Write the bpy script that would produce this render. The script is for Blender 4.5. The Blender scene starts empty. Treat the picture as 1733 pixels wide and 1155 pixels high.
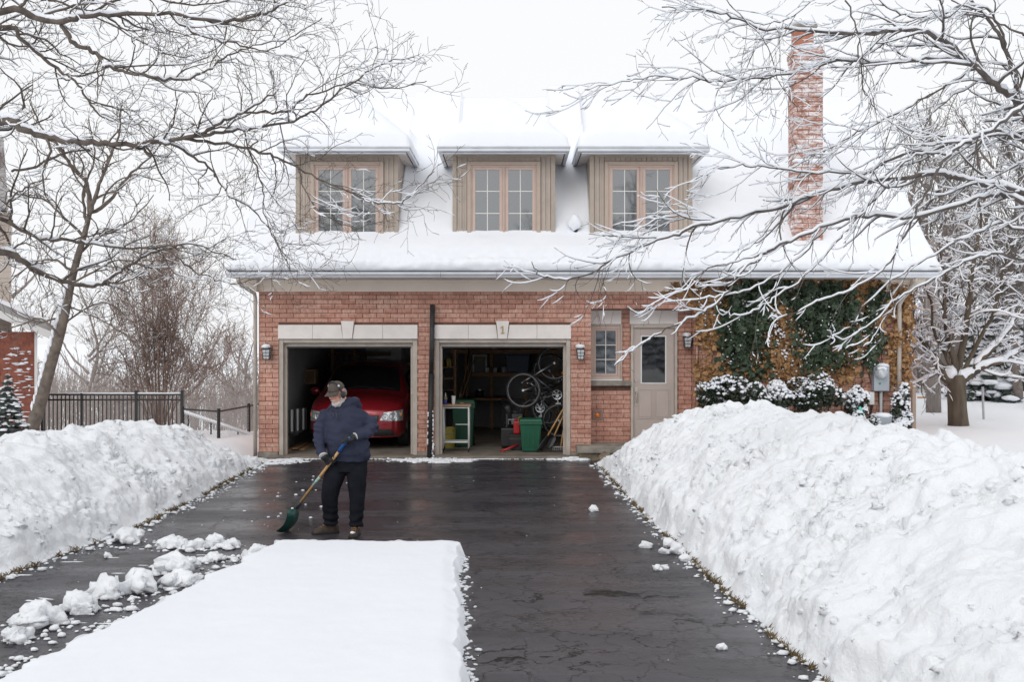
import bpy, bmesh, math, random
import numpy as np
from mathutils import Vector, Matrix, noise
from mathutils.bvhtree import BVHTree

random.seed(7)
SC = bpy.context.scene
COL = SC.collection
PI = math.pi

# ------------------------------------------------------------------ camera
F = 1685.0                    # focal length in photo pixels (35 mm on 36 mm)
CZ = 2.25                     # camera height
cam_d = bpy.data.cameras.new('camera')
cam_d.lens = 35.0
cam_d.sensor_width = 36.0
cam_d.clip_end = 6000
cam = bpy.data.objects.new('camera', cam_d)
COL.objects.link(cam)
cam.location = (0, 0, CZ)
cam.rotation_euler = (math.radians(90), 0, 0)
SC.camera = cam

# ------------------------------------------------------------------ overcast sky and soft sun
SUN_EL, SUN_AZ = math.radians(32), math.radians(205)
w = bpy.data.worlds.new('World')
SC.world = w
w.use_nodes = True
nt = w.node_tree
nt.nodes.clear()
o_ = nt.nodes.new('ShaderNodeOutputWorld')
bg = nt.nodes.new('ShaderNodeBackground')
sky = nt.nodes.new('ShaderNodeTexSky')
sky.sky_type = 'NISHITA'
sky.sun_disc = False
sky.sun_elevation = SUN_EL
sky.sun_rotation = SUN_AZ
sky.dust_density = 4.0
hs = nt.nodes.new('ShaderNodeHueSaturation')
hs.inputs['Saturation'].default_value = 0.10
mx = nt.nodes.new('ShaderNodeMix')
mx.data_type = 'RGBA'
mx.inputs[0].default_value = 0.90
mx.inputs[7].default_value = (10.25, 10.38, 10.6, 1)      # even cloud cover
nt.links.new(sky.outputs[0], hs.inputs['Color'])
nt.links.new(hs.outputs[0], mx.inputs[6])
nt.links.new(mx.outputs[2], bg.inputs['Color'])
bg.inputs['Strength'].default_value = 0.1
nt.links.new(bg.outputs[0], o_.inputs['Surface'])

sun_d = bpy.data.lights.new('sun', 'SUN')
sun_d.energy = 0.85
sun_d.angle = math.radians(40)
sun_d.color = (1.0, 0.97, 0.93)
sun = bpy.data.objects.new('sun', sun_d)
COL.objects.link(sun)
sun.rotation_euler = (math.radians(90) - SUN_EL, 0, PI - SUN_AZ)
sun.location = (-20, -30, 40)

SC.view_settings.view_transform = 'Standard'
SC.view_settings.look = 'None'
SC.view_settings.exposure = 0.0
SC.view_settings.gamma = 1.0
SC.view_settings.use_curve_mapping = False
SC.cycles.max_bounces = 8
SC.cycles.diffuse_bounces = 4
SC.cycles.glossy_bounces = 3
SC.cycles.transmission_bounces = 3
SC.cycles.caustics_reflective = False
SC.cycles.caustics_refractive = False

# ------------------------------------------------------------------ helpers
def P(px, py, Y):
    """world point seen at photo pixel px, py when it stands Y metres away"""
    return Vector(((px - 866.5) * Y / F, Y, CZ - (py - 577.5) * Y / F))

def XA(px, Y): return (px - 866.5) * Y / F
def ZA(py, Y): return CZ - (py - 577.5) * Y / F
def lerp(a, b, t): return a + (b - a) * t
def sstep(a, b, x):
    t = min(1, max(0, (x - a) / (b - a)))
    return t * t * (3 - 2 * t)
def interp(x, tab):
    if x <= tab[0][0]: return tab[0][1]
    for (a, va), (b, vb) in zip(tab, tab[1:]):
        if x <= b: return va + (vb - va) * (x - a) / (b - a)
    return tab[-1][1]

class MB:
    def __init__(s):
        s.v = []; s.f = []
    def box(s, x0, x1, y0, y1, z0, z1):
        n = len(s.v)
        s.v += [(x0,y0,z0),(x1,y0,z0),(x1,y1,z0),(x0,y1,z0),(x0,y0,z1),(x1,y0,z1),(x1,y1,z1),(x0,y1,z1)]
        s.f += [(n,n+3,n+2,n+1),(n+4,n+5,n+6,n+7),(n,n+1,n+5,n+4),(n+1,n+2,n+6,n+5),(n+2,n+3,n+7,n+6),(n+3,n,n+4,n+7)]
        return s
    def tbox(s, c, s0, s1, z0, z1):
        """tapered box: half sizes s0 at z0, s1 at z1 about centre c (x, y)"""
        n = len(s.v)
        for (hx, hy), z in ((s0, z0), (s1, z1)):
            s.v += [(c[0]-hx,c[1]-hy,z),(c[0]+hx,c[1]-hy,z),(c[0]+hx,c[1]+hy,z),(c[0]-hx,c[1]+hy,z)]
        s.f += [(n,n+3,n+2,n+1),(n+4,n+5,n+6,n+7),(n,n+1,n+5,n+4),(n+1,n+2,n+6,n+5),(n+2,n+3,n+7,n+6),(n+3,n,n+4,n+7)]
        return s
    def beam(s, a, b, w, h=None, up=(0,0,1)):
        """rectangular bar from a to b"""
        h = w if h is None else h
        a, b = Vector(a), Vector(b)
        d = (b - a).normalized()
        u = Vector(up)
        if abs(d.dot(u)) > .95: u = Vector((0,1,0))
        r = d.cross(u).normalized(); u = r.cross(d)
        n = len(s.v)
        for p in (a, b):
            for sx, sy in ((-1,-1),(1,-1),(1,1),(-1,1)):
                s.v.append(tuple(p + r*(sx*w/2) + u*(sy*h/2)))
        s.f += [(n,n+1,n+2,n+3),(n+7,n+6,n+5,n+4),(n,n+4,n+5,n+1),(n+1,n+5,n+6,n+2),(n+2,n+6,n+7,n+3),(n+3,n+7,n+4,n)]
        return s
    def tube(s, pts, rad, sides=8, cap=True, flat=None):
        """tube along pts; rad a number or list; flat=(sx, sy) squashes the ring"""
        pts = [Vector(p) for p in pts]
        k = len(pts)
        if not hasattr(rad, '__len__'): rad = [rad]*k
        n = len(s.v)
        prev = None
        cs = [(math.cos(2*PI*i/sides), math.sin(2*PI*i/sides)) for i in range(sides)]
        for i, p in enumerate(pts):
            d = (pts[min(i+1,k-1)] - pts[max(i-1,0)])
            if d.length < 1e-9: d = Vector((0,0,1))
            d.normalize()
            if prev is None:
                u = Vector((0,0,1)) if abs(d.z) < .9 else Vector((0,1,0))
            else: u = prev
            r = d.cross(u)
            if r.length < 1e-6: r = d.cross(Vector((1,0,0)))
            r.normalize(); u = r.cross(d); prev = u
            ra = rad[i]
            for c, q in cs:
                s.v.append(tuple(p + r*(c*ra) + u*(q*ra)))
        for i in range(k-1):
            a = n + i*sides; b = a + sides
            for j in range(sides):
                j2 = (j+1) % sides
                s.f.append((a+j, a+j2, b+j2, b+j))
        if cap:
            s.f.append(tuple(n+j for j in range(sides-1,-1,-1)))
            s.f.append(tuple(n+(k-1)*sides+j for j in range(sides)))
        return s
    def ell(s, c, r, seg=12, rings=8, M=None):
        """ellipsoid"""
        n = len(s.v)
        c = Vector(c)
        for i in range(1, rings):
            th = PI*i/rings
            for j in range(seg):
                ph = 2*PI*j/seg
                q = Vector((r[0]*math.sin(th)*math.cos(ph), r[1]*math.sin(th)*math.sin(ph), r[2]*math.cos(th)))
                if M is not None: q = M @ q
                s.v.append(tuple(c + q))
        t = Vector((0,0,r[2])); b = Vector((0,0,-r[2]))
        if M is not None: t = M @ t; b = M @ b
        it = len(s.v); s.v.append(tuple(c+t)); ib = len(s.v); s.v.append(tuple(c+b))
        for i in range(rings-2):
            for j in range(seg):
                j2 = (j+1) % seg
                s.f.append((n+i*seg+j, n+(i+1)*seg+j, n+(i+1)*seg+j2, n+i*seg+j2))
        for j in range(seg):
            j2 = (j+1) % seg
            s.f.append((it, n+j, n+j2))
            s.f.append((ib, n+(rings-2)*seg+j2, n+(rings-2)*seg+j))
        return s
    def rings(s, rl, closed=True, cap=True):
        """skin a list of equal-length point rings"""
        n = len(s.v); m = len(rl[0])
        for r in rl: s.v += [tuple(p) for p in r]
        for i in range(len(rl)-1):
            for j in range(m if closed else m-1):
                j2 = (j+1) % m
                s.f.append((n+i*m+j, n+i*m+j2, n+(i+1)*m+j2, n+(i+1)*m+j))
        if cap and closed:
            s.f.append(tuple(n+j for j in range(m-1,-1,-1)))
            s.f.append(tuple(n+(len(rl)-1)*m+j for j in range(m)))
        return s
    def lathe(s, c, prof, axis='z', seg=20, cap=True):
        """profile list of (radius, height) spun about an axis through c"""
        rl = []
        for r, h in prof:
            ring = []
            for j in range(seg):
                a = 2*PI*j/seg
                x, y = r*math.cos(a), r*math.sin(a)
                if axis == 'z': q = (c[0]+x, c[1]+y, c[2]+h)
                elif axis == 'x': q = (c[0]+h, c[1]+x, c[2]+y)
                else: q = (c[0]+y, c[1]+h, c[2]+x)
                ring.append(q)
            rl.append(ring)
        return s.rings(rl, True, cap)
    def prism(s, poly, y0, y1):
        """polygon in (x, z) extruded from y0 to y1"""
        n = len(s.v); m = len(poly)
        s.v += [(x,y0,z) for x,z in poly] + [(x,y1,z) for x,z in poly]
        s.f.append(tuple(n+j for j in range(m)))
        s.f.append(tuple(n+m+j for j in range(m-1,-1,-1)))
        for j in range(m):
            j2 = (j+1) % m
            s.f.append((n+j, n+m+j, n+m+j2, n+j2))
        return s
    def prism_x(s, poly, x0, x1):
        """polygon in (y, z) extruded from x0 to x1"""
        n = len(s.v); m = len(poly)
        s.v += [(x0,y,z) for y,z in poly] + [(x1,y,z) for y,z in poly]
        s.f.append(tuple(n+m+j for j in range(m)))
        s.f.append(tuple(n+j for j in range(m-1,-1,-1)))
        for j in range(m):
            j2 = (j+1) % m
            s.f.append((n+j, n+j2, n+m+j2, n+m+j))
        return s
    def torus(s, c, R, r, axis, seg=28, sides=6, up=None):
        """ring of radius R round axis vector"""
        ax = Vector(axis).normalized()
        u = ax.orthogonal().normalized(); v = ax.cross(u)
        pts = [Vector(c) + u*(R*math.cos(2*PI*i/seg)) + v*(R*math.sin(2*PI*i/seg)) for i in range(seg)]
        n = len(s.v)
        for p in pts:
            d = (p - Vector(c)).normalized()
            for j in range(sides):
                a = 2*PI*j/sides
                s.v.append(tuple(p + d*(r*math.cos(a)) + ax*(r*math.sin(a))))
        for i in range(seg):
            i2 = (i+1) % seg
            for j in range(sides):
                j2 = (j+1) % sides
                s.f.append((n+i*sides+j, n+i2*sides+j, n+i2*sides+j2, n+i*sides+j2))
        return s
    def grid(s, rows):
        n = len(s.v); m = len(rows[0])
        for r in rows: s.v += [tuple(p) for p in r]
        for i in range(len(rows)-1):
            for j in range(m-1):
                s.f.append((n+i*m+j, n+i*m+j+1, n+(i+1)*m+j+1, n+(i+1)*m+j))
        return s
    def xf(s, M):
        s.v = [tuple(M @ Vector(p)) for p in s.v]
        return s
    def facet(s, n0, c, r, R, k=6):
        """cut the vertices from n0 on by random planes: broken, angular lumps"""
        c = Vector(c)
        for _ in range(k):
            n = Vector((R.gauss(0,1), R.gauss(0,1), R.gauss(.2,.8))).normalized()
            ext = math.sqrt((n.x*r[0])**2 + (n.y*r[1])**2 + (n.z*r[2])**2)
            off = ext*R.uniform(.50,.80)
            for i in range(n0, len(s.v)):
                p = Vector(s.v[i]) - c; d = p.dot(n)
                if d > off: s.v[i] = tuple(c + p - n*(d-off)*.92)
        return s
    def blob(s, c, r, sd, amp=.35, seg=10, rings=7, fl=1.0):
        """lumpy snow ball"""
        n = len(s.v)
        s.ell((0,0,0), (1,1,1), seg, rings)
        for i in range(n, len(s.v)):
            p = Vector(s.v[i])
            k = 1 + amp*noise.noise(p*1.6 + Vector((sd*7.1, sd*3.3, sd))) + amp*.5*noise.noise(p*3.7 + Vector((sd, sd*5.3, 2)))
            s.v[i] = (c[0]+p.x*k*r[0], c[1]+p.y*k*r[1], c[2]+p.z*k*r[2]*fl)
        return s

BASE = {}
def link(o): COL.objects.link(o); return o
def tag(o, label=None, cat=None, group=None, kind=None):
    if label: o['label'] = label
    if cat: o['category'] = cat
    if group: o['group'] = group
    if kind: o['kind'] = kind
    return o
def thing(name, label, cat, loc=(0,0,0), group=None, rz=0):
    o = bpy.data.objects.new(name, None)
    o.empty_display_size = .1
    link(o); o.location = loc; o.rotation_euler = (0,0,rz)
    BASE[o.name] = Vector(loc)
    return tag(o, label, cat, group)
def mesh_of(mb, name, smooth=False):
    me = bpy.data.meshes.new(name)
    me.from_pydata(mb.v, [], mb.f)
    if smooth:
        me.polygons.foreach_set('use_smooth', [True]*len(me.polygons))
    me.update()
    return me
def obj(name, mb, mat, parent=None, smooth=False, local=False, origin=None, bevel=0, fixn=False):
    """one mesh object; vertices are world coordinates unless local"""
    if origin is None:
        origin = BASE[parent.name] if parent is not None and parent.name in BASE else Vector((0,0,0))
    if not local:
        ox, oy, oz = origin
        mb.v = [(x-ox, y-oy, z-oz) for x,y,z in mb.v]
    me = mesh_of(mb, name, smooth)
    if fixn:
        b = bmesh.new(); b.from_mesh(me); bmesh.ops.recalc_face_normals(b, faces=b.faces); b.to_mesh(me); b.free()
    me.materials.append(mat)
    o = bpy.data.objects.new(name, me)
    link(o)
    if parent is not None:
        o.parent = parent
        BASE[o.name] = Vector(origin)
        if not local and parent.name in BASE: o.location = Vector(origin) - BASE[parent.name]
    else:
        if not local: o.location = origin
        BASE[o.name] = Vector(origin)
    if bevel:
        m = o.modifiers.new('bevel', 'BEVEL'); m.width = bevel; m.segments = 2; m.limit_method = 'ANGLE'; m.angle_limit = .7
    return o
def copy_tree(o, parent=None):
    c = o.copy(); link(c)
    if parent is not None: c.parent = parent
    BASE[c.name] = BASE.get(o.name, Vector((0,0,0)))
    for ch in list(o.children): copy_tree(ch, c)
    return c

# ------------------------------------------------------------------ materials
MATS = {}
def mat(name, col, rough=.6, var=.0, scale=8, bump=0, bscale=40, metal=0, spec=None, coat=0, ior=None, col2=None, stretch=None, emis=None, sss=0, detail=6, trans=0, bdist=.01):
    if name in MATS: return MATS[name]
    m = bpy.data.materials.new(name); m.use_nodes = True
    t = m.node_tree; b = t.nodes['Principled BSDF']
    b.inputs['Base Color'].default_value = (*col, 1)
    b.inputs['Roughness'].default_value = rough
    b.inputs['Metallic'].default_value = metal
    if spec is not None: b.inputs['Specular IOR Level'].default_value = spec
    if coat: b.inputs['Coat Weight'].default_value = coat; b.inputs['Coat Roughness'].default_value = .06
    if ior: b.inputs['IOR'].default_value = ior
    if trans: b.inputs['Transmission Weight'].default_value = trans
    tc = None
    if var or col2 or bump:
        tc = t.nodes.new('ShaderNodeTexCoord'); mp = t.nodes.new('ShaderNodeMapping')
        t.links.new(tc.outputs['Object'], mp.inputs['Vector'])
        if stretch: mp.inputs['Scale'].default_value = stretch
    if var or col2:
        n = t.nodes.new('ShaderNodeTexNoise'); n.inputs['Scale'].default_value = scale; n.inputs['Detail'].default_value = detail
        t.links.new(mp.outputs[0], n.inputs['Vector'])
        r = t.nodes.new('ShaderNodeValToRGB')
        c2 = col2 if col2 else tuple(max(0, c*(1-var)) for c in col)
        c1 = col if col2 else tuple(min(1, c*(1+var)) for c in col)
        r.color_ramp.elements[0].position = .33; r.color_ramp.elements[0].color = (*c2, 1)
        r.color_ramp.elements[1].position = .67; r.color_ramp.elements[1].color = (*c1, 1)
        t.links.new(n.outputs[0], r.inputs[0]); t.links.new(r.outputs[0], b.inputs['Base Color'])
    if bump:
        n2 = t.nodes.new('ShaderNodeTexNoise'); n2.inputs['Scale'].default_value = bscale; n2.inputs['Detail'].default_value = 5
        t.links.new(mp.outputs[0], n2.inputs['Vector'])
        bp = t.nodes.new('ShaderNodeBump'); bp.inputs['Strength'].default_value = bump; bp.inputs['Distance'].default_value = bdist
        t.links.new(n2.outputs[0], bp.inputs['Height']); t.links.new(bp.outputs[0], b.inputs['Normal'])
    MATS[name] = m
    return m

def snow_mat(name, dirt, bump, bscale, a=0.0):
    """packed or fresh snow: white, faint blue, specks of dirt where it was shovelled"""
    m = bpy.data.materials.new(name); m.use_nodes = True
    t = m.node_tree; b = t.nodes['Principled BSDF']
    b.inputs['Roughness'].default_value = .7
    b.inputs['Specular IOR Level'].default_value = .2
    g = t.nodes.new('ShaderNodeNewGeometry')
    r = t.nodes.new('ShaderNodeValToRGB')
    n = t.nodes.new('ShaderNodeTexNoise'); n.inputs['Scale'].default_value = 1.7; n.inputs['Detail'].default_value = 9; n.inputs['Roughness'].default_value = .62
    t.links.new(g.outputs['Position'], n.inputs['Vector']); t.links.new(n.outputs[0], r.inputs[0])
    e = r.color_ramp.elements
    e[0].position = .25; e[0].color = (.815+a, .838+a, .885+a*.8, 1)
    e[1].position = .70; e[1].color = (.845+a, .862+a, .90+a*.8, 1)
    if dirt:
        x = r.color_ramp.elements.new(.735); x.color = (.79, .765, .71, 1)
        x = r.color_ramp.elements.new(.79); x.color = (.66, .58, .46, 1)
    t.links.new(r.outputs[0], b.inputs['Base Color'])
    n2 = t.nodes.new('ShaderNodeTexNoise'); n2.inputs['Scale'].default_value = bscale; n2.inputs['Detail'].default_value = 9; n2.inputs['Roughness'].default_value = .68
    t.links.new(g.outputs['Position'], n2.inputs['Vector'])
    bp = t.nodes.new('ShaderNodeBump'); bp.inputs['Strength'].default_value = bump; bp.inputs['Distance'].default_value = .05
    t.links.new(n2.outputs[0], bp.inputs['Height']); t.links.new(bp.outputs[0], b.inputs['Normal'])
    return m
M_snow = snow_mat('fresh_snow', False, .10, 12)
M_pack = snow_mat('shovelled_snow', True, .75, 12, .07)
M_roofsnow = snow_mat('roof_snow', False, .12, 9)

def brick_mat(name, c1, c2, c3, snow=0.0, cw=.267, ch=.089):
    """clay brick face: colour differs from brick to brick, wire-cut mottling"""
    m = bpy.data.materials.new(name); m.use_nodes = True
    t = m.node_tree; b = t.nodes['Principled BSDF']
    b.inputs['Roughness'].default_value = .85
    b.inputs['Specular IOR Level'].default_value = .25
    g = t.nodes.new('ShaderNodeNewGeometry')
    sp = t.nodes.new('ShaderNodeSeparateXYZ'); t.links.new(g.outputs['Position'], sp.inputs[0])
    def math_(op, a, bb=None):
        q = t.nodes.new('ShaderNodeMath'); q.operation = op
        for i, v in enumerate((a, bb)):
            if v is None: continue
            if isinstance(v, (int, float)): q.inputs[i].default_value = v
            else: t.links.new(v, q.inputs[i])
        return q.outputs[0]
    row = math_('FLOOR', math_('DIVIDE', sp.outputs[2], ch))
    half = math_('MULTIPLY', math_('MODULO', row, 2.0), .5)
    colx = math_('FLOOR', math_('ADD', math_('DIVIDE', math_('ADD', sp.outputs[0], sp.outputs[1]), cw), half))
    cb = t.nodes.new('ShaderNodeCombineXYZ'); t.links.new(colx, cb.inputs[0]); t.links.new(row, cb.inputs[1])
    wn = t.nodes.new('ShaderNodeTexWhiteNoise'); t.links.new(cb.outputs[0], wn.inputs['Vector'])
    r = t.nodes.new('ShaderNodeValToRGB'); e = r.color_ramp.elements
    e[0].color = (*c1, 1); e[1].color = (*c3, 1)
    x = e.new(.5); x.color = (*c2, 1)
    t.links.new(wn.outputs['Value'], r.inputs[0])
    n = t.nodes.new('ShaderNodeTexNoise'); n.inputs['Scale'].default_value = 30; n.inputs['Detail'].default_value = 8; n.inputs['Roughness'].default_value = .7
    mp = t.nodes.new('ShaderNodeMapping'); mp.inputs['Scale'].default_value = (1, 1, .45)
    t.links.new(g.outputs['Position'], mp.inputs[0]); t.links.new(mp.outputs[0], n.inputs['Vector'])
    mr = t.nodes.new('ShaderNodeMapRange'); mr.inputs[1].default_value = .3; mr.inputs[2].default_value = .7; mr.inputs[3].default_value = .68; mr.inputs[4].default_value = 1.32
    t.links.new(n.outputs[0], mr.inputs[0])
    mu = t.nodes.new('ShaderNodeMix'); mu.data_type = 'RGBA'; mu.blend_type = 'MULTIPLY'; mu.inputs[0].default_value = 1
    t.links.new(r.outputs[0], mu.inputs[6]); t.links.new(mr.outputs[0], mu.inputs[7])
    out = mu.outputs[2]
    # broad weathering: paler and damper areas
    nw = t.nodes.new('ShaderNodeTexNoise'); nw.inputs['Scale'].default_value = 1.1; nw.inputs['Detail'].default_value = 7; nw.inputs['Roughness'].default_value = .65
    t.links.new(g.outputs['Position'], nw.inputs['Vector'])
    mw = t.nodes.new('ShaderNodeMapRange'); mw.inputs[1].default_value = .32; mw.inputs[2].default_value = .68; mw.inputs[3].default_value = .82; mw.inputs[4].default_value = 1.14
    t.links.new(nw.outputs[0], mw.inputs[0])
    m2 = t.nodes.new('ShaderNodeMix'); m2.data_type = 'RGBA'; m2.blend_type = 'MULTIPLY'; m2.inputs[0].default_value = 1
    t.links.new(out, m2.inputs[6]); t.links.new(mw.outputs[0], m2.inputs[7]); out = m2.outputs[2]
    if snow:
        n3 = t.nodes.new('ShaderNodeTexNoise'); n3.inputs['Scale'].default_value = 3.2; n3.inputs['Detail'].default_value = 14; n3.inputs['Roughness'].default_value = .88
        mp3 = t.nodes.new('ShaderNodeMapping'); mp3.inputs['Scale'].default_value = (.9, 1, 2.6)
        t.links.new(g.outputs['Position'], mp3.inputs[0]); t.links.new(mp3.outputs[0], n3.inputs['Vector'])
        r3 = t.nodes.new('ShaderNodeValToRGB'); r3.color_ramp.elements[0].position = 1-snow-.03; r3.color_ramp.elements[1].position = 1-snow+.09
        t.links.new(n3.outputs[0], r3.inputs[0])
        m3 = t.nodes.new('ShaderNodeMix'); m3.data_type = 'RGBA'
        t.links.new(r3.outputs[0], m3.inputs[0]); t.links.new(out, m3.inputs[6]); m3.inputs[7].default_value = (.9,.91,.93,1)
        out = m3.outputs[2]
    t.links.new(out, b.inputs['Base Color'])
    bp = t.nodes.new('ShaderNodeBump'); bp.inputs['Strength'].default_value = .5; bp.inputs['Distance'].default_value = .004
    t.links.new(n.outputs[0], bp.inputs['Height']); t.links.new(bp.outputs[0], b.inputs['Normal'])
    return m
M_brick = brick_mat('clay_brick', (.47,.24,.182), (.54,.295,.228), (.60,.365,.29))
M_cbrick = brick_mat('chimney_brick', (.38,.175,.125), (.44,.21,.15), (.34,.16,.118), snow=.50)
M_nbrick = brick_mat('red_brick', (.24,.085,.06), (.29,.11,.075), (.21,.08,.06), ch=.075, cw=.22)
M_mortar = mat('mortar', (.155,.085,.064), .95, var=.2, scale=20)
M_stone = mat('cast_stone', (.78,.73,.70), .8, var=.07, scale=3, bump=.15, bscale=120)
M_trim = mat('taupe_trim', (.47,.415,.36), .5, var=.12, scale=5, detail=10)
M_frieze = mat('frieze_paint', (.84,.74,.64), .55, var=.05, scale=2)
M_clad = mat('taupe_cladding', (.41,.345,.295), .55, var=.08, scale=4)
M_casing = mat('window_casing', (.52,.395,.34), .5, var=.06, scale=5)
M_gutter = mat('grey_gutter', (.62,.64,.68), .35, var=.07, scale=4, metal=.25)
M_soffit = mat('soffit', (.62,.58,.54), .6, var=.08, scale=6)
M_shingle = mat('shingle', (.10,.055,.045), .9, var=.3, scale=20, bump=.4)
M_door = mat('door_paint', (.47,.395,.36), .45, var=.04, scale=3)
M_brass = mat('brushed_metal', (.62,.58,.52), .3, metal=.9)
M_glass = mat('window_glass', (.05,.06,.068), .03, ior=2.7, coat=.6, bump=.012, bscale=2.5)
M_grille = mat('window_grille', (.75,.74,.70), .5)
M_lampblack = mat('lamp_black', (.03,.027,.027), .45)
M_lampglass = mat('lamp_glass', (.55,.56,.58), .25, var=.15, scale=20)
M_concrete = mat('concrete', (.27,.245,.21), .85, var=.3, scale=6, bump=.4, bscale=50)
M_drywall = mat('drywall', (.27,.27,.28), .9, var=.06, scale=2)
M_rawwood = mat('raw_wood', (.33,.19,.10), .75, var=.25, scale=6, stretch=(1,8,8))
M_black = mat('black_plastic', (.018,.018,.02), .45)
M_rubber = mat('rubber', (.014,.014,.015), .75)
M_steel = mat('steel', (.55,.56,.58), .3, metal=.9)
M_white = mat('white_paint', (.72,.72,.71), .45)
M_galv = mat('galvanised', (.45,.46,.47), .45, metal=.3, var=.1)
M_amber = mat('amber_lens', (.75,.22,.03), .25, coat=.4)

def asphalt():
    m = bpy.data.materials.new('wet_asphalt'); m.use_nodes = True
    t = m.node_tree; b = t.nodes['Principled BSDF']
    g = t.nodes.new('ShaderNodeNewGeometry')
    def N(scale, det, vec=None, rough=.6):
        n = t.nodes.new('ShaderNodeTexNoise'); n.inputs['Scale'].default_value = scale; n.inputs['Detail'].default_value = det; n.inputs['Roughness'].default_value = rough
        t.links.new(vec if vec else g.outputs['Position'], n.inputs['Vector']); return n
    def mapr(src, a, bb, c, d):
        q = t.nodes.new('ShaderNodeMapRange'); q.inputs[1].default_value = a; q.inputs[2].default_value = bb; q.inputs[3].default_value = c; q.inputs[4].default_value = d
        t.links.new(src, q.inputs[0]); return q.outputs[0]
    # cracks: warped cell edges, only in patches
    warp = N(2.2, 6)
    va = t.nodes.new('ShaderNodeVectorMath'); va.operation = 'MULTIPLY_ADD'
    t.links.new(warp.outputs['Color'], va.inputs[0]); va.inputs[1].default_value = (1.1,1.1,0); t.links.new(g.outputs['Position'], va.inputs[2])
    vo = t.nodes.new('ShaderNodeTexVoronoi'); vo.feature = 'DISTANCE_TO_EDGE'; vo.inputs['Scale'].default_value = 2.3
    t.links.new(va.outputs[0], vo.inputs['Vector'])
    vo2 = t.nodes.new('ShaderNodeTexVoronoi'); vo2.feature = 'DISTANCE_TO_EDGE'; vo2.inputs['Scale'].default_value = 5.5
    t.links.new(va.outputs[0], vo2.inputs['Vector'])
    c1a = mapr(vo.outputs['Distance'], .006, .024, 1, 0); c2 = mapr(vo2.outputs['Distance'], .008, .040, .8, 0)
    gate = mapr(N(1.1, 5, None, .7).outputs[0], .38, .52, .35, 1)
    c1m = t.nodes.new('ShaderNodeMath'); c1m.operation = 'MULTIPLY'; t.links.new(c1a, c1m.inputs[0]); t.links.new(gate, c1m.inputs[1]); c1 = c1m.outputs[0]
    patch = mapr(N(.6, 3).outputs[0], .45, .6, 0, 1)
    mm = t.nodes.new('ShaderNodeMath'); mm.operation = 'MULTIPLY'; t.links.new(c2, mm.inputs[0]); t.links.new(patch, mm.inputs[1])
    cr = t.nodes.new('ShaderNodeMath'); cr.operation = 'MAXIMUM'; t.links.new(c1, cr.inputs[0]); t.links.new(mm.outputs[0], cr.inputs[1])
    # colour
    mp = t.nodes.new('ShaderNodeMapping'); mp.inputs['Scale'].default_value = (.35, 1.6, 1); t.links.new(g.outputs['Position'], mp.inputs[0])
    st = N(1.6, 8, mp.outputs[0], .65)
    r = t.nodes.new('ShaderNodeValToRGB'); e = r.color_ramp.elements
    e[0].position = .3; e[0].color = (.027,.0245,.029,1); e[1].position = .72; e[1].color = (.062,.059,.070,1)
    t.links.new(st.outputs[0], r.inputs[0])
    mx = t.nodes.new('ShaderNodeMix'); mx.data_type = 'RGBA'; t.links.new(cr.outputs[0], mx.inputs[0]); t.links.new(r.outputs[0], mx.inputs[6]); mx.inputs[7].default_value = (.006,.0055,.005,1)
    t.links.new(mx.outputs[2], b.inputs['Base Color'])
    wet = N(.9, 6, mp.outputs[0], .6)
    t.links.new(mapr(wet.outputs[0], .35, .65, .14, .46), b.inputs['Roughness'])
    t.links.new(mapr(cr.outputs[0], 0, 1, .42, .08), b.inputs['Specular IOR Level'])
    # aggregate
    ag = N(55, 4); ag2 = N(7, 4)
    ad = t.nodes.new('ShaderNodeMath'); ad.operation = 'MULTIPLY_ADD'; t.links.new(ag2.outputs[0], ad.inputs[0]); ad.inputs[1].default_value = .8; t.links.new(ag.outputs[0], ad.inputs[2])
    su = t.nodes.new('ShaderNodeMath'); su.operation = 'MULTIPLY_ADD'; t.links.new(cr.outputs[0], su.inputs[0]); su.inputs[1].default_value = -1.2; t.links.new(ad.outputs[0], su.inputs[2])
    bp = t.nodes.new('ShaderNodeBump'); bp.inputs['Strength'].default_value = .35; bp.inputs['Distance'].default_value = .006
    t.links.new(su.outputs[0], bp.inputs['Height']); t.links.new(bp.outputs[0], b.inputs['Normal'])
    return m
M_asphalt = asphalt()

# ------------------------------------------------------------------ ground, driveway, snow
XR_T = [(-12,2.9),(0,2.5),(6.5,2.08),(7.9,1.975),(9.5,1.89),(12.5,1.73),(17.8,1.57),(19.3,1.5)]
XL_T = [(-12,-7.5),(0,-6.2),(6,-5.3),(9.4,-4.84),(10.4,-4.74),(12,-4.52),(14,-4.5),(18,-4.58),(19.3,-4.62)]
def XR(y): return interp(y, XR_T)
def XL(y): return interp(y, XL_T)

def ground_z(x, y):
    z = .30 + .05*noise.noise(Vector((x*.3, y*.3, 1)))
    inside = sstep(-.9, -.3, min(x - XL(y), XR(y) - x)) * sstep(-.4, .2, 19.4 - y)
    z = lerp(z, -.16, inside)
    house = sstep(.1, .5, min(x + 5.2, 8.0 - x)) * sstep(.0, .4, min(y - 19.0, 28 - y))
    z = lerp(z, -.35, house)
    # the land falls away behind the house on the left
    fall = sstep(20, 34, y) * sstep(6, -4, x)
    z -= fall * (1.1 + .055*max(0, min(y, 170) - 24))
    back = sstep(26, 60, y) * sstep(2, 10, x)
    z += back * .35
    return z
xs = [-1500,-700,-350,-180,-110,-75,-55,-42,-33,-27] + [-22 + i*.55 for i in range(76)] + [20.5,22,24,27,31,36,44,60,90,140,220,400,800,1500]
ys = [-400,-150,-60,-30,-15,-10] + [-6 + i*.55 for i in range(76)] + [36.5,38,40,43,47,52,60,70,85,110,150,220,400,800,1600,3000]
gm = MB().grid([[(x, y, ground_z(x, y)) for x in xs] for y in ys])
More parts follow.
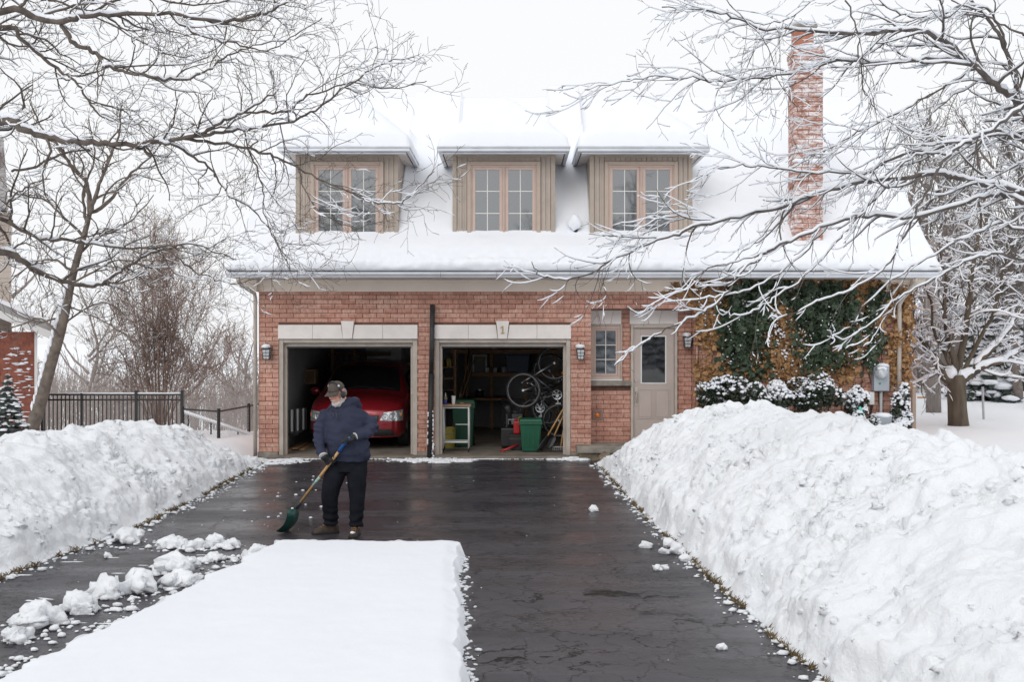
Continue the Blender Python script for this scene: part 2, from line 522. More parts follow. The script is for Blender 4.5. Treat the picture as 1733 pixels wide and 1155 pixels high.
tag(obj('ground', gm, snow_mat('lawn_snow', False, .15, 8, .05), smooth=True), kind='structure')

rows = []
for i in range(60):
    y = -12 + i*(31.16/59)
    rows.append([(XL(y)-.9 + (XR(y)-XL(y)+1.8)*j/20, y, .0) for j in range(21)])
tag(obj('driveway', MB().grid(rows), M_asphalt), kind='structure')

def clods(p, amp=1.0):
    """broken, shovelled surface"""
    g = noise.noise(p*.8 + Vector((3,1,2)))
    k = .45 + .75*sstep(-.25, .35, g)          # some stretches are cloddy, others packed smooth
    d = .12*noise.fractal(p*1.5, .9, 2.0, 4)
    f1 = noise.voronoi(p*3.6 + noise.noise_vector(p*2.4)*.35)[0]
    d += k*.12*(.5 - f1[0])
    f2 = noise.voronoi(p*8.5 + noise.noise_vector(p*5.0)*.3)[0]
    d += k*.050*(.45 - f2[0])
    e2 = f2[1] - f2[0]; e1 = f1[1] - f1[0]
    gap = sstep(-.05, .35, noise.noise(p*1.7 + Vector((5,0,9))))
    d -= k*.050*gap*(1 - sstep(0, .16, e2)) + k*.055*gap*(1 - sstep(0, .10, e1))
    d += k*.026*noise.fractal(p*13.0, .7, 2.1, 4)
    return d*amp*.86

def bank(name, side, edge, y0, y1, HT, ST, WT, plateau, step):
    """side +1: bank rises to the right of the edge; HT height, ST distance of the crest, WT full width"""
    rows = []
    ny = int((y1-y0)/step)
    ss = [0]
    while ss[-1] < 1.0: ss.append(ss[-1] + (.0048 if ss[-1] < .16 else .0074))
    for i in range(ny+1):
        y = lerp(y0, y1, i/ny)
        H, Sx, W = interp(y, HT), interp(y, ST), interp(y, WT)
        row = []
        for u in ss:
            s = u*W
            k = s/Sx
            if k <= 1:
                z = H*(1-(1-k)**1.8)*.86 + H*.14*sstep(0,.10,k)
            else:
                q = sstep(1, 1.0 + (W-Sx)/Sx, k)
                z = lerp(H, plateau, q)
            if i == 0 or u == ss[0]: z0 = -.02
            p = Vector((edge(y) + side*s, y, z))
            fade = sstep(0, .10, s)*sstep(1.0, .85, u)
            fade = .25*sstep(0,.05,s)*sstep(1,.9,u) + .75*fade
            amp = interp(H, [(0,.25),(.6,.8),(1.1,1.0)])
            d = clods(p, amp)
            nrm = Vector((-side*.55, -.15, .83))
            q = p + nrm*d*fade
            # crest stands up raggedly
            q.z += fade*amp*(.16*max(0, noise.noise(Vector((y*2.4, s*1.5, 9)))) + .10*noise.noise(Vector((y*6, s*5, 2)))) * math.exp(-((k-1)/.4)**2)
            q.x += side*(-.06)*noise.noise(Vector((y*3.0, 4, 4)))*max(0,1-u*6)
            if u == 0: q.z = -.03
            if u == ss[-1]: q.z -= .25
            row.append(q)
        rows.append(row if side > 0 else row[::-1])
    b = MB().grid(rows)
    # loose clods lying on the slope
    Rc = random.Random(side*5+20)
    nr, nc = len(rows), len(rows[0])
    for _ in range(3000):
        i, j = Rc.randrange(2, nr-2), Rc.randrange(3, nc-3)
        p = rows[i][j]
        if noise.noise(p*1.1 + Vector((7,7,7))) + .35*noise.noise(p*4) < .02: continue
        r = Rc.choice([.008,.010,.014,.018,.026,.036])*Rc.uniform(.7,1.2)
        b.blob((p.x, p.y, p.z - r*.25), (r*Rc.uniform(.8,1.8), r*Rc.uniform(.8,1.4), r*.9), Rc.random()*90, 1.0, 7, 5)
    o = obj(name, b, M_pack, smooth=True)
    return o
ob = bank('snow_bank', 1, XR, 3.0, 18.35,
     [(3,1.12),(6,1.15),(8,1.20),(10,1.30),(12,1.33),(14,1.27),(15.2,1.22),(16.2,1.12),(17,.88),(17.6,.62),(18.1,.34),(18.35,.12)],
     [(3,2.5),(8,2.4),(10,2.2),(12,2.0),(14,1.85),(16,1.6),(17,1.3),(18.35,.9)],
     [(3,4.6),(10,4.4),(12,4.0),(16,3.3),(18.35,2.4)], .45, .023)
tag(ob, 'high shovelled snow bank along the right edge of the driveway', 'snow bank', kind='structure')
ob = bank('snow_bank', -1, XL, 6.0, 18.9,
     [(6,1.0),(9,1.0),(12,1.0),(14,.98),(16,.95),(17,.72),(17.8,.40),(18.4,.16),(18.9,.06)],
     [(6,1.7),(12,1.7),(16,1.4),(18.9,.8)],
     [(6,3.3),(14,3.2),(18.9,1.7)], .42, .023)
tag(ob, 'shovelled snow bank between the driveway and the iron fence', 'snow bank', kind='structure')

# undisturbed snow left on the driveway
SR = [(-12,.6),(0,.1),(4,-.15),(6,-.29),(7.5,-.42),(9,-.50),(10.6,-.60)]
SL = [(-12,-6),(0,-5),(4,-3.85),(6.2,-3.22),(8,-2.86),(9.5,-2.62),(10.6,-2.44)]
TH = .17
rows = []
vs = [-8 + i*.5 for i in range(22)] + [3 + i*.04 for i in range(188)]
vs = [y for y in vs if y < 10.46]
ymax = 10.5
vs += [10.47, 10.49, 10.5, 10.51]
for iy, y in enumerate(vs):
    row = []
    jr = .045*noise.fractal(Vector((y*2.2, 0, 0)), .9, 2.2, 5) + .05*noise.noise(Vector((y*.7,3,3)))
    jl = .085*noise.fractal(Vector((y*2.6, 7, 0)), .75, 2.2, 6)
    xr, xl = interp(y, SR) + jr, interp(y, SL) + jl
    us = [0,.0,.004,.012,.025] + [.04 + .92*i/90 for i in range(91)] + [.975,.988,.996,1.0,1.0]
    for ju, u in enumerate(us):
        x = lerp(xl, xr, u)
        ye = y + (.07*noise.fractal(Vector((x*2.4, 5, 0)), .8, 2.2, 6) + .035*math.sin(x*2)) * sstep(9.8, 10.4, y)
        z = TH + .012*noise.noise(Vector((x*1.3, y*1.3, 0))) + .004*noise.fractal(Vector((x*6, y*6, 2)), .9, 2, 3)
        ed = min((x-xl), (xr-x)*.8, (10.5-y))
        z -= .03*(1-sstep(0,.10,ed))
        if ju in (0, len(us)-1) or iy == len(vs)-1:
            z = -.01
            x += (.05 + .05*noise.noise(Vector((y*6,1,1))))*(1 if ju > 50 else -.4)
        elif ju in (1, len(us)-2) or iy == len(vs)-2:
            z = TH*.80 + .03*noise.noise(Vector((x*9, y*9, 3)))
        row.append((x, ye, z))
    rows.append(row)
o = obj('driveway_snow', MB().grid(rows), M_snow, smooth=True)
tag(o, 'smooth untouched layer of snow still covering the near driveway', 'snow', kind='structure')

# clumps thrown up beside the cleared strip
M_clump = snow_mat('clump_snow', True, .6, 18, .06)
GY = lambda py: F*CZ/(py - 577.5)
cl = [(20,107,1000,1057,'big flat-topped snow clump at the left frame edge'),
      (4,54,1052,1086,'low snow clump in front of the big flat-topped one'),
      (105,168,986,1036,'crumbly snow clump second in the row from the left'),
      (150,213,960,1011,'tall rounded snow clump in the middle of the row'),
      (210,266,950,1004,'jagged snow clump just right of the tall rounded one'),
      (262,334,922,972,'widest lumpy snow clump near the far end of the row'),
      (272,338,958,990,'low snow clump in front of the widest lumpy one'),
      (264,314,900,928,'smooth block of snow at the far side of the row'),
      (311,352,908,931,'snow clump behind the row, right of the smooth block'),
      (347,383,900,924,'pointed snow clump behind the row, near the shovel side'),
      (376,410,910,927,'small snow clump behind the row, nearest the shovel'),
      (412,462,918,947,'snow clump resting against the untouched snow edge'),
      (344,379,932,950,'flat snow clump lying between the row and the untouched snow'),
      (188,244,884,918,'snow clump broken off at the foot of the left bank')]
for k, (x0, x1, y0, y1, lb) in enumerate(cl):
    Y = GY(y1); c = P((x0+x1)/2, y1, Y)
    hw = (x1-x0)/2*Y/F*1.2; hh = (y1-y0)*Y/F*.80
    b = MB()
    R = random.Random(k*13+5)
    n0 = len(b.v); b.blob((c.x, c.y, hh*.40), (hw*.78, hw*.58, hh*.66), k+1, .45, 26, 18); b.facet(n0, (c.x, c.y, hh*.40), (hw*.78, hw*.58, hh*.66), R, 8)
    for q in range(6):
        a = R.uniform(0, 2*PI); rr = R.uniform(.3, .5)
        n0 = len(b.v); cc = (c.x + hw*.55*math.cos(a), c.y + hw*.4*math.sin(a), hh*R.uniform(.2,.5)); rr3 = (hw*rr, hw*rr*.9, hh*R.uniform(.28,.45))
        b.blob(cc, rr3, k*9+q, .5, 18, 12); b.facet(n0, cc, rr3, R, 7)
    b.v = [(x, y, max(z, -.012)) for x, y, z in b.v]
    for i, (x, y, z) in enumerate(b.v):
        p = Vector((x,y,z)); d = .016*noise.fractal(p*16, .9, 2.1, 4) + .030*(.4-noise.voronoi(p*11+noise.noise_vector(p*6)*.3)[0][0])
        b.v[i] = (x + d, y - d*.5, z + d if z > 0 else z)
    o = obj('snow_clump', b, M_clump, smooth=True, origin=(c.x, c.y, 0))
    tag(o, lb, 'snow clump', 'snow clumps along the cleared strip')
lumps = [(1003,866,9,'lone snow lump on the asphalt right of centre'),(1093,928,10,'snow lump beside the right bank, upper of two loose pairs'),
         (1112,966,8,'left lump of the touching pair near the right bank'),(1125,964,7,'right lump of the touching pair near the right bank'),
         (1222,1100,8,'lone snow lump nearest the camera on the right asphalt'),(1132,925,13,'rounded lump at the top of the heap by the right bank'),
         (1146,938,14,'largest lump in the heap by the right bank'),(1160,950,10,'lowest lump in the heap by the right bank'),
         (1125,938,9,'small lump left of the heap by the right bank'),(180,1000-0,0,''),(182,944,7,'small lump on the dark strip beside the left bank')]
for k, (px, py, rp, lb) in enumerate(lumps):
    if not lb: continue
    Y = GY(py); c = P(px, py, Y); r = rp*Y/F
    Rl = random.Random(k); b = MB().blob((c.x, c.y, r*.45), (r*1.1, r, r*.8), k+40, .5, 16, 12); b.facet(0, (c.x,c.y,r*.45), (r*1.1,r,r*.8), Rl, 7)
    b.blob((c.x+r*.5, c.y-r*.2, r*.3), (r*.6, r*.6, r*.5), k+60, .5, 10, 8)
    b.v = [(x, y, max(z, -.006)) for x, y, z in b.v]
    tag(obj('snow_lump', b, M_clump, smooth=True, origin=(c.x,c.y,0)), lb, 'snow lump', 'loose snow lumps on the asphalt')

# crumbs: far too many to count
b = MB()
R = random.Random(3)
def crumb(x, y, r):
    n = len(b.v)
    b.blob((x, y, r*.25), (r*R.uniform(.8,1.6), r, r*.7), R.random()*90, .5, 6, 4)
for _ in range(750):
    y = R.uniform(6.2, 18.2)
    e = XR(y); crumb(e - abs(R.gauss(0,.10)) + .05, y, R.choice([.006,.008,.012,.018,.032])*R.uniform(.6,1.2))
for _ in range(650):
    y = R.uniform(8.5, 18.6)
    e = XL(y); crumb(e + abs(R.gauss(0,.13)) - .03, y, R.choice([.006,.008,.012,.018,.032])*R.uniform(.6,1.2))
for _ in range(420):
    y = R.uniform(6.3, 10.4); crumb(interp(y, SL) - abs(R.gauss(0,.35)) , y, R.choice([.006,.01,.02,.03])*R.uniform(.6,1.2))
for _ in range(420):
    y = R.uniform(6.0, 10.4); crumb(interp(y, SR) + abs(R.gauss(0,.06)), y, R.choice([.006,.012,.02])*R.uniform(.6,1.2))
for _ in range(350):     # smeared remains along the threshold and round the pole
    x = R.uniform(-4.5, 1.9); y = 18.93 - abs(R.gauss(0,.05)); crumb(x, y, R.uniform(.006,.02))
for _ in range(500):
    x = R.gauss(-1.5, .32); y = 18.75 + R.gauss(0,.14)
    if y < 19.0: crumb(x, y, R.uniform(.01,.035))
for _ in range(200):
    x = R.gauss(1.15, .16); y = 18.8 + R.gauss(0,.07); crumb(x, y, R.uniform(.01,.04))
for _ in range(130):
    x = R.gauss(-4.2, .25); y = 18.55 + R.gauss(0,.22); crumb(x, y, R.uniform(.008,.03))
for (x0, x1, y0, y1, lb) in cl:
    Y = GY(y1); c = P((x0+x1)/2, y1, Y); hw = (x1-x0)/2*Y/F
    for _ in range(26):
        crumb(c.x + R.gauss(0, hw*1.1), c.y + R.gauss(0, hw*.6), R.choice([.008,.012,.02,.03,.045])*R.uniform(.6,1.2))
for _ in range(60):
    crumb(R.uniform(-4.3, 1.2), R.uniform(7, 18.5), R.uniform(.003,.008))
for _ in range(25):
    crumb(R.gauss(-3.2,.5), R.gauss(14.8,1.4), R.uniform(.008,.025))
b.v = [(x,y,max(z,.001)) for x,y,z in b.v]
tag(obj('snow_crumbs', b, M_clump, smooth=True), 'scattered crumbs of snow on the wet asphalt', 'snow', kind='stuff')

# thin smears of slush: low, irregular wafers
b = MB()
def wafer(cx, cy, rx, ry, h, sd, ang=0):
    rl = []; n = 18
    c0 = len(b.v)
    ring = []; ring2 = []
    for j in range(n):
        a = 2*PI*j/n
        k = 1 + .55*noise.noise(Vector((math.cos(a)*1.7+sd*3, math.sin(a)*1.7, sd)))+.3*noise.noise(Vector((math.cos(a)*4+sd*3, math.sin(a)*4, sd+5)))
        x, y = rx*k*math.cos(a), ry*k*math.sin(a)
        x, y = x*math.cos(ang)-y*math.sin(ang), x*math.sin(ang)+y*math.cos(ang)
        ring.append((cx+x, cy+y, .001)); ring2.append((cx+x*.8, cy+y*.8, h))
    b.rings([ring, ring2])
for k in range(26): wafer(R.gauss(-1.5,.4), R.uniform(18.3,18.9), R.uniform(.05,.2), R.uniform(.03,.09), R.uniform(.008,.03), k)
for k in range(12): wafer(R.gauss(1.1,.2), R.uniform(18.65,18.9), R.uniform(.05,.16), R.uniform(.03,.07), R.uniform(.015,.06), k+30)
for k in range(18): wafer(R.gauss(-4.25,.22), R.uniform(18.1,18.9), R.uniform(.05,.2), R.uniform(.03,.09), R.uniform(.008,.04), k+50)
for k in range(15): wafer(R.uniform(-4.5,1.4), 18.93-abs(R.gauss(0,.03)), R.uniform(.06,.25), R.uniform(.015,.035), R.uniform(.008,.02), k+80)
for k in range(30):
    y = R.uniform(7.5,11); wafer(lerp(XL(y), interp(min(y,10.6),SL), R.random()), y, R.uniform(.03,.12), R.uniform(.008,.02), .004, k+120, R.uniform(-.4,.1))
tag(obj('slush_patches', b, M_clump, smooth=True), 'thin smears of leftover slush on the asphalt', 'slush', kind='stuff')

# frost-bitten lawn edge showing under the banks
M_drygrass = mat('dry_grass', (.24,.17,.075), .8, col2=(.10,.065,.03), scale=30)
b = MB()
def blade(x, y, h):
    a = R.uniform(0, 2*PI); w_ = R.uniform(.004,.009); lx, ly = R.gauss(0,h*.5), R.gauss(0,h*.5)
    n = len(b.v)
    b.v += [(x-w_*math.cos(a), y-w_*math.sin(a), 0), (x+w_*math.cos(a), y+w_*math.sin(a), 0), (x+lx*.5, y+ly*.5, h*.7), (x+lx, y+ly, h)]
    b.f += [(n,n+1,n+2),(n,n+2,n+3)]
for _ in range(2300):
    y = R.uniform(6.2, 17.5)
    if noise.noise(Vector((y*1.3,2,2))) + .5*noise.noise(Vector((y*5,2,2))) < -.08: continue
    blade(XR(y) - .01 + abs(R.gauss(0,.022)) - .06*noise.noise(Vector((y*3.0, 4, 4))) - .025, y, R.uniform(.02,.065))
for _ in range(2300):
    y = R.uniform(8.8, 18.2)
    if noise.noise(Vector((y*1.1,8,2))) + .5*noise.noise(Vector((y*4,2,7))) < -.02: continue
    blade(XL(y) + .015 - abs(R.gauss(0,.022)) + .06*noise.noise(Vector((y*3.0, 4, 4))) + .025, y, R.uniform(.02,.07))
tag(obj('dry_grass', b, M_drygrass), 'brown dry grass along the driveway edges under the banks', 'grass', kind='stuff')

# ------------------------------------------------------------------ the house
YF = 19.15
HX0, HX1 = -4.87, 7.65
house = thing('brick_house', 'brick house with open double garage and three snow-topped dormers', 'house', (1.4, 23, 0))
BR = random.Random(11)
ROW, CW = .089, .267
brick_budget = [205, 90]
full_mesh = None

def lay_bricks(x0, x1, z0, nrows, yf, openings, parent, budget_i, material, jit=.003, prefer=None):
    """running-bond courses; whole bricks become parts until the budget is spent, the rest one mesh"""
    global full_mesh
    rest = MB()
    bl, bh, bd = .257, .079, .05
    for k in range(nrows):
        za = z0 + k*ROW; zc = za + bh/2
        segs = [(x0, x1)]
        for (a, b_, c, d) in openings:
            if c - .02 < zc < d + .02:
                ns = []
                for (p, q) in segs:
                    if b_ <= p or a >= q: ns.append((p, q))
                    else:
                        if a > p: ns.append((p, a))
                        if b_ < q: ns.append((b_, q))
                segs = ns
        off = (k % 2)*CW/2
        i0 = math.floor((x0 - HX0 - off)/CW) - 1
        for i in range(i0, i0 + int((x1-x0)/CW) + 4):
            xa = HX0 + off + i*CW; xb = xa + bl
            for (p, q) in segs:
                a, b_ = max(xa, p), min(xb, q)
                if b_ - a < .03: continue
                dy = BR.uniform(-jit, jit)
                if b_ - a > bl - .002 and brick_budget[budget_i] > 0 and (prefer is None or prefer(xa, za)):
                    brick_budget[budget_i] -= 1
                    if full_mesh is None:
                        full_mesh = mesh_of(MB().box(-bl/2, bl/2, 0, bd, -bh/2, bh/2), 'brick')
                    o = bpy.data.objects.new('brick', full_mesh)
                    if not full_mesh.materials: full_mesh.materials.append(material)
                    link(o); o.parent = parent
                    o.location = Vector((xa + bl/2, yf + dy, zc)) - BASE[parent.name]
                    BASE[o.name] = Vector((xa+bl/2, yf+dy, zc))
                else:
                    rest.box(a, b_, yf + dy, yf + bd, za, za + bh)
    return rest

OG = [(-4.49, -1.82), (-1.49, 1.13)]
LZ0, LZ1 = 2.29, 2.56
REC = (1.52, 3.54, -1, 2.85)
front_open = [(a, b, -1, LZ1) for a, b in OG] + [REC]
fw = MB()
mz = YF + .014
for (a, b) in [(HX0, OG[0][0]), (OG[0][1], OG[1][0]), (OG[1][1], REC[0])]:
    fw.box(a, b, mz, YF+.24, .0, LZ1)
fw.box(HX0, REC[0], mz, YF+.24, LZ1, 3.3)
fw.box(REC[0], REC[1], mz, YF+.24, REC[3], 3.3)
fw.box(REC[1], HX1, mz, YF+.24, .0, 3.3)
front = obj('front_wall', fw, M_mortar, house)
rest = lay_bricks(HX0, HX1, .12, 35, YF, front_open, front, 0, M_brick, prefer=lambda x, z: x < 1.4)
tag(obj('brick_courses', rest, M_brick, front), kind='stuff')

# entrance recess
YR = 19.6
rw = MB()
for _a, _b, _z0, _z1 in ((REC[0]-.02,1.53,0,2.9),(1.53,2.15,0,1.37),(1.53,2.15,2.56,2.9),(2.15,2.335,0,2.9),(2.335,3.24,2.56,2.9),(3.24,REC[1]+.02,0,2.9)): rw.box(_a, _b, YR+.014, YR+.2, _z0, _z1)
rw.box(REC[0]-.2, REC[0]-.004, YF+.24, YR+.2, 0, 2.9).box(REC[1]+.004, REC[1]+.2, YF+.24, YR+.2, 0, 2.9)
recess = obj('entrance_wall', rw, M_mortar, house)
WINO = (1.53, 2.15, 1.36, 2.9); DORO = (2.335, 3.24, -1, 2.9)
rest = lay_bricks(REC[0]+.004, REC[1]-.004, .12, 31, YR, [WINO, (1.53, 2.33, 1.33, 1.47), DORO], recess, 1, M_brick, prefer=lambda x, z: z < 1.4 and x < 2.3)
for k in range(31):          # reveals
    za = .12 + k*ROW
    for y0 in ([YF+.052, YF+.24] if k % 2 else [YF+.052]):
        y1 = min(YR-.004, y0 + (.178 if k % 2 else .257))
        rest.box(REC[0]-.05, REC[0]+BR.uniform(0,.004), y0, y1, za, za+.079)
        rest.box(REC[1]-BR.uniform(0,.004), REC[1]+.05, y0, y1, za, za+.079)
    if k % 2 == 0:
        rest.box(REC[0]-.05, REC[0], YF+.319, YR-.004, za, za+.079); rest.box(REC[1], REC[1]+.05, YF+.319, YR-.004, za, za+.079)
tag(obj('brick_courses', rest, M_brick, recess), kind='stuff')
obj('entrance_ceiling', MB().box(REC[0], REC[1], YF+.05, YR+.2, 2.855, 2.9), M_soffit, house)

# side, back and gable walls (brick colour only: they are out of view)
sw = MB().box(HX0, HX0+.22, YF+.24, 26.4, 0, 3.3)
obj('side_wall', sw, M_brick, house)
obj('side_wall', MB().box(HX1-.22, HX1, YF+.24, 26.4, 0, 3.3), M_brick, house)
obj('back_wall', MB().box(HX0, HX1, 26.4, 26.62, 0, 3.3), M_brick, house)
for x in (HX0, HX1-.22):
    obj('gable_wall', MB().prism_x([(YF+.02, 3.31), (26.6, 3.31), (22.78, 7.2)], x, x+.22), M_brick, house)
obj('foundation', MB().box(HX0-.02, OG[0][0]-.01, YF-.02, YF+.2, -.1, .115).box(OG[0][1]+.01, OG[1][0]-.01, YF-.02, YF+.2, -.1, .115).box(OG[1][1]+.01, REC[0]-.01, YF-.02, YF+.2, -.1, .115).box(REC[1]+.01, HX1, YF-.02, YF+.2, -.1, .115), M_concrete, house, bevel=.008)

# cast-stone lintels with keystones
def lintel(a, b, z0, z1, ky, y, num=None):
    cx = (a+b)/2
    L = obj('lintel', MB().box(a+.03, b-.03, y+.035, y+.12, z0+.01, z1-.01), M_mortar, house)
    kw0, kw1 = .085, .125
    w_ = (b-a)
    cuts = [a, a + w_*.25, cx, cx, b - w_*.25, b]
    obj('stone', MB().box(a, cuts[1]-.004, y, y+.1, z0, z1), M_stone, L, bevel=.006)
    obj('stone', MB().prism([(cuts[1], z0), (cx-kw0-.006, z0), (cx-kw1-.006, z1), (cuts[1], z1)], y, y+.1), M_stone, L, bevel=.006)
    obj('stone', MB().prism([(cx+kw0+.006, z0), (cuts[4], z0), (cuts[4], z1), (cx+kw1+.006, z1)], y, y+.1), M_stone, L, bevel=.006)
    obj('stone', MB().box(cuts[4]+.004, b, y, y+.1, z0, z1), M_stone, L, bevel=.006)
    obj('keystone', MB().prism([(cx-kw0, z0-.0), (cx+kw0, z0-.0), (cx+kw1, z1+ky), (cx-kw1, z1+ky)], y-.03, y+.1), M_stone, L, bevel=.006)
    return L
L1 = lintel(OG[0][0]-.005, OG[0][1]+.005, LZ0, LZ1, .075, YF-.035)
L2 = lintel(OG[1][0]-.005, OG[1][1]+.005, LZ0, LZ1, .075, YF-.035)
# house number 1 in brass on the right keystone
nx, nz = (OG[1][0]+OG[1][1])/2, 2.47
obj('house_number', MB().prism([(nx-.012,nz-.065),(nx+.014,nz-.065),(nx+.014,nz+.07),(nx-.004,nz+.07),(nx-.042,nz+.035),(nx-.036,nz+.022),(nx-.012,nz+.04)], YF-.075, YF-.064).box(nx-.035, nx+.038, YF-.0745, YF-.064, nz-.08, nz-.062), mat('brass_number', (.42,.33,.16), .4, metal=.5), L2)

# garage door frames: outer brickmould and inner stop
for a, b in OG:
    f = MB()
    T = .085
    f.box(a, a+T, YF+.015, YF+.10, .0, LZ0).box(b-T, b, YF+.015, YF+.10, .0, LZ0).box(a+T, b-T, YF+.015, YF+.10, LZ0-T+.01, LZ0)
    fo = obj('garage_door_frame', f, M_trim, house, bevel=.01)
    g = MB()
    g.box(a+.05, a+.14, YF+.11, YF+.20, .0, LZ0-.06).box(b-.14, b-.05, YF+.11, YF+.20, .0, LZ0-.06).box(a+.14, b-.14, YF+.11, YF+.20, LZ0-.15, LZ0-.06)
    obj('door_stop', g, M_trim, fo, bevel=.006)
    s_ = MB().box(a+.13, b-.13, YF+.105, YF+.19, LZ0-.175, LZ0-.152)
    obj('weather_seal', s_, M_black, fo)

# frieze, soffit, fascia, gutter, downspouts
RX0, RX1 = -5.28, 7.94
fr = obj('frieze_board', MB().box(HX0-.005, 3.4, YF-.03, YF-.002, 3.20, 3.43), M_frieze, house, bevel=.005)
obj('frieze_board', MB().box(3.404, HX1+.005, YF-.03, YF-.002, 3.20, 3.43), M_frieze, house, bevel=.005)
obj('moulding', MB().box(HX0-.01, HX1+.01, YF-.055, YF-.031, 3.385, 3.429), M_frieze, fr, bevel=.008)
so = MB()
nP = 46
for i in range(nP):
    a = lerp(RX0+.02, RX1-.02, i/nP); b = lerp(RX0+.02, RX1-.02, (i+1)/nP) - .008
    so.box(a, b, 18.5, YF+.2, 3.432, 3.445)
obj('soffit', so, M_soffit, house)
obj('soffit_backing', MB().box(RX0+.02, RX1-.02, 18.51, YF+.2, 3.446, 3.46), M_shingle, house)
obj('cornice_return', MB().prism([(RX0+.03,3.43),(HX0-.006,3.43),(HX0-.006,3.19)], YF-.16, YF+.5), M_frieze, house)
obj('cornice_return', MB().prism([(HX1+.006,3.43),(RX1-.03,3.43),(HX1+.006,3.19)], YF-.16, YF+.5), M_frieze, house)
gp = [(18.50,3.52),(18.50,3.425),(18.415,3.425),(18.395,3.47),(18.375,3.485),(18.375,3.525),(18.39,3.525),(18.395,3.50)]
gx = [RX0-.01, -1.32, -.28, 4.3, RX1+.01]
gt = None
for a, b in zip(gx, gx[1:]):
    o = obj('gutter', MB().prism_x(gp, a+.003, b-.003), M_gutter, house, fixn=True)
ds = MB().tube([(-5.08,18.46,3.43),(-5.08,18.47,3.36),(-5.05,18.6,3.30),(-4.93,19.06,3.16),(-4.925,19.1,3.08),(-4.925,19.1,.0)], .036, 8)
obj('downspout', ds, M_trim, house, smooth=True)
ds = MB().tube([(7.5,18.46,3.43),(7.5,18.47,3.35),(7.42,18.95,3.05),(7.41,19.04,2.92),(7.41,19.06,.1)], .042, 8)
obj('downspout', ds, M_trim, house, smooth=True)

# roof deck under the snow
DK = lambda Y: 3.45 + .97*(Y-18.5)
RY = 22.78
roof = obj('roof', MB().prism_x([(18.5,3.452),(RY,DK(RY)),(27.06,3.452),(27.06,3.52),(RY,DK(RY)+.09),(18.5,3.545)], RX0+.03, RX1-.03), M_shingle, house, fixn=True)
for x in (RX0, RX1-.029):
    obj('barge_board', MB().prism_x([(18.48,3.43),(RY,DK(RY)-.03),(27.08,3.43),(27.08,3.57),(RY,DK(RY)+.12),(18.48,3.57)], x, x+.028), M_frieze, roof, fixn=True)

# chimney on the right
CX0, CX1, CY0, CY1 = XA(1345,18.95), XA(1393,18.95), 18.95, 19.4
ch = obj('chimney', MB().box(CX0+.008, CX1-.008, CY0+.008, CY1-.008, 3.5, 7.86), M_mortar, house)
rest = MB()
for k in range(49):
    za = 3.52 + k*ROW
    w_ = CX1-CX0
    cuts = [(0,.257),(.267,w_)] if k % 2 == 0 else [(0,.135),(.145,.402),(.412,w_)]
    for (p, q) in cuts:
        if q - p < .02: continue
        dy = BR.uniform(-.004,.004)
        mbx = MB().box(CX0+p, CX0+q, CY0+dy, CY0+.05, za, za+.079)
        if q-p > .25 and brick_budget[1] > 0:
            brick_budget[1] -= 1
            obj('brick', mbx, M_cbrick, ch, origin=(CX0+(p+q)/2, CY0, za))
        else:
            rest.v += [v for v in []]; n = len(rest.v); rest.v += mbx.v; rest.f += [tuple(i+n for i in f) for f in mbx.f]
    for (p, q) in [(0.052,.2),(.21,.448)]:
        rest.box(CX0, CX0+.05, CY0+p, CY0+q, za, za+.079); rest.box(CX1-.05, CX1, CY0+p, CY0+q, za, za+.079)
tag(obj('brick_courses', rest, M_cbrick, ch), kind='stuff')
top = MB()
top.box(CX0-.012, CX1+.012, CY0-.012, CY1+.012, 7.62, 7.70).box(CX0-.022, CX1+.022, CY0-.022, CY1+.022, 7.705, 7.79)
obj('chimney_corbel', top, M_cbrick, ch)
obj('chimney_flue', MB().box(CX0+.04, CX1-.16, CY0+.06, CY1-.08, 7.86, 8.22), mat('flue_brick', (.42,.16,.10), .8, var=.2, scale=10), ch)
obj('chimney_cap', MB().box(CX0-.01, CX1-.1, CY0+.0, CY1-.02, 8.24, 8.29).box(CX0+.03, CX1-.15, CY0+.05, CY1-.07, 8.22, 8.24), M_concrete, ch)
o = MB(); o.blob(((CX0+CX1)/2, CY0+.2, 7.86), (.31,.28,.10), 3, .15, 18, 10); o.blob(((CX0+CX1)/2-.06, CY0+.2, 8.36), (.25,.24,.10), 5, .15, 16, 10)
o.blob(((CX0+CX1)/2, CY0-.005, 5.68), (.28,.045,.05), 8, .4, 16, 8).blob(((CX0+CX1)/2+.05, CY0-.005, 7.55), (.22,.04,.04), 9, .4, 16, 8)
tag(obj('snow_cap', o, M_roofsnow, smooth=True), 'snow sitting on the ledges and cap of the brick chimney', 'snow', kind='stuff')

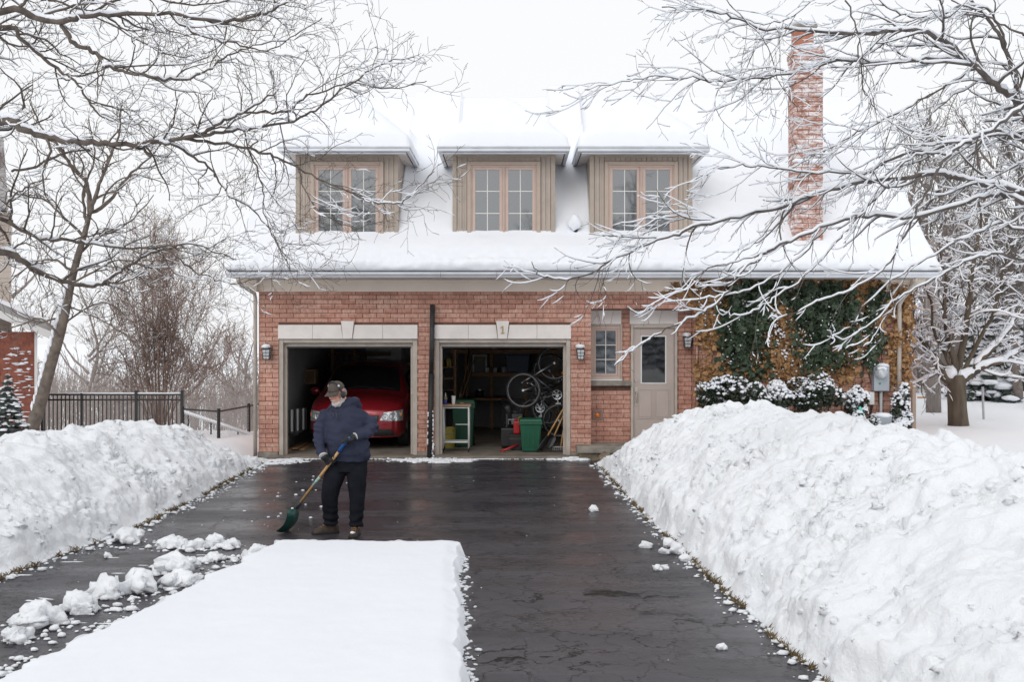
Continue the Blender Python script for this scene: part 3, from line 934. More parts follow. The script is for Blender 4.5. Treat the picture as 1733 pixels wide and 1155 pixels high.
# dormers
DY = 19.2
DX = [(-4.158, -2.204), (-1.134, .82), (1.513, 3.467)]
dl = ['left dormer above the red van bay, crossed by dark twigs', 'middle dormer with pale sky in its window panes', 'right dormer with dark tree reflections in its panes']
M_paneL = M_glass
for (a, b), lb in zip(DX, dl):
    d = obj('dormer', MB().box(a+.006, b-.006, DY+.02, 21.2, 3.7, 5.84), M_clad, house)
    d['label'] = lb
    # vertical cladding boards, front and cheeks
    c = MB()
    def boards(p, q, z0, z1):
        n = max(1, round((q-p)/.098)); wd = (q-p)/n
        for i in range(n):
            c.box(p+i*wd+.004, p+(i+1)*wd-.004, DY, DY+.03, z0, z1)
            c.box(p+i*wd+.018, p+i*wd+.036, DY-.008, DY+.01, z0, z1)
    boards(a+.075, a+.265, 3.8, 5.80); boards(b-.265, b-.075, 3.8, 5.80); boards(a+.272, b-.272, 5.725, 5.80)
    for i in range(14):
        y0 = DY+.06+i*.12
        for x in (a, b): c.box(x-.008 if x == a else x-.004, x+.004 if x == a else x+.008, y0, y0+.105, 3.8, 5.83)
    obj('cladding', c, M_clad, d)
    t = MB().box(a-.012, a+.07, DY-.018, DY+.05, 3.8, 5.835).box(b-.07, b+.012, DY-.018, DY+.05, 3.8, 5.835).box(a+.07, b-.07, DY-.012, DY+.02, 5.80, 5.836)
    obj('corner_board', t, mat('corner_board', (.38,.32,.265), .55, var=.05), d, bevel=.006)
    # casing
    t = MB().box(a+.27, a+.345, DY-.035, DY+.02, 3.9, 5.715).box(b-.345, b-.27, DY-.035, DY+.02, 3.9, 5.715).box(a+.345, b-.345, DY-.035, DY+.02, 5.64, 5.715)
    obj('window_casing', t, mat('casing_taupe', (.43,.345,.285), .5, var=.05), d, bevel=.006)
    t = MB().box(a+.345, a+.372, DY-.012, DY+.03, 4.0, 5.64).box(b-.372, b-.345, DY-.012, DY+.03, 4.0, 5.64).box(a+.372, b-.372, DY-.012, DY+.03, 5.61, 5.64)
    t.box((a+b)/2-.03, (a+b)/2+.03, DY-.014, DY+.03, 4.0, 5.61).box((a+b)/2-.008, (a+b)/2+.008, DY-.03, DY-.012, 4.0, 5.61)
    obj('window_frame', t, M_casing, d, bevel=.004)
    for (p, q) in ((a+.372, (a+b)/2-.03), ((a+b)/2+.03, b-.372)):
        s_ = MB().box(p+.002, p+.055, DY-.005, DY+.03, 4.15, 5.608).box(q-.055, q-.002, DY-.005, DY+.03, 4.15, 5.608).box(p+.055, q-.055, DY-.005, DY+.03, 5.555, 5.608).box(p+.055, q-.055, DY-.005, DY+.03, 4.15, 4.28)
        obj('sash', s_, M_casing, d, bevel=.004)
        obj('pane', MB().box(p+.05, q-.05, DY+.012, DY+.02, 4.27, 5.56), M_glass, d)
        g = MB().box((p+q)/2-.007, (p+q)/2+.007, DY+.006, DY+.0115, 4.28, 5.555)
        for z in (4.715, 5.142): g.box(p+.055, q-.055, DY+.0055, DY+.0112, z-.007, z+.007)
        obj('grille', g, M_grille, d)
    # eaves
    ea, eb, ey = a-.20, b+.20, 18.87
    obj('dormer_soffit', MB().box(ea+.02, eb-.02, ey, DY+.02, 5.838, 5.85).box(ea+.02, a, DY+.02, 21.2, 5.838, 5.85).box(b, eb-.02, DY+.02, 21.2, 5.838, 5.85), M_soffit, d)
    g = MB()
    g.box(ea-.07, eb+.07, ey-.085, ey, 5.835, 5.90).box(ea-.085, eb+.085, ey-.10, ey, 5.901, 5.935)
    for x0, x1, y0, y1 in ((ea-.07, ea, ea-.085, ea), (eb, eb+.07, eb, eb+.085)):
        g.box(x0, x1, ey+.001, 20.95, 5.835, 5.90); g.box(y0, y1, ey+.001, 20.95, 5.901, 5.935)
    g.box(ea, eb, ey-.03, ey+.02, 5.80, 5.833)
    obj('dormer_gutter', g, M_gutter, d, bevel=.008)
    rs = []
    for i in range(9):
        y = lerp(ey, 22.2, i/8)
        rs.append([(lerp(ea, eb, j/8), y, 5.86 + .95*min(min(lerp(ea, eb, j/8)-ea, eb-lerp(ea, eb, j/8)), y-ey)) for j in range(9)])
    obj('dormer_roof', MB().grid(rs), M_shingle, d)
    for x in (ea-.06, eb-.02):
        k = MB()
        for i in range(3): k.box(x+.02*i-.01, x+.09+.02*i, 20.9+.05*i, 21.0+.05*i, 5.62+.05*i, 5.80+.03*i)
        obj('shingle', k, M_shingle, d)

# window and door in the recess
win = obj('window', MB().box(1.56, 2.13, YR-.02, YR+.05, 1.50, 1.56).box(1.56, 2.13, YR-.02, YR+.05, 2.49, 2.545).box(1.56, 1.61, YR-.02, YR+.05, 1.56, 2.49).box(2.08, 2.13, YR-.02, YR+.05, 1.56, 2.49), M_casing, house, bevel=.005)
obj('window_casing', MB().box(1.53, 1.559, YR-.04, YR+.03, 1.47, 2.57).box(2.131, 2.16, YR-.04, YR+.03, 1.47, 2.57).box(1.559, 2.131, YR-.04, YR+.03, 2.546, 2.57), M_trim, win, bevel=.004)
obj('sash', MB().box(1.612, 1.65, YR-.01, YR+.03, 1.562, 2.488).box(2.04, 2.078, YR-.01, YR+.03, 1.562, 2.488).box(1.65, 2.04, YR-.01, YR+.03, 1.562, 1.605).box(1.65, 2.04, YR-.01, YR+.03, 2.45, 2.488), M_casing, win, bevel=.004)
obj('pane', MB().box(1.645, 2.045, YR+.008, YR+.015, 1.60, 2.455), M_glass, win)
g = MB().box(1.838, 1.852, YR+.001, YR+.007, 1.605, 2.45)
for z in (1.885, 2.17): g.box(1.65, 2.04, YR+.0005, YR+.0068, z-.007, z+.007)
obj('grille', g, M_grille, win)
obj('window_sill', MB().box(1.525, 2.33, YR-.10, YR+.05, 1.37, 1.465), M_concrete, win, bevel=.008)
obj('sill_top', MB().box(1.53, 2.16, YR-.06, YR+.02, 1.468, 1.50), M_white, win, bevel=.004)
for (a, b) in ((1.53, 2.15), (2.315, 3.265)):
    L = obj('lintel', MB().box(a+.02, b-.02, YR+.02, YR+.1, 2.60, 2.84), M_mortar, house)
    cx = (a+b)/2
    obj('stone', MB().prism([(a,2.58),(cx-.10,2.58),(cx-.16,2.85),(a,2.85)], YR-.02, YR+.06), M_stone, L, bevel=.004)
    obj('keystone', MB().prism([(cx-.095,2.58),(cx+.095,2.58),(cx+.155,2.85),(cx-.155,2.85)], YR-.03, YR+.06), M_stone, L, bevel=.004)
    obj('stone', MB().prism([(cx+.10,2.58),(b,2.58),(b,2.85),(cx+.16,2.85)], YR-.02, YR+.06), M_stone, L, bevel=.004)
dr = obj('entrance_door', MB().box(2.39, 3.19, YR+.0, YR+.045, .35, 1.405).box(2.39, 2.53, YR, YR+.045, 1.405, 2.50).box(3.04, 3.19, YR, YR+.045, 1.405, 2.50).box(2.53, 3.04, YR, YR+.045, 2.36, 2.50), M_door, house, bevel=.004)
obj('door_frame', MB().box(2.335, 2.386, YR-.05, YR+.06, .2, 2.575).box(3.194, 3.25, YR-.05, YR+.06, .2, 2.575).box(2.386, 3.194, YR-.05, YR+.06, 2.505, 2.575), M_trim, dr, bevel=.006)
obj('door_glass', MB().box(2.545, 3.025, YR+.015, YR+.022, 1.42, 2.345), mat('door_glass', (.012,.012,.014), .03, ior=1.9, bump=.02, bscale=3), dr)
obj('glazing_bead', MB().box(2.53, 2.556, YR-.012, YR+.03, 1.405, 2.36).box(3.014, 3.04, YR-.012, YR+.03, 1.405, 2.36).box(2.556, 3.014, YR-.012, YR+.03, 2.335, 2.36).box(2.556, 3.014, YR-.012, YR+.03, 1.405, 1.43), M_white, dr, bevel=.003)
for x0, x1 in ((2.50, 2.74), (2.84, 3.08)):
    obj('door_panel', MB().box(x0, x1, YR-.006, YR+.01, .75, 1.27), M_door, dr, bevel=.005)
    obj('panel_moulding', MB().box(x0-.03, x0-.012, YR-.012, YR+.01, .72, 1.30).box(x1+.012, x1+.03, YR-.012, YR+.01, .72, 1.30).box(x0-.03, x1+.03, YR-.0115, YR+.01, 1.285, 1.303).box(x0-.03, x1+.03, YR-.0115, YR+.01, .717, .735), M_door, dr)
obj('door_handle', MB().box(2.415, 2.47, YR-.015, YR+.005, 1.22, 1.34).box(2.42, 2.465, YR-.015, YR+.005, .98, 1.09).tube([(2.443,YR-.012,1.27),(2.443,YR-.06,1.25),(2.443,YR-.065,1.15),(2.443,YR-.055,1.06),(2.443,YR-.012,1.03)], .011, 6), M_brass, dr)
obj('deadbolt', MB().lathe((2.44, YR-.022, 1.47), [(.0,0),(.026,0),(.03,.02)], 'y', 14), M_brass, dr, smooth=False)
st = obj('porch_step', MB().box(1.22, REC[1]+.3, 18.72, YR-.005, .135, .26), M_concrete, house, bevel=.012)
obj('step_base', MB().box(1.27, REC[1]+.3, 18.77, YR-.006, -.05, .13), mat('rough_stone', (.25,.20,.14), .9, var=.4, scale=7, bump=.9, bscale=14, bdist=.03), st)
o = MB().blob((1.72,18.42,.06), (.13,.16,.13), 21, .35, 14, 9)
tag(obj('edging_stone', o, mat('rough_stone', (.25,.20,.14)), smooth=True, origin=(1.72,18.42,0)), 'brown fieldstone at the driveway corner below the entrance step', 'stone')

# ---- garage interior shell
YI = YF+.24
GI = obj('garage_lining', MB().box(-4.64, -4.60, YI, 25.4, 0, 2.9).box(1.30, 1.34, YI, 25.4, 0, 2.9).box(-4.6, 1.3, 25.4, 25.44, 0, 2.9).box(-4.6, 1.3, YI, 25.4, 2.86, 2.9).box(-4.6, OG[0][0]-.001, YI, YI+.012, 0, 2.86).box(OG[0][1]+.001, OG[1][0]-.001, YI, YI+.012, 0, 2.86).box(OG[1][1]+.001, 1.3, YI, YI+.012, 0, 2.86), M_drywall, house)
tag(obj('garage_floor', MB().box(-4.66, 1.36, 18.95, 25.45, -.2, .055), mat('garage_floor', (.20,.17,.14), .7, var=.3, scale=3), bevel=.015), kind='structure')
bd = obj('back_door', MB().box(-3.72, -2.82, 25.34, 25.39, .06, 2.07), M_white, house)
for x0, x1 in ((-3.62,-3.31),(-3.23,-2.92)):
    for z0, z1 in ((.25,.85),(1.0,1.5),(1.62,1.95)):
        obj('door_panel', MB().box(x0, x1, 25.325, 25.345, z0, z1), M_white, bd, bevel=.008)
obj('door_frame', MB().box(-3.80, -3.725, 25.32, 25.39, .06, 2.14).box(-2.815, -2.74, 25.32, 25.39, .06, 2.14).box(-3.725, -2.815, 25.32, 25.39, 2.075, 2.14), M_drywall, bd)

# ---- snow lying on the roofs
def roof_snow():
    TT = [(18.4,.20),(18.5,.26),(18.8,.25),(19.15,.16),(19.5,.19),(20.5,.22),(22.8,.22)]
    prof = [(18.50,3.55,0),(18.44,3.555,0),(18.415,3.60,1),(18.405,3.65,1),(18.41,3.70,1),(18.44,3.745,1),(18.49,3.785,1)]
    Y = 18.54
    while Y < RY-.25: prof.append((Y, DK(Y)+.07 + interp(Y, TT)*1.0, 2)); Y += .04
    for k in range(9):
        a = -PI/4 + PI/2*k/8
        prof.append((RY + .25*math.sin(a)/.707, DK(RY)+.05+.20-.25*abs(math.sin(a))/.707*.55, 2))
    Y = RY+.3
    while Y < 27: prof.append((Y, DK(2*RY-Y)+.07+.2, 2)); Y += .25
    prof.append((27.1, 3.5, 0))
    n = int((RX1-RX0+.1)/.036)
    rows = []
    for i in range(n+1):
        x = lerp(RX0-.04, RX1+.04, i/n)
        e = min(x-(RX0-.04), (RX1+.04)-x)
        rd = math.sqrt(max(0, 1-(1-min(1, e/.16))**2))
        row = []
        for (Y, Z, k) in prof:
            p = Vector((x, Y, Z))
            dz = 0
            if k == 1:
                d = .030*noise.fractal(p*9, .9, 2.1, 4) + .02*noise.noise(Vector((x*1.3,1,1)))
                Y2, Z2 = Y - d, Z + d*.7 + .035*noise.noise(Vector((x*.8,5,2)))
            elif k == 2:
                dz = .035*noise.fractal(Vector((x*.7, Y*.9, 0)), .9, 2, 5) + .028*noise.fractal(p*8, .9, 2.1, 3)*sstep(19.0,18.5,Y)
                # drift against and between the dormer cheeks
                for (a, b) in DX:
                    m_ = max(a - x, x - b, 0)
                    if 19.1 < Y < 21.3: dz += .20*math.exp(-(m_/.11)**2)*sstep(19.18,19.9,Y)*(1 if m_ > 0 else 0)
                if .82 < x < 1.513: dz += .26*sstep(19.2,20.0,Y)
                if -2.2 < x < -1.13: dz += .12*sstep(19.2,20.0,Y)
                Y2, Z2 = Y, Z + dz
            else: Y2, Z2 = Y, Z
            dk = DK(min(Y, 2*RY-Y)) + .07
            if k: Z2 = dk + (Z2-dk)*rd if Z2 > dk else Z2
            row.append((x, Y2, Z2))
        rows.append(row)
    o = obj('roof_snow', MB().grid(rows), M_roofsnow, smooth=True)
    tag(o, 'thick blanket of snow over the main roof down to the gutter', 'snow', kind='stuff')
roof_snow()
for (a, b), lb in zip(DX, ('left', 'middle', 'right')):
    ea, eb, ey = a-.275, b+.275, 18.785
    rows = []
    ny = 70
    for i in range(ny+1):
        y = lerp(ey, 22.3, i/ny)
        row = []
        nx_ = 60
        for j in range(nx_+1):
            x = lerp(ea, eb, j/nx_)
            dx = min(x-ea, eb-x); dy = y-ey
            k = .14
            m_ = -k*math.log(math.exp(-dx/k) + math.exp(-dy/k) + math.exp(-(1.22)/k)) + k*.69
            m_ = max(0, m_)
            th = .13*math.sqrt(max(0, 1-(1-min(1, min(dx,dy)/.10))**2))
            z = 5.945 + .93*m_ + th + .02*noise.fractal(Vector((x*3, y*3, 7)), .9, 2, 4)*min(1, min(dx,dy)/.05)
            if i == 0 or j in (0, nx_): z = 5.937
            row.append((x, y + (.02*noise.noise(Vector((x*4,2,2))) if i < 6 else 0), z))
        rows.append(row)
    o = obj('roof_snow', MB().grid(rows), M_roofsnow, smooth=True)
    tag(o, f'rounded snow cap on the hipped roof of the {lb} dormer', 'snow', kind='stuff')

v = thing('roof_vent', 'small black roof vent capped with snow beside the right dormer', 'roof vent', P(974, 398, 19.25))
p = BASE[v.name]
obj('vent_pipe', MB().lathe(p+Vector((0,0,-.12)), [(.05,0),(.05,.24),(.085,.25),(.085,.30),(.02,.33)], 'z', 14), M_black, v, smooth=True)
obj('snow_cap', MB().blob(p+Vector((-.02,-.02,.24)), (.12,.11,.15), 4, .3, 14, 10), M_roofsnow, v, smooth=True)

# ------------------------------------------------------------------ things fixed to the house front
def lantern(c, label):
    t = thing('wall_lantern', label, 'wall lamp', (c[0], c[1], c[2]-.16), 'coach lanterns on the brick front')
    x, y, z = c
    obj('back_plate', MB().lathe((x, y-.002, z+.09), [(.055,0),(.055,-.018),(.03,-.03)], 'y', 14), M_lampblack, t)
    obj('arm', MB().tube([(x,y-.02,z+.09),(x,y-.05,z+.17),(x,y-.11,z+.18),(x,y-.13,z+.13)], .012, 6), M_lampblack, t, smooth=True)
    cy = y-.13
    obj('glass', MB().tbox((x,cy), (.052,.052), (.072,.072), z-.125, z+.06), M_lampglass, t)
    k = MB()
    for sx in (-1,0,1):
        for sy in (-1,0,1):
            if sx == 0 and sy == 0: continue
            k.beam((x+sx*.054,cy+sy*.054,z-.125),(x+sx*.074,cy+sy*.074,z+.06), .010 if sx and sy else .006)
    for q in (0,.33,.67,1):
        h = lerp(.056,.076,q); zz = lerp(z-.125,z+.06,q)
        for a, b in (((-1,-1),(1,-1)),((1,-1),(1,1)),((1,1),(-1,1)),((-1,1),(-1,-1))):
            k.beam((x+a[0]*h,cy+a[1]*h,zz),(x+b[0]*h,cy+b[1]*h,zz), .008)
    obj('cage', k, M_lampblack, t)
    r = obj('lamp_roof', MB().tbox((x,cy),(.085,.085),(.03,.03), z+.062, z+.115).box(x-.06,x+.06,cy-.06,cy+.06,z-.14,z-.128), M_lampblack, t)
    obj('snow_cap', MB().blob((x-.01,cy-.01,z+.115), (.085,.085,.05), x, .25, 14, 9), M_roofsnow, t, smooth=True)
lantern((XA(453,19.1), YF, ZA(597,19.1)), 'snow-capped black wall lantern left of the van bay')
lantern((XA(982,19.1), YF, ZA(597,19.1)), 'snow-capped black wall lantern between the right garage bay and the window')
lantern((3.43, YR, ZA(577,19.5)), 'dark wall lantern on the brick right of the entrance door')

t = thing('wall_vent', 'small amber lamp lens in a square grey wall plate under the window', 'wall light', (XA(1011,YR), YR, .72))
x, z = XA(1011,YR), ZA(703,YR)
obj('plate', MB().box(x-.10,x-.055,YR-.018,YR+.01,z-.10,z+.10).box(x+.055,x+.10,YR-.018,YR+.01,z-.10,z+.10).box(x-.055,x+.055,YR-.018,YR+.01,z-.10,z-.055).box(x-.055,x+.055,YR-.018,YR+.01,z+.055,z+.10), mat('wall_plate', (.27,.19,.16), .6), t, bevel=.006)
obj('lens', MB().ell((x,YR,z-.005),(.05,.03,.05),14,10), M_amber, t, smooth=True)

# meter box
t = thing('electric_meter', 'grey electricity meter box on the ivy-covered wall', 'meter box', (XA(1490,19.05), 19.05, .2))
mx0, mx1 = XA(1477,19.05), XA(1503,19.05)
z0, z1 = ZA(662,19.05), ZA(620,19.05)
M_meter = mat('meter_grey', (.36,.39,.43), .45, var=.05)
obj('cabinet', MB().box(mx0, mx1, 18.98, 19.14, z0, z1), M_meter, t, bevel=.008)
mc = P(1491, 632, 18.95)
obj('dial', MB().lathe((mc.x, 18.98, mc.z), [(.115,0),(.115,-.04),(.10,-.05),(.095,-.13),(.07,-.15)], 'y', 22), mat('meter_glass', (.45,.48,.50), .12, var=.3, scale=14, coat=.5), t, smooth=True)
obj('conduit', MB().tube([(mx0+.16,19.05,z0),(mx0+.16,19.05,.25)], .032, 10), M_galv, t, smooth=True)
obj('snow_cap', MB().blob(((mx0+mx1)/2, 19.04, z1+.01), (.18,.09,.045), 2, .3, 16, 9).blob((mc.x, 18.91, mc.z+.09), (.10,.07,.04), 6, .3, 12, 8), M_roofsnow, t, smooth=True)
obj('label_mark', MB().box(mc.x-.03, mc.x+.01, 18.976, 18.98, mc.z-.22, mc.z-.18), mat('green_mark', (.05,.25,.10), .5), t)
t = thing('utility_box', 'low grey utility box with snow on top under the meter', 'utility box', P(1496, 728, 18.7))
c = P(1496, 712, 18.7)
obj('box_body', MB().box(c.x-.14, c.x+.12, 18.62, 18.82, c.z-.10, c.z+.08), M_meter, t, bevel=.01)
obj('box_post', MB().box(c.x-.05, c.x+.05, 18.68, 18.76, .1, c.z-.10), M_galv, t)
obj('snow_cap', MB().blob((c.x-.01, 18.72, c.z+.09), (.17,.13,.06), 12, .3, 14, 9), M_roofsnow, t, smooth=True)
t = thing('cable_box', 'narrow white cable box on the wall left of the meter conduit', 'cable box', P(1474, 685, 19.1))
c = P(1474, 674, 19.1)
obj('cover', MB().box(c.x-.05, c.x+.05, 19.04, 19.13, c.z-.13, c.z+.12), M_white, t, bevel=.012)
obj('cable', MB().tube([(c.x,19.1,c.z-.13),(c.x+.01,19.1,c.z-.4),(c.x,19.1,.3)], .012, 6), M_black, t)
c = P(1463, 716, 18.6)
o = MB().rings([[Vector((c.x+dx+sx*w_, 18.6+sy*.03, z_)) for sx, sy in ((-1,-1),(1,-1),(1,1),(-1,1))] for dx, w_, z_ in ((.03,.06,.35),(0,.06,.6),(-.05,.045,.85),(-.09,.02,1.02))])
tag(obj('garden_stake', o, mat('teal_plastic', (.16,.62,.52), .4), origin=(c.x,18.6,.35), bevel=.01), 'narrow teal plastic piece poking out of the snowy shrub', 'garden item')

# leaning black pole between the garage bays
t = thing('black_pole', 'tall black pole leaning on the brick pier between the garage bays', 'pole', P(727, 776, 18.92))
a, b = P(727.5, 776, 18.93), P(732, 516, 19.08)
a.z = .002
m1 = a.lerp(b, .55)
obj('lower_pole', MB().tube([a, m1], .055, 12), mat('pole_black', (.012,.012,.013), .55, bump=.3, bscale=20), t, smooth=True)
obj('upper_pole', MB().tube([m1, b], .047, 12), mat('pole_black_worn', (.028,.028,.028), .6, var=.4, scale=9), t, smooth=True)
k = MB()
for i in range(15):
    q = a.lerp(b, (i/15)**1.4*.34); R_ = random.Random(i)
    k.blob((q.x+.05+R_.uniform(-.02,.02), q.y-.02, q.z), (.020*R_.uniform(.3,1.2),.02,.035*R_.uniform(.4,1.5)), i, .5, 8, 6)
for i in range(7):
    q = a.lerp(b, R.uniform(.02,.3)); k.blob((q.x-.045, q.y-.03, q.z), (.015,.015,.03), i+50, .5, 8, 6)
obj('snow_streak', k, M_roofsnow, t, smooth=True)

# ------------------------------------------------------------------ ivy
def leafmesh(pts, size, R, normal=(0,-1,0), droop=.6, jitter=.6):
    """small pointed leaves; three faces folded on the midrib"""
    v = []; f = []
    for p in pts:
        s = size*R.uniform(.6,1.35)
        n = Vector((normal[0]+R.gauss(0,jitter), normal[1]+R.gauss(0,jitter), normal[2]+R.gauss(0,jitter)+.25)).normalized()
        d = Vector((R.gauss(0,.6), R.gauss(0,.25), -droop+R.gauss(0,.45)))
        d = (d - n*d.dot(n)).normalized(); r = d.cross(n)
        k = len(v)
        v += [tuple(p - d*s*.45), tuple(p + r*s*.5 - d*s*.15 + n*s*.12), tuple(p + d*s*.65), tuple(p - r*s*.5 - d*s*.15 + n*s*.12)]
        f += [(k, k+1, k+2), (k, k+2, k+3)]
    m = MB(); m.v = v; m.f = f
    return m
M_ivyg = mat('ivy_green', (.050,.078,.036), .55, col2=(.014,.030,.017), scale=22, coat=.05)
M_ivyb = mat('ivy_brown', (.47,.27,.115), .75, col2=(.19,.095,.045), scale=11)
RI = random.Random(5)
green = [(1224,1300,476,632,1.0),(1352,1442,474,630,1.0),(1335,1370,480,560,.5),(1466,1487,490,632,.9),(1300,1345,474,520,.6),(1250,1330,474,500,.7),(1478,1500,480,540,.3),(1268,1290,620,660,.25)]
brown = [(1135,1235,474,500,.7),(1172,1232,495,560,.9),(1178,1240,545,625,.55),(1292,1362,505,648,.9),(1225,1300,476,560,.22),(1345,1440,480,560,.2),(1418,1462,530,640,.75),(1470,1500,500,600,.5),(1440,1480,470,530,.6),(1500,1540,480,530,.35),(1508,1522,520,660,.55),(1530,1542,480,690,.5),(1290,1360,620,650,.3),(1160,1185,520,560,.5),(1168,1184,600,690,.25),(1180,1500,474,486,.8),(1505,1540,560,650,.35),(1185,1240,600,660,.3),(1370,1440,590,660,.35),(1240,1300,560,650,.25)]
gp_, bp_, sp_ = [], [], []
def fill(lst, out, dens, dk=.16):
    for (x0, x1, y0, y1, d) in lst:
        n = int((x1-x0)*(y1-y0)*dens*d)
        for _ in range(n):
            px = RI.gauss((x0+x1)/2, (x1-x0)*.30); py = RI.triangular(y0, y1+6, y0+(y1-y0)*.35)
            px += 9*noise.noise(Vector((py*.03, x0*.1, 1)))
            if px < x0-14 or px > x1+14: continue
            if noise.noise(Vector((px*.05, py*.05, d))) + RI.gauss(0,.25) < -.32: continue
            depth = .03 + dk*max(0, noise.noise(Vector((px*.05, py*.022, 3)))+.40)
            yy = YF - RI.uniform(.012, depth)
            if 1000 < px < 1176 and py > 520: continue
            out.append(P(px, py, yy))
fill(green, gp_, .34, .42); fill(brown, bp_, .24, .22)
bp_ = [p for p in bp_ if p.z < 3.42]; gp_ = [p for p in gp_ if p.z < 3.42]
ivy = thing('ivy', 'climbing ivy in dark green and rusty brown covering the right wall', 'ivy', (5.6, 19.1, .3))
tag(obj('green_leaves', leafmesh(gp_, .10, RI), M_ivyg, ivy), kind='stuff')
tag(obj('brown_leaves', leafmesh(bp_, .09, RI), M_ivyb, ivy), kind='stuff')
k = MB()
for px in (1182,1206,1238,1262,1286,1305,1330,1350,1380,1402,1425,1444,1458,1474,1492,1514,1536):
    pts = []
    for i in range(14):
        py = lerp(740, 482, i/13)
        pts.append(P(px + 10*noise.noise(Vector((py*.02, px, 1))), py, YF-.02))
    k.tube(pts, [.014*(1-i/16) for i in range(14)], 5)
    for i in range(3, 13):
        q = pts[i]; a = RI.uniform(-1,1)
        k.tube([q, q+Vector((a*.12,-.005,.12)), q+Vector((a*.3,0,.2))], [.006,.005,.003], 4)
obj('stems', k, mat('ivy_stem', (.12,.075,.045), .9), ivy)
k = MB()
allp = gp_ + bp_
for _ in range(1100):
    p = RI.choice(allp)
    m_ = noise.noise(Vector((p.x*1.5, 1, p.z*1.1)))
    if m_ < .05 and RI.random() < .75: continue
    k.blob((p.x, p.y-.035, p.z), (RI.uniform(.006,.024), .012, RI.uniform(.005,.018)), RI.random()*50, .5, 7, 5)
for px0, py0, n in ((1338,575,40),(1313,605,45),(1240,575,22),(1460,545,34),(1448,600,24),(1318,540,36),(1238,600,18)):
    for _ in range(n):
        q = P(RI.gauss(px0,9), RI.gauss(py0,20), YF-.12); k.blob(q, (RI.uniform(.012,.032),.02,RI.uniform(.008,.022)), RI.random()*50, .5, 7, 5)
tag(obj('snow_flecks', k, M_roofsnow, ivy, smooth=True), kind='stuff')

# ------------------------------------------------------------------ evergreen shrubs against the wall
M_shrub = mat('shrub_green', (.040,.058,.030), .55, col2=(.014,.022,.013), scale=12, coat=.1)
M_shrubstem = mat('shrub_stem', (.09,.065,.05), .9)
def shrub(label, px, py, rpx, rpz, Y, n, sd, size=.05, snow=1.0, group=None, material=None):
    R = random.Random(sd)
    c = P(px, py, Y); rx, rz = rpx*Y/F, rpz*Y/F; ry = min(rx, .45)
    base = .3
    t = thing('shrub', label, 'shrub', (c.x, c.y, base), group)
    pts = []
    lobes = [(Vector((R.gauss(0,.45)*rx, R.gauss(0,.3)*ry, R.uniform(-.6,.55)*rz)), R.uniform(.35,.6)) for _ in range(9)]
    for _ in range(n):
        lc, lr = R.choice(lobes)
        d = Vector((R.gauss(0,1),R.gauss(0,1),R.gauss(0,1))).normalized()*(lr*R.uniform(.55,1.08))
        p = c + lc + Vector((d.x*rx, d.y*ry, d.z*rz))
        if p.y > YF-.06: p.y = YF-.06-R.uniform(0,.1)
        pts.append(p)
    tag(obj('leaves', leafmesh(pts, size, R, (0,-.5,.5), .1, .9), material or M_shrub, t), kind='stuff')
    k = MB()
    for _ in range(7):
        lc, lr = R.choice(lobes)
        q = c + lc
        k.tube([(c.x+R.gauss(0,.06), c.y, base-.1), (lerp(c.x,q.x,.5), lerp(c.y,q.y,.5), lerp(base,q.z,.6)), q], [.016,.012,.005], 5)
    obj('stems', k, M_shrubstem, t)
    s_ = MB()
    for (lc, lr) in lobes:
        for _ in range(int(44*snow)):
            a = R.uniform(0,2*PI); e = math.asin(R.uniform(.05,1))
            d = Vector((math.cos(a)*math.cos(e), math.sin(a)*math.cos(e), math.sin(e)))*lr
            p = c + lc + Vector((d.x*rx, d.y*ry, d.z*rz))
            if p.y > YF-.05: continue
            g = .35+.65*R.random()**2
            s_.blob((p.x, p.y-.01, p.z+.01), (.040*g, .040*g, .028*g), R.random()*60, .55, 8, 6)
    tag(obj('snow', s_, M_roofsnow, t, smooth=True), kind='stuff')
G = 'snowy evergreen shrubs along the ivy wall'
shrub('snow-dusted evergreen shrub nearest the entrance door', 1214, 668, 36, 34, 18.62, 2600, 1, group=G)
shrub('dark evergreen shrub second from the door, below the green ivy', 1262, 668, 36, 34, 18.55, 2600, 2, group=G)
shrub('shrub with the heaviest snow load, below the brown ivy', 1318, 680, 34, 34, 18.4, 2400, 3, snow=2.2, group=G)
shrub('rounded snow-flecked shrub left of the bare brick patch', 1368, 674, 46, 42, 18.5, 3400, 4, snow=1.2, group=G)
shrub('low dark shrub filling the gap between the second and the heaviest-laden shrub', 1290, 690, 24, 24, 18.7, 1400, 8, snow=.5, group=G)
shrub('small snowy shrub around the teal plastic piece', 1450, 692, 20, 34, 18.75, 1300, 5, snow=1.8, group=G)
shrub('shrub at the foot of the meter conduit', 1478, 718, 20, 20, 18.85, 1100, 6, snow=.8, group=G)
shrub('tall narrow shrub hugging the right house corner', 1528, 690, 19, 50, 18.9, 1800, 7, snow=1.4, group=G)
shrub('low snowy shrub in front of the right house corner', 1518, 726, 22, 16, 18.5, 900, 9, snow=1.3, group=G)

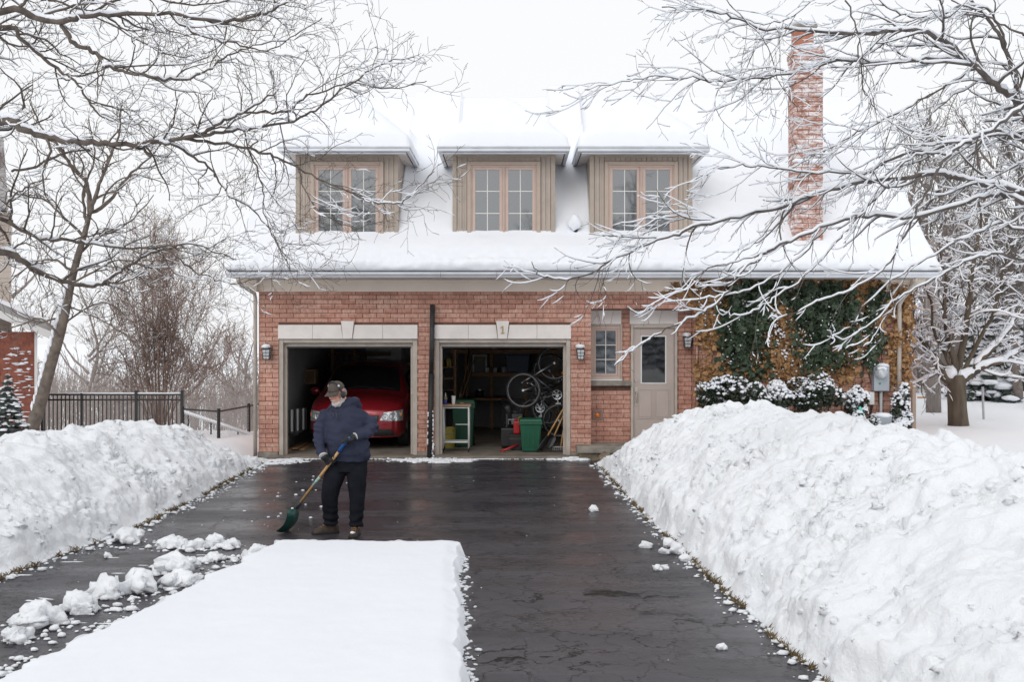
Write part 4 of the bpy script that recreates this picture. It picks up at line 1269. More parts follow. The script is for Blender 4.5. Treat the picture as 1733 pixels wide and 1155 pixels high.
# ------------------------------------------------------------------ garage contents
M_binG = mat('bin_green', (.008,.095,.050), .45, var=.1, scale=4)
M_binD = mat('bin_dark_green', (.006,.060,.033), .5)
M_red = mat('red_plastic', (.42,.018,.020), .4)
M_yel = mat('yellow_plastic', (.28,.23,.04), .5)
def wheelie(label, c, w, d, h, m, face=-1):
    t = thing('wheelie_bin', label, 'wheelie bin', (c[0], c[1], .056))
    x, y = c[:2]; z = .056
    obj('body', MB().tbox((x,y),(w*.40,d*.40),(w*.5,d*.5), z+.012, z+h*.88), m, t, bevel=.02)
    obj('rim', MB().box(x-w*.54,x+w*.54,y-d*.54,y+d*.54,z+h*.82,z+h*.90), m, t, bevel=.012)
    obj('lid', MB().tbox((x,y),(w*.55,d*.56),(w*.48,d*.48), z+h*.905, z+h), m, t, bevel=.015)
    obj('handle', MB().tube([(x+w*.35,y+d*.54,z+h*.86),(x+w*.56,y+d*.66,z+h*.98),(x+w*.2,y+d*.66,z+h*.98),(x-w*.3,y+d*.54,z+h*.86)], .016, 6), m, t)
    for sx in (-1,1):
        obj('wheel', MB().lathe((x+sx*w*.42-.02, y+d*.42, z+.09), [(.02,0),(.088,.0),(.09,.01),(.09,.035),(.088,.045),(.02,.045)], 'x', 18), M_rubber, t)
    for sx in (-.5,-.17,.17,.5):
        obj('rib', MB().box(x+sx*w*.7-.012, x+sx*w*.7+.012, y-d*.475, y-d*.44, z+h*.15, z+h*.8), m, t)
    return t
wheelie('bright green wheelie bin at the front of the right garage bay', (XA(898,19.78), 19.78), .43, .42, .66, M_binG)
wheelie('tall dark green bin standing behind the rolling table', (XA(785,20.75), 20.75), .46, .50, .98, M_binD)

t = thing('rolling_table', 'narrow wood-topped rolling table with white metal legs in the garage', 'table', (XA(771,19.85), 19.85, .056))
x0, x1, y0, y1 = XA(746.5,19.7), XA(797,19.7), 19.62, 20.05
obj('table_top', MB().box(x0, x1, y0, y1, .955, .995), mat('table_wood', (.36,.23,.14), .5, var=.12, scale=5, stretch=(1,6,6)), t, bevel=.006)
obj('lower_shelf', MB().box(x0+.05, x1-.06, y0+.03, y1-.03, .235, .265), M_white, t, bevel=.006)
for xx in (x0+.045, x1-.045):
    for yy in (y0+.03, y1-.03):
        L = obj('leg', MB().tube([(xx,yy,.955),(xx,yy,.12)], .014, 8), M_white, t, smooth=True)
        obj('castor', MB().lathe((xx-.012, yy, .092), [(.01,0),(.035,0),(.036,.006),(.036,.018),(.035,.024),(.01,.024)], 'x', 14), M_rubber, L)
obj('cross_rail', MB().tube([(x1-.045,y0+.03,.60),(x1-.30,y0+.03,.60)], .008, 6).tube([(x0+.045,y0+.03,.93),(x1-.045,y0+.03,.93)], .012, 6), M_white, t)
c = Vector((XA(754,19.75), 19.75, .995))
t = thing('spray_bottle', 'blue bottle with yellow label and white nozzle on the rolling table', 'bottle', c)
obj('bottle_body', MB().lathe(c, [(.03,.001),(.034,.01),(.034,.10),(.03,.13),(.014,.15)], 'z', 14), mat('blue_bottle', (.05,.06,.30), .35), t, smooth=True)
obj('label_band', MB().lathe(c+Vector((0,0,.10)), [(.0355,0),(.0355,.045)], 'z', 14, cap=False), M_yel, t)
obj('nozzle', MB().lathe(c+Vector((0,0,.15)), [(.014,0),(.016,.02),(.006,.05),(.005,.075)], 'z', 12), M_white, t, smooth=True)
c = Vector((XA(767.5,19.75), 19.75, .995))
t = thing('paper_cup', 'tall white paper cup on the rolling table', 'cup', c)
obj('cup', MB().lathe(c, [(.03,.001),(.042,.16)], 'z', 16), M_white, t)
obj('cup_rim', MB().torus(c+Vector((0,0,.16)), .042, .004, (0,0,1), 16, 5), M_white, t)
c = Vector((XA(782,19.8), 19.8, .995))
t = thing('tape_roll', 'small coil of brown tape on the rolling table', 'tape', c)
obj('tape', MB().torus(c+Vector((0,0,.017)), .045, .016, (0,0,1), 18, 6), mat('tape_brown', (.22,.14,.07), .5), t)

def bucket(label, c, r, h, m):
    t = thing('bucket', label, 'bucket', c)
    obj('pail', MB().lathe(c, [(r*.8,.002),(r,h),(r*1.05,h),(r*1.05,h-.03)], 'z', 18), m, t)
    obj('bail', MB().tube([(c[0]-r,c[1]-.02,c[2]+h),(c[0]-r*.7,c[1]-r*1.1,c[2]+h*.75),(c[0]+r*.7,c[1]-r*1.1,c[2]+h*.75),(c[0]+r,c[1]-.02,c[2]+h)], .005, 5), M_steel, t)
bucket('olive yellow bucket under the left end of the rolling table', Vector((XA(761,20.45),20.45,.056)), .13, .42, M_yel)

M_galv2 = mat('spoke_grey', (.10,.10,.105), .5, metal=.5)
M_rim = mat('rim_grey', (.22,.22,.235), .4, metal=.5)
# bicycle hung on the wall
def bike(label, hubs, bb, head, bars, seat, R_, ax, reflector=False):
    base = bb.copy(); base.z = .056
    t = thing('bicycle', label, 'bicycle', base, 'bicycles hung up in the garage')
    axv = Vector(ax).normalized()
    for i, h in enumerate(hubs):
        w_ = obj('wheel', MB().torus(h, R_, .020, axv, 36, 7), M_rubber, t, smooth=True)
        obj('rim', MB().torus(h, R_*.93, .010, axv, 36, 6), M_rim, w_, smooth=True)
        sp = MB(); u = axv.orthogonal().normalized(); v_ = axv.cross(u)
        for k in range(18):
            a = 2*PI*k/18; sp.beam(h + axv*(.02 if k % 2 else -.02), h + u*(R_*.92*math.cos(a)) + v_*(R_*.92*math.sin(a)), .002)
        obj('spokes', sp, M_galv2, w_)
        obj('hub', MB().tube([h - axv*.045, h + axv*.045], .024, 10), M_steel, w_)
        if reflector and i == 0:
            obj('reflector', MB().box(h.x+R_*.45, h.x+R_*.72, h.y-.03, h.y-.018, h.z-R_*.66, h.z-R_*.50), M_amber, w_)
    fr_ = MB()
    fr_.tube([bb, hubs[1]], .012, 6).tube([bb, seat], .016, 8).tube([seat, hubs[1]], .010, 6).tube([bb, head], .020, 8).tube([seat.lerp(bb,.12), head.lerp(bb,-.06)], .016, 8)
    obj('frame', fr_, mat('bike_frame', (.10,.10,.11), .3, metal=.6), t, smooth=True)
    obj('fork', MB().tube([head, head.lerp(hubs[0],.3)+axv*.04, hubs[0]+axv*.045], [.016,.014,.010], 8).tube([head, head.lerp(hubs[0],.3)-axv*.04, hubs[0]-axv*.045], [.016,.014,.010], 8), M_steel, t, smooth=True)
    obj('handlebar', MB().tube([bars-axv*.28, bars-axv*.1, head.lerp(bars,.8), bars+axv*.1, bars+axv*.28], .013, 8).tube([head, head.lerp(bars,.85)], .014, 8), M_steel, t, smooth=True)
    obj('saddle', MB().ell(seat + (seat-bb).normalized()*.10, (.11,.06,.05), 12, 8), M_black, t, smooth=True)
    c_ = bb - axv*.05
    if c_.y > bb.y: c_ = bb + axv*.05
    obj('chainring', MB().torus(c_, .095, .010, axv, 26, 5).torus(c_, .03, .014, axv, 14, 5).beam(c_-Vector((.09,0,0)), c_+Vector((.09,0,0)), .016).beam(c_-Vector((.03,0,.085)), c_+Vector((.03,0,.085)), .016).beam(c_-Vector((.06,0,-.07)), c_+Vector((.06,0,-.07)), .016), M_steel, t)
    obj('crank', MB().beam(c_, c_+Vector((0.02,-.01,-.17)), .02).box(c_.x-.03, c_.x+.07, c_.y-.09, c_.y-.02, c_.z-.19, c_.z-.16), M_galv, t)
    return t
Yb = 20.1
bike('silver bicycle hanging upright at the right jamb with an orange reflector', [P(938,615,Yb), P(946,712,Yb)], P(943,668,Yb), P(903,636,Yb), P(886,646,Yb-.05), P(915,676,Yb+.02), .335, (.12,1,.05), True)
bike('dark bicycle with its front wheel turned toward the driveway', [P(886,661,Yb-.22), P(928,690,Yb+.45)], P(915,690,Yb+.3), P(905,655,Yb+.0), P(897,648,Yb-.02), P(930,660,Yb+.35), .345, (.22,1,0))

bike('dark bicycle hung at the back, behind the silver one', [P(930,628,20.75), P(905,702,20.8)], P(915,672,20.75), P(944,650,20.7), P(948,640,20.7), P(900,664,20.8), .34, (-.1,1,.08))
# engine-powered snow thrower, dark, behind the bin
c = P(868, 760, 20.35); c.z = .056
t = thing('snow_blower', 'dark snow blower with red fuel can colour behind the green bin', 'snow blower', c)
t['label'] = 'dark snow blower standing behind the bright green bin'
obj('housing', MB().box(c.x-.25, c.x+.28, c.y-.1, c.y+.25, c.z+.03, c.z+.42), M_black, t, bevel=.03)
obj('engine', MB().box(c.x-.14, c.x+.2, c.y+.0, c.y+.45, c.z+.42, c.z+.70).lathe((c.x+.02,c.y+.2,c.z+.70), [(.12,0),(.12,.06),(.05,.08)], 'z', 16), mat('engine_grey', (.05,.05,.055), .5), t, bevel=.015)
obj('chute', MB().tube([(c.x-.05,c.y+.05,c.z+.4),(c.x-.07,c.y+.05,c.z+.72),(c.x-.12,c.y-.05,c.z+.88)], [.08,.07,.08], 10), M_black, t, smooth=True)
for sx in (-.22,.25):
    obj('tyre', MB().lathe((c.x+sx-.03, c.y+.4, c.z+.18), [(.06,0),(.16,.0),(.18,.02),(.18,.06),(.16,.08),(.06,.08)], 'x', 18), M_rubber, t)
obj('handle', MB().tube([(c.x-.2,c.y+.4,c.z+.4),(c.x-.22,c.y+.9,c.z+.95),(c.x+.25,c.y+.9,c.z+.95),(c.x+.22,c.y+.4,c.z+.4)], .014, 6), M_black, t)
obj('louvre', MB().box(c.x-.10,c.x+.06,c.y-.02,c.y+.0,c.z+.5,c.z+.515).box(c.x-.10,c.x+.06,c.y-.02,c.y+.0,c.z+.54,c.z+.555).box(c.x-.10,c.x+.06,c.y-.02,c.y+.0,c.z+.58,c.z+.595), M_steel, t)
c = P(876, 742, 20.05); c.z = .37
t = thing('fuel_can', 'red plastic fuel can next to the bright green bin', 'fuel can', c)
obj('can_body', MB().box(c.x-.085, c.x+.06, 19.98, 20.16, c.z, c.z+.27), M_red, t, bevel=.035)
obj('spout', MB().tube([(c.x+.02,20.05,c.z+.26),(c.x+.03,20.02,c.z+.33),(c.x+.07,19.98,c.z+.36)], .016, 8), M_yel, t)
obj('can_handle', MB().tube([(c.x-.06,20.07,c.z+.26),(c.x-.05,20.07,c.z+.31),(c.x+.0,20.07,c.z+.31),(c.x+.0,20.07,c.z+.26)], .011, 6), M_red, t)
t = thing('crate', 'low dark crate holding up the red fuel can', 'crate', (c.x, 20.07, .056))
obj('crate_body', MB().tbox((c.x,20.07),(.15,.14),(.16,.15), .058, .368), M_black, t, bevel=.01)
obj('crate_slat', MB().box(c.x-.165, c.x+.165, 19.91, 19.925, .27, .31), mat('crate_slat', (.05,.045,.04), .6), t)
a, b = P(851,765,19.72), P(884,752,20.0); a.z = .075; b.z = .2
t = thing('red_bar', 'red metal bar lying on the garage floor left of the bright green bin', 'bar', a)
obj('bar', MB().tube([a, b], .022, 8), M_red, t, smooth=True)
obj('bar_end', MB().tube([a, a+(a-b).normalized()*.05], .028, 8), M_red, t)

# long-handled tools leaning on the right jamb
M_haft = mat('ash_handle', (.52,.31,.13), .5, var=.15, scale=5, stretch=(6,6,1))
def tool(name, label, top, bot, head):
    t = thing(name, label, 'garden tool', (bot.x, bot.y, .056), 'long-handled tools leaning at the right jamb')
    obj('handle', MB().tube([bot, top], .017, 8), M_haft, t, smooth=True)
    d = (bot - top).normalized()
    if head == 'scoop':
        r = Vector((.07,.14,0)); e = bot + d*.34
        rl = []
        for k in range(6):
            q = bot.lerp(e, k/5); ww = [.25,.7,.95,1,1,.9][k]; bow = Vector((0,.05*math.sin(k/5*PI),0))
            rl.append([q - r*ww + Vector((0,-.03,0)), q + bow, q + r*ww + Vector((0,-.03,0)), q + r*ww + Vector((0,-.022,.005)), q + bow + Vector((0,.01,.005)), q - r*ww+Vector((0,-.022,.005))])
        obj('blade', MB().rings(rl), mat('grey_scoop', (.07,.07,.075), .5), t, smooth=True)
    elif head == 'rake':
        k = MB().beam(bot-Vector((.16,0,0)), bot+Vector((.16,0,0)), .018)
        for i in range(9): k.beam(bot+Vector((-.16+.04*i,0,0)), bot+Vector((-.16+.04*i,-.06,-.07)), .007)
        obj('rake_head', k, M_galv, t)
    else:
        rl = []
        for k in range(6):
            q = bot + d*.28*k/5; ww = [.02,.06,.065,.06,.05,.012][k]
            rl.append([q+Vector((-ww,-.012,0)), q+Vector((0,.012,0)), q+Vector((ww,-.012,0)), q+Vector((0,.004,.004))])
        obj('blade', MB().rings(rl), M_black, t)
tool('snow_scoop', 'grey scoop shovel propped beside the bright green bin', P(956,688,19.62), P(927,738,19.60), 'scoop')
tool('garden_spade', 'wood-handled spade leaning at the right jamb', P(955,700,19.68), P(938,738,19.62), 'spade')
tool('garden_rake', 'wood-handled rake closest to the right jamb', P(956,715,19.75), P(949,757,19.66), 'rake')

# wooden storage frame on the back wall and its load
t = thing('storage_shelf', 'rough timber shelving across the back wall of the garage', 'shelf', (-.1, 25.2, .056))
Yb = 24.9
zs = [ZA(593,Yb), ZA(632,Yb), ZA(673,Yb-.3)]
for px in (790, 832, 890, 940, 770):
    x = XA(px, Yb)
    obj('upright', MB().box(x-.045, x+.045, Yb-.05, Yb+.04, .056, 2.5), M_rawwood, t)
for z, pxa, pxb in ((zs[0],764,958),(zs[1],800,958)):
    obj('shelf_board', MB().box(XA(pxa,Yb), XA(pxb,Yb), Yb-.35, Yb+.45, z-.02, z+.02), M_rawwood, t)
    obj('shelf_edge', MB().box(XA(pxa,Yb), XA(pxb,Yb), Yb-.39, Yb-.352, z-.075, z+.02), M_rawwood, t)
obj('bench_top', MB().box(XA(770,Yb), XA(862,Yb), Yb-.7, Yb+.45, zs[2]-.05, zs[2]), M_rawwood, t)
t = thing('side_shelf', 'small shelf of jars and cans by the garage partition', 'shelf', (XA(758,23), 23, .056))
for py in (622, 641, 660):
    z = ZA(py, 23)
    obj('shelf_board', MB().box(XA(744,23), XA(772,23), 22.9, 23.25, z-.012, z+.012), M_rawwood, t)
for px in (745, 771): obj('upright', MB().box(XA(px,23)-.02, XA(px,23)+.02, 22.9, 23.25, .056, 2.05), M_rawwood, t)
def jar(name, label, px, py, Y, r, h, m, group='cans and jars on the garage shelves'):
    c = P(px, py, Y)
    t = thing(name, label, 'container', c, group)
    obj('container', MB().lathe(c, [(r*.95,.001),(r,.01),(r,h*.85),(r*.8,h*.9)], 'z', 14), m, t, smooth=True)
    obj('lid', MB().lathe(c+Vector((0,0,h*.9)), [(r*.85,0),(r*.85,h*.1)], 'z', 14), M_black if m is not M_black else M_steel, t)
SB = .03*F/Yb
s1 = 622; 
jar('paint_can', 'yellow can on the side shelf', 760, ZA and 621.1, 23, .07, .22, M_yel)
jar('paint_can', 'dark can left of the yellow can on the side shelf', 748.5, 621.1, 23, .06, .15, mat('can_brown', (.12,.07,.05), .5))
jar('jar', 'white jar on the middle timber shelf left of the second upright', 825, 630.6, Yb-.25, .045, .13, M_white)
jar('jar', 'white jar on the middle timber shelf right of the second upright', 838, 630.6, Yb-.25, .045, .13, M_white)
jar('jar', 'grey jar on the middle timber shelf toward the bicycles', 853, 630.6, Yb-.25, .07, .16, M_galv)
jar('paint_can', 'pale tin on the top timber shelf', 836, 591.6, Yb-.25, .08, .18, M_galv)
jar('tin', 'small bright tin on the workbench', 779, 672, Yb-.45, .03, .10, M_white)
jar('tin', 'round dark kettle-like tin on the workbench', 812, 672, Yb-.4, .11, .18, M_black)
c = P(876, 630.6, Yb-.1)
t = thing('storage_tub', 'blue-grey storage tub on the middle timber shelf', 'tub', c)
obj('tub', MB().tbox((c.x,c.y),(.26,.2),(.30,.23), c.z+.002, c.z+.44), mat('tub_blue', (.07,.10,.16), .5), t, bevel=.02)
obj('tub_lid', MB().box(c.x-.32, c.x+.32, c.y-.25, c.y+.25, c.z+.445, c.z+.48), mat('tub_lid', (.10,.13,.19), .5), t, bevel=.01)
c = P(812, 630.6, Yb-.05)
t = thing('picture_frame', 'framed sign with a yellow blob leaning above the workbench', 'frame', c)
obj('board', MB().box(c.x-.16, c.x+.16, c.y, c.y+.02, c.z+.002, c.z+.42), mat('board_grey', (.20,.20,.21), .6), t)
obj('frame_rim', MB().box(c.x-.18,c.x-.14,c.y-.012,c.y-.001,c.z+.001,c.z+.44).box(c.x+.14,c.x+.18,c.y-.012,c.y-.001,c.z+.001,c.z+.44).box(c.x-.14,c.x+.14,c.y-.012,c.y-.001,c.z+.40,c.z+.44), M_white, t)
obj('print', MB().ell((c.x,c.y-.004,c.z+.32),(.09,.006,.05),12,8), M_yel, t)
# broom and poles in the back corner
for i, (pa, pb) in enumerate((((799,592),(782,655)),((806,600),(786,660)),((793,588),(788,668)))):
    a, b = P(pa[0],pa[1],24.3), P(pb[0],pb[1],24.1); d = (b-a).normalized(); foot = b + d*((b.z-.06)/-d.z)
    t = thing('pole', ['pale pole leaning against the timber shelving', 'second pale pole right of the first by the shelving', 'dark pole behind the pale ones by the shelving'][i], 'pole', foot, 'poles leaning in the back of the garage')
    obj('shaft', MB().tube([a, foot], .013, 6), M_haft if i < 2 else M_black, t, smooth=True)
    obj('tip', MB().tube([foot, foot-d*.06], .02, 6), M_black, t)

# left bay: striped stack on the side wall, tool rack, wall box, lumber
c = P(503, 741, 20.3)
t = thing('folded_chair', 'folded chair with white and black stripes hung on the left garage wall', 'chair', (c.x, c.y, c.z))
k0 = MB(); k1 = MB()
for i in range(9):
    y0 = 19.75 + i*.11; xx = -4.56 + .0; zt = 1.0
    (k0 if i % 2 else k1).box(-4.57+i*.036, -4.54+i*.036, y0, y0+.09, .42, .86)
obj('white_slat', k0, M_white, t); obj('dark_slat', k1, M_black, t)
obj('bracket', MB().box(-4.6, -4.25, 19.74, 20.75, .38, .418), M_black, t)
c = P(512, 650, 22.3)
t = thing('wall_box', 'small wooden box mounted on the left garage wall', 'box', (-4.5, 22.3, c.z))
obj('box', MB().box(-4.598, -4.36, 22.1, 22.5, c.z, c.z+.32), M_rawwood, t, bevel=.01)
obj('box_door', MB().box(-4.57, -4.39, 22.085, 22.098, c.z+.03, c.z+.29), mat('dark_wood', (.12,.07,.035), .6), t)
t = thing('tool_rack', 'dark rack of hanging tools in the back left of the van bay', 'rack', (-4.2, 24.9, .056))
obj('post', MB().box(-4.42, -4.35, 24.3, 24.37, .056, 2.6), M_rawwood, t); obj('post', MB().box(-3.92, -3.86, 24.6, 24.66, .056, 2.6), M_rawwood, t)
obj('rail', MB().box(-4.55, -3.0, 24.67, 24.70, 1.88, 1.98).box(-4.55, -3.9, 24.4, 24.66, 1.55, 1.58), mat('dark_wood', (.12,.07,.035)), t)
for i, x in enumerate((-4.3,-4.15,-4.02,-3.75,-3.6)):
    obj('hanging_tool', MB().tube([(x,24.55,1.95),(x+.02,24.5,1.2+.1*i)], .018, 6).box(x-.06,x+.07,24.47,24.53,1.0+.1*i,1.25+.1*i), M_black if i % 2 else mat('tool_red', (.20,.03,.03), .5), t)
t = thing('shelf_plank', 'long dark shelf plank on the back wall above the van', 'shelf', (-2.9, 25.2, 1.72))
obj('plank', MB().box(-4.2, -1.6, 25.0, 25.32, 1.70, 1.74), mat('dark_wood', (.12,.07,.035)), t)
for x in (-4.1, -2.9, -1.7): obj('bracket', MB().box(x-.015, x+.015, 25.02, 25.395, 1.50, 1.698), M_black, t)
t = thing('lumber', 'short planks on the floor beside the van front wheel', 'lumber', (-4.2, 20.2, .056))
for i in range(3):
    obj('board', MB().box(-4.5+.12*i, -4.40+.12*i, 19.75+.1*i, 21.0, .058+.03*(i%2), .088+.03*(i%2)), M_rawwood, t)

# ------------------------------------------------------------------ red minivan in the left bay
M_paint = mat('red_paint', (.28,.013,.02), .28, metal=.35, coat=.9, var=.06, scale=1.5)
M_vglass = mat('van_glass', (.012,.013,.015), .04, coat=.3)
VX, VY, VZ = -3.15, 19.93, .056
van = thing('red_minivan', 'dark red minivan parked nose-out in the left garage bay', 'minivan', (VX, VY+2.5, VZ))
ST = [ # d, w, zb, belt, wt, roof
 (.00,.60,.34,.60,.50,.70),(.05,.78,.27,.68,.66,.80),(.14,.89,.23,.76,.76,.88),(.32,.955,.21,.86,.83,.965),(.6,.985,.21,.93,.85,1.03),(.95,.995,.21,.99,.86,1.09),
 (1.12,.995,.21,1.01,.85,1.14),(1.45,.995,.21,1.02,.80,1.38),(1.8,.995,.21,1.03,.745,1.60),(2.1,.995,.21,1.03,.72,1.69),(2.9,.995,.22,1.04,.72,1.75),(3.9,.995,.24,1.05,.72,1.74),(4.6,.985,.28,1.05,.71,1.69),(5.0,.95,.34,1.03,.69,1.55),(5.12,.88,.40,1.0,.66,1.35)]
def vring(d, w, zb, belt, wt, roof):
    h = [(w*.85,zb),(w*.97,zb+.05),(w,lerp(zb,belt,.35)),(w,lerp(zb,belt,.7)),(w*.985,belt),(lerp(w*.985,wt,.55),lerp(belt,roof,.55)),(wt,roof-.045),(wt*.86,roof-.008),(wt*.5,roof+.022),(wt*.2,roof+.03)]
    pts = [Vector((VX+x, VY+d, VZ+z)) for x, z in h] + [Vector((VX-x, VY+d, VZ+z)) for x, z in h[::-1]]
    return pts
rl = [vring(*s) for s in ST]
bm_ = MB().rings(rl)
body = obj('body', bm_, M_paint, van, smooth=True)
sm = body.modifiers.new('sub', 'SUBSURF'); sm.levels = 2; sm.render_levels = 2
dg = bpy.context.evaluated_depsgraph_get()
bv = BVHTree.FromObject(body, dg)
off_ = BASE[van.name]
def cast(x, z, up=False):
    """point on the van front at world x offset and height"""
    if up:
        h = bv.ray_cast(Vector((VX+x, VY+z, 5)) - off_, Vector((0,0,-1)))
    else:
        h = bv.ray_cast(Vector((VX+x, VY-3, VZ+z)) - off_, Vector((0,1,0)))
    if h[0] is None: return (None, None)
    n = h[1]
    if (n.z < 0 if up else n.y > 0): n = -n
    return (h[0] + off_, n)
def patch(poly, nu, nv, lift, up=False):
    """poly: 4 corners (x,z) a,b,c,d; patch laid on the bodywork"""
    a, b, c, d = [Vector((p[0], p[1])) for p in poly]
    rows = []
    for i in range(nv+1):
        row = []
        for j in range(nu+1):
            q = a.lerp(b, j/nu).lerp(d.lerp(c, j/nu), i/nv)
            h, n = cast(q.x, q.y, up)
            if h is None: h, n = Vector((VX+q.x, VY+.3, VZ+q.y)), Vector((0,-1,0))
            row.append(h + n*lift)
        rows.append(row)
    return rows
M_lens = mat('headlight_lens', (.62,.64,.66), .12, var=.4, scale=16, metal=.5, coat=.8)
for s in (1, -1):
    poly = [(s*.50,.60),(s*.93,.58),(s*.925,.80),(s*.58,.75)]
    if s < 0: poly = [poly[1], poly[0], poly[3], poly[2]]
    hl = obj('headlight', MB().grid(patch(poly, 10, 6, .012)), M_lens, van, smooth=True)
    k = MB()
    for dx in (.60, .74):
        h, n = cast(s*dx, .675)
        k.torus(h + n*.02, .055, .008, n, 20, 5)
    obj('reflector_ring', k, M_steel, hl)
    h, n = cast(s*.90, .70)
    obj('indicator', MB().ell(h+n*.008, (.02,.02,.05), 10, 8), M_amber, hl)
    poly = [(s*.36,.28),(s*.80,.30),(s*.74,.42),(s*.44,.43)]
    if s < 0: poly = [poly[1], poly[0], poly[3], poly[2]]
    obj('lower_intake', MB().grid(patch(poly, 8, 3, .006)), M_black, van)
gr = obj('grille', MB().grid(patch([(-.46,.56),(.46,.56),(.50,.70),(-.50,.70)], 12, 4, .006)), M_black, van)
for z in (.595, .63, .665):
    obj('grille_bar', MB().tube([cast(x, z)[0]+Vector((0,-.012,0)) for x in (-.44,-.3,-.15,0,.15,.3,.44)], .008, 5), M_steel, gr)
obj('bumper_trim', MB().tube([cast(x, .27)[0]+Vector((0,-.004,0)) for x in (-.86,-.7,-.5,-.25,0,.25,.5,.7,.86)], .016, 6), M_paint, van)
obj('windscreen', MB().grid(patch([(-.80,1.10),(.80,1.10),(.66,1.88),(-.66,1.88)], 14, 10, .008, True)), M_vglass, van, smooth=True)
obj('wiper', MB().tube([cast(x, y, True)[0]+Vector((0,0,.02)) for x, y in ((-.55,1.08),(-.1,1.16),(.2,1.14))], .010, 5).tube([cast(x, y, True)[0]+Vector((0,0,.02)) for x, y in ((.05,1.06),(.4,1.16),(.66,1.14))], .010, 5), M_black, van)
for s in (1, -1):
    k = MB()
    for y0, y1 in ((1.55,2.55),(2.62,3.6),(3.66,4.55)):
        rows = []
        for i in range(5):
            z = lerp(1.10,1.52,i/4); row = []
            for j in range(7):
                y = lerp(y0 + (.28*(z-1.1)/.42 if y0 < 1.6 else 0), y1, j/6)
                h = bv.ray_cast(Vector((VX+s*3, VY+y, VZ+z)) - off_, Vector((-s,0,0)))
                row.append(h[0] + off_ + Vector((s*.006,0,0)) if h[0] is not None else Vector((VX+s*.85, VY+y, VZ+z)))
            rows.append(row)
        k.grid(rows)
    obj('side_window', k, M_vglass, van, smooth=True)
    obj('side_mirror', MB().ell((VX+s*1.08, VY+1.5, VZ+1.12), (.11,.06,.085), 12, 8).tube([(VX+s*.95,VY+1.52,VZ+1.06),(VX+s*1.03,VY+1.5,VZ+1.09)], .03, 6), M_paint, van, smooth=True)
    for y in (.95, 4.05):
        wl = obj('wheel', MB().lathe((VX+s*.88-.11, VY+y, VZ+.335), [(.18,0),(.31,.0),(.335,.03),(.335,.19),(.31,.22),(.18,.22)], 'x', 28), M_rubber, van)
        obj('rim', MB().lathe((VX+s*.88-.105, VY+y, VZ+.335), [(.05,0),(.2,.01),(.2,.20),(.05,.21)], 'x', 20), M_steel, wl)
        arch = MB()
        pts = [(VX+s*.985, VY+y+.40*math.cos(a), VZ+.335+.40*math.sin(a)) for a in [PI*i/14 for i in range(15)]]
        arch.tube(pts, .03, 6)
        obj('wheel_arch', arch, M_black, van, smooth=True)
obj('number_plate_holder', MB().box(VX-.2, VX+.2, cast(0,.47)[0].y-.02, cast(0,.47)[0].y-.005, VZ+.42, VZ+.52), M_black, van)

# ------------------------------------------------------------------ the man
MY = 11.55
def Mq(px, py, dy=0): return P(px, py, MY+dy) if False else Vector(((px-866.5)*MY/F, MY+dy, CZ-(py-577.5)*MY/F))
man_base = Vector((XA(580, MY), MY, 0))
def solid(name, mb, voxel, material, parent, smooth_it=6, disp=None, is_root=False):
    """fuse overlapping shapes into one continuous skin"""
    me = mesh_of(mb, name)
    b = bmesh.new(); b.from_mesh(me); bmesh.ops.recalc_face_normals(b, faces=b.faces); b.to_mesh(me); b.free()
    tmp = bpy.data.objects.new('tmp', me); link(tmp)
    m = tmp.modifiers.new('r', 'REMESH'); m.mode = 'VOXEL'; m.voxel_size = voxel; m.use_smooth_shade = True
    if smooth_it:
        m2 = tmp.modifiers.new('s', 'SMOOTH'); m2.factor = .5; m2.iterations = smooth_it
    dg = bpy.context.evaluated_depsgraph_get(); dg.update()
    nm = bpy.data.meshes.new_from_object(tmp.evaluated_get(dg))
    bpy.data.objects.remove(tmp)
    n = len(nm.vertices)
    co = np.empty(n*3, dtype=np.float32); nm.vertices.foreach_get('co', co); co = co.reshape(-1,3)
    if disp:
        no = np.empty(n*3, dtype=np.float32); nm.vertices.foreach_get('normal', no); no = no.reshape(-1,3)
        for i in range(n):
            d = disp(Vector(co[i].tolist())); co[i] += no[i]*d
    org = man_base
    co -= np.array(org, dtype=np.float32)
    nm.vertices.foreach_set('co', co.ravel())
    nm.polygons.foreach_set('use_smooth', [True]*len(nm.polygons))
    nm.name = name; nm.materials.clear(); nm.materials.append(material); nm.update()
    o = bpy.data.objects.new(name, nm); link(o); BASE[o.name] = Vector(org)
    if parent is not None: o.parent = parent
    else: o.location = org
    return o
def ering(c, rx, ry, n=20, tilt=0):
    return [Vector((c.x+rx*math.cos(2*PI*i/n), c.y+ry*math.sin(2*PI*i/n), c.z+tilt*math.sin(2*PI*i/n)*ry)) for i in range(n)]
K = MY/F
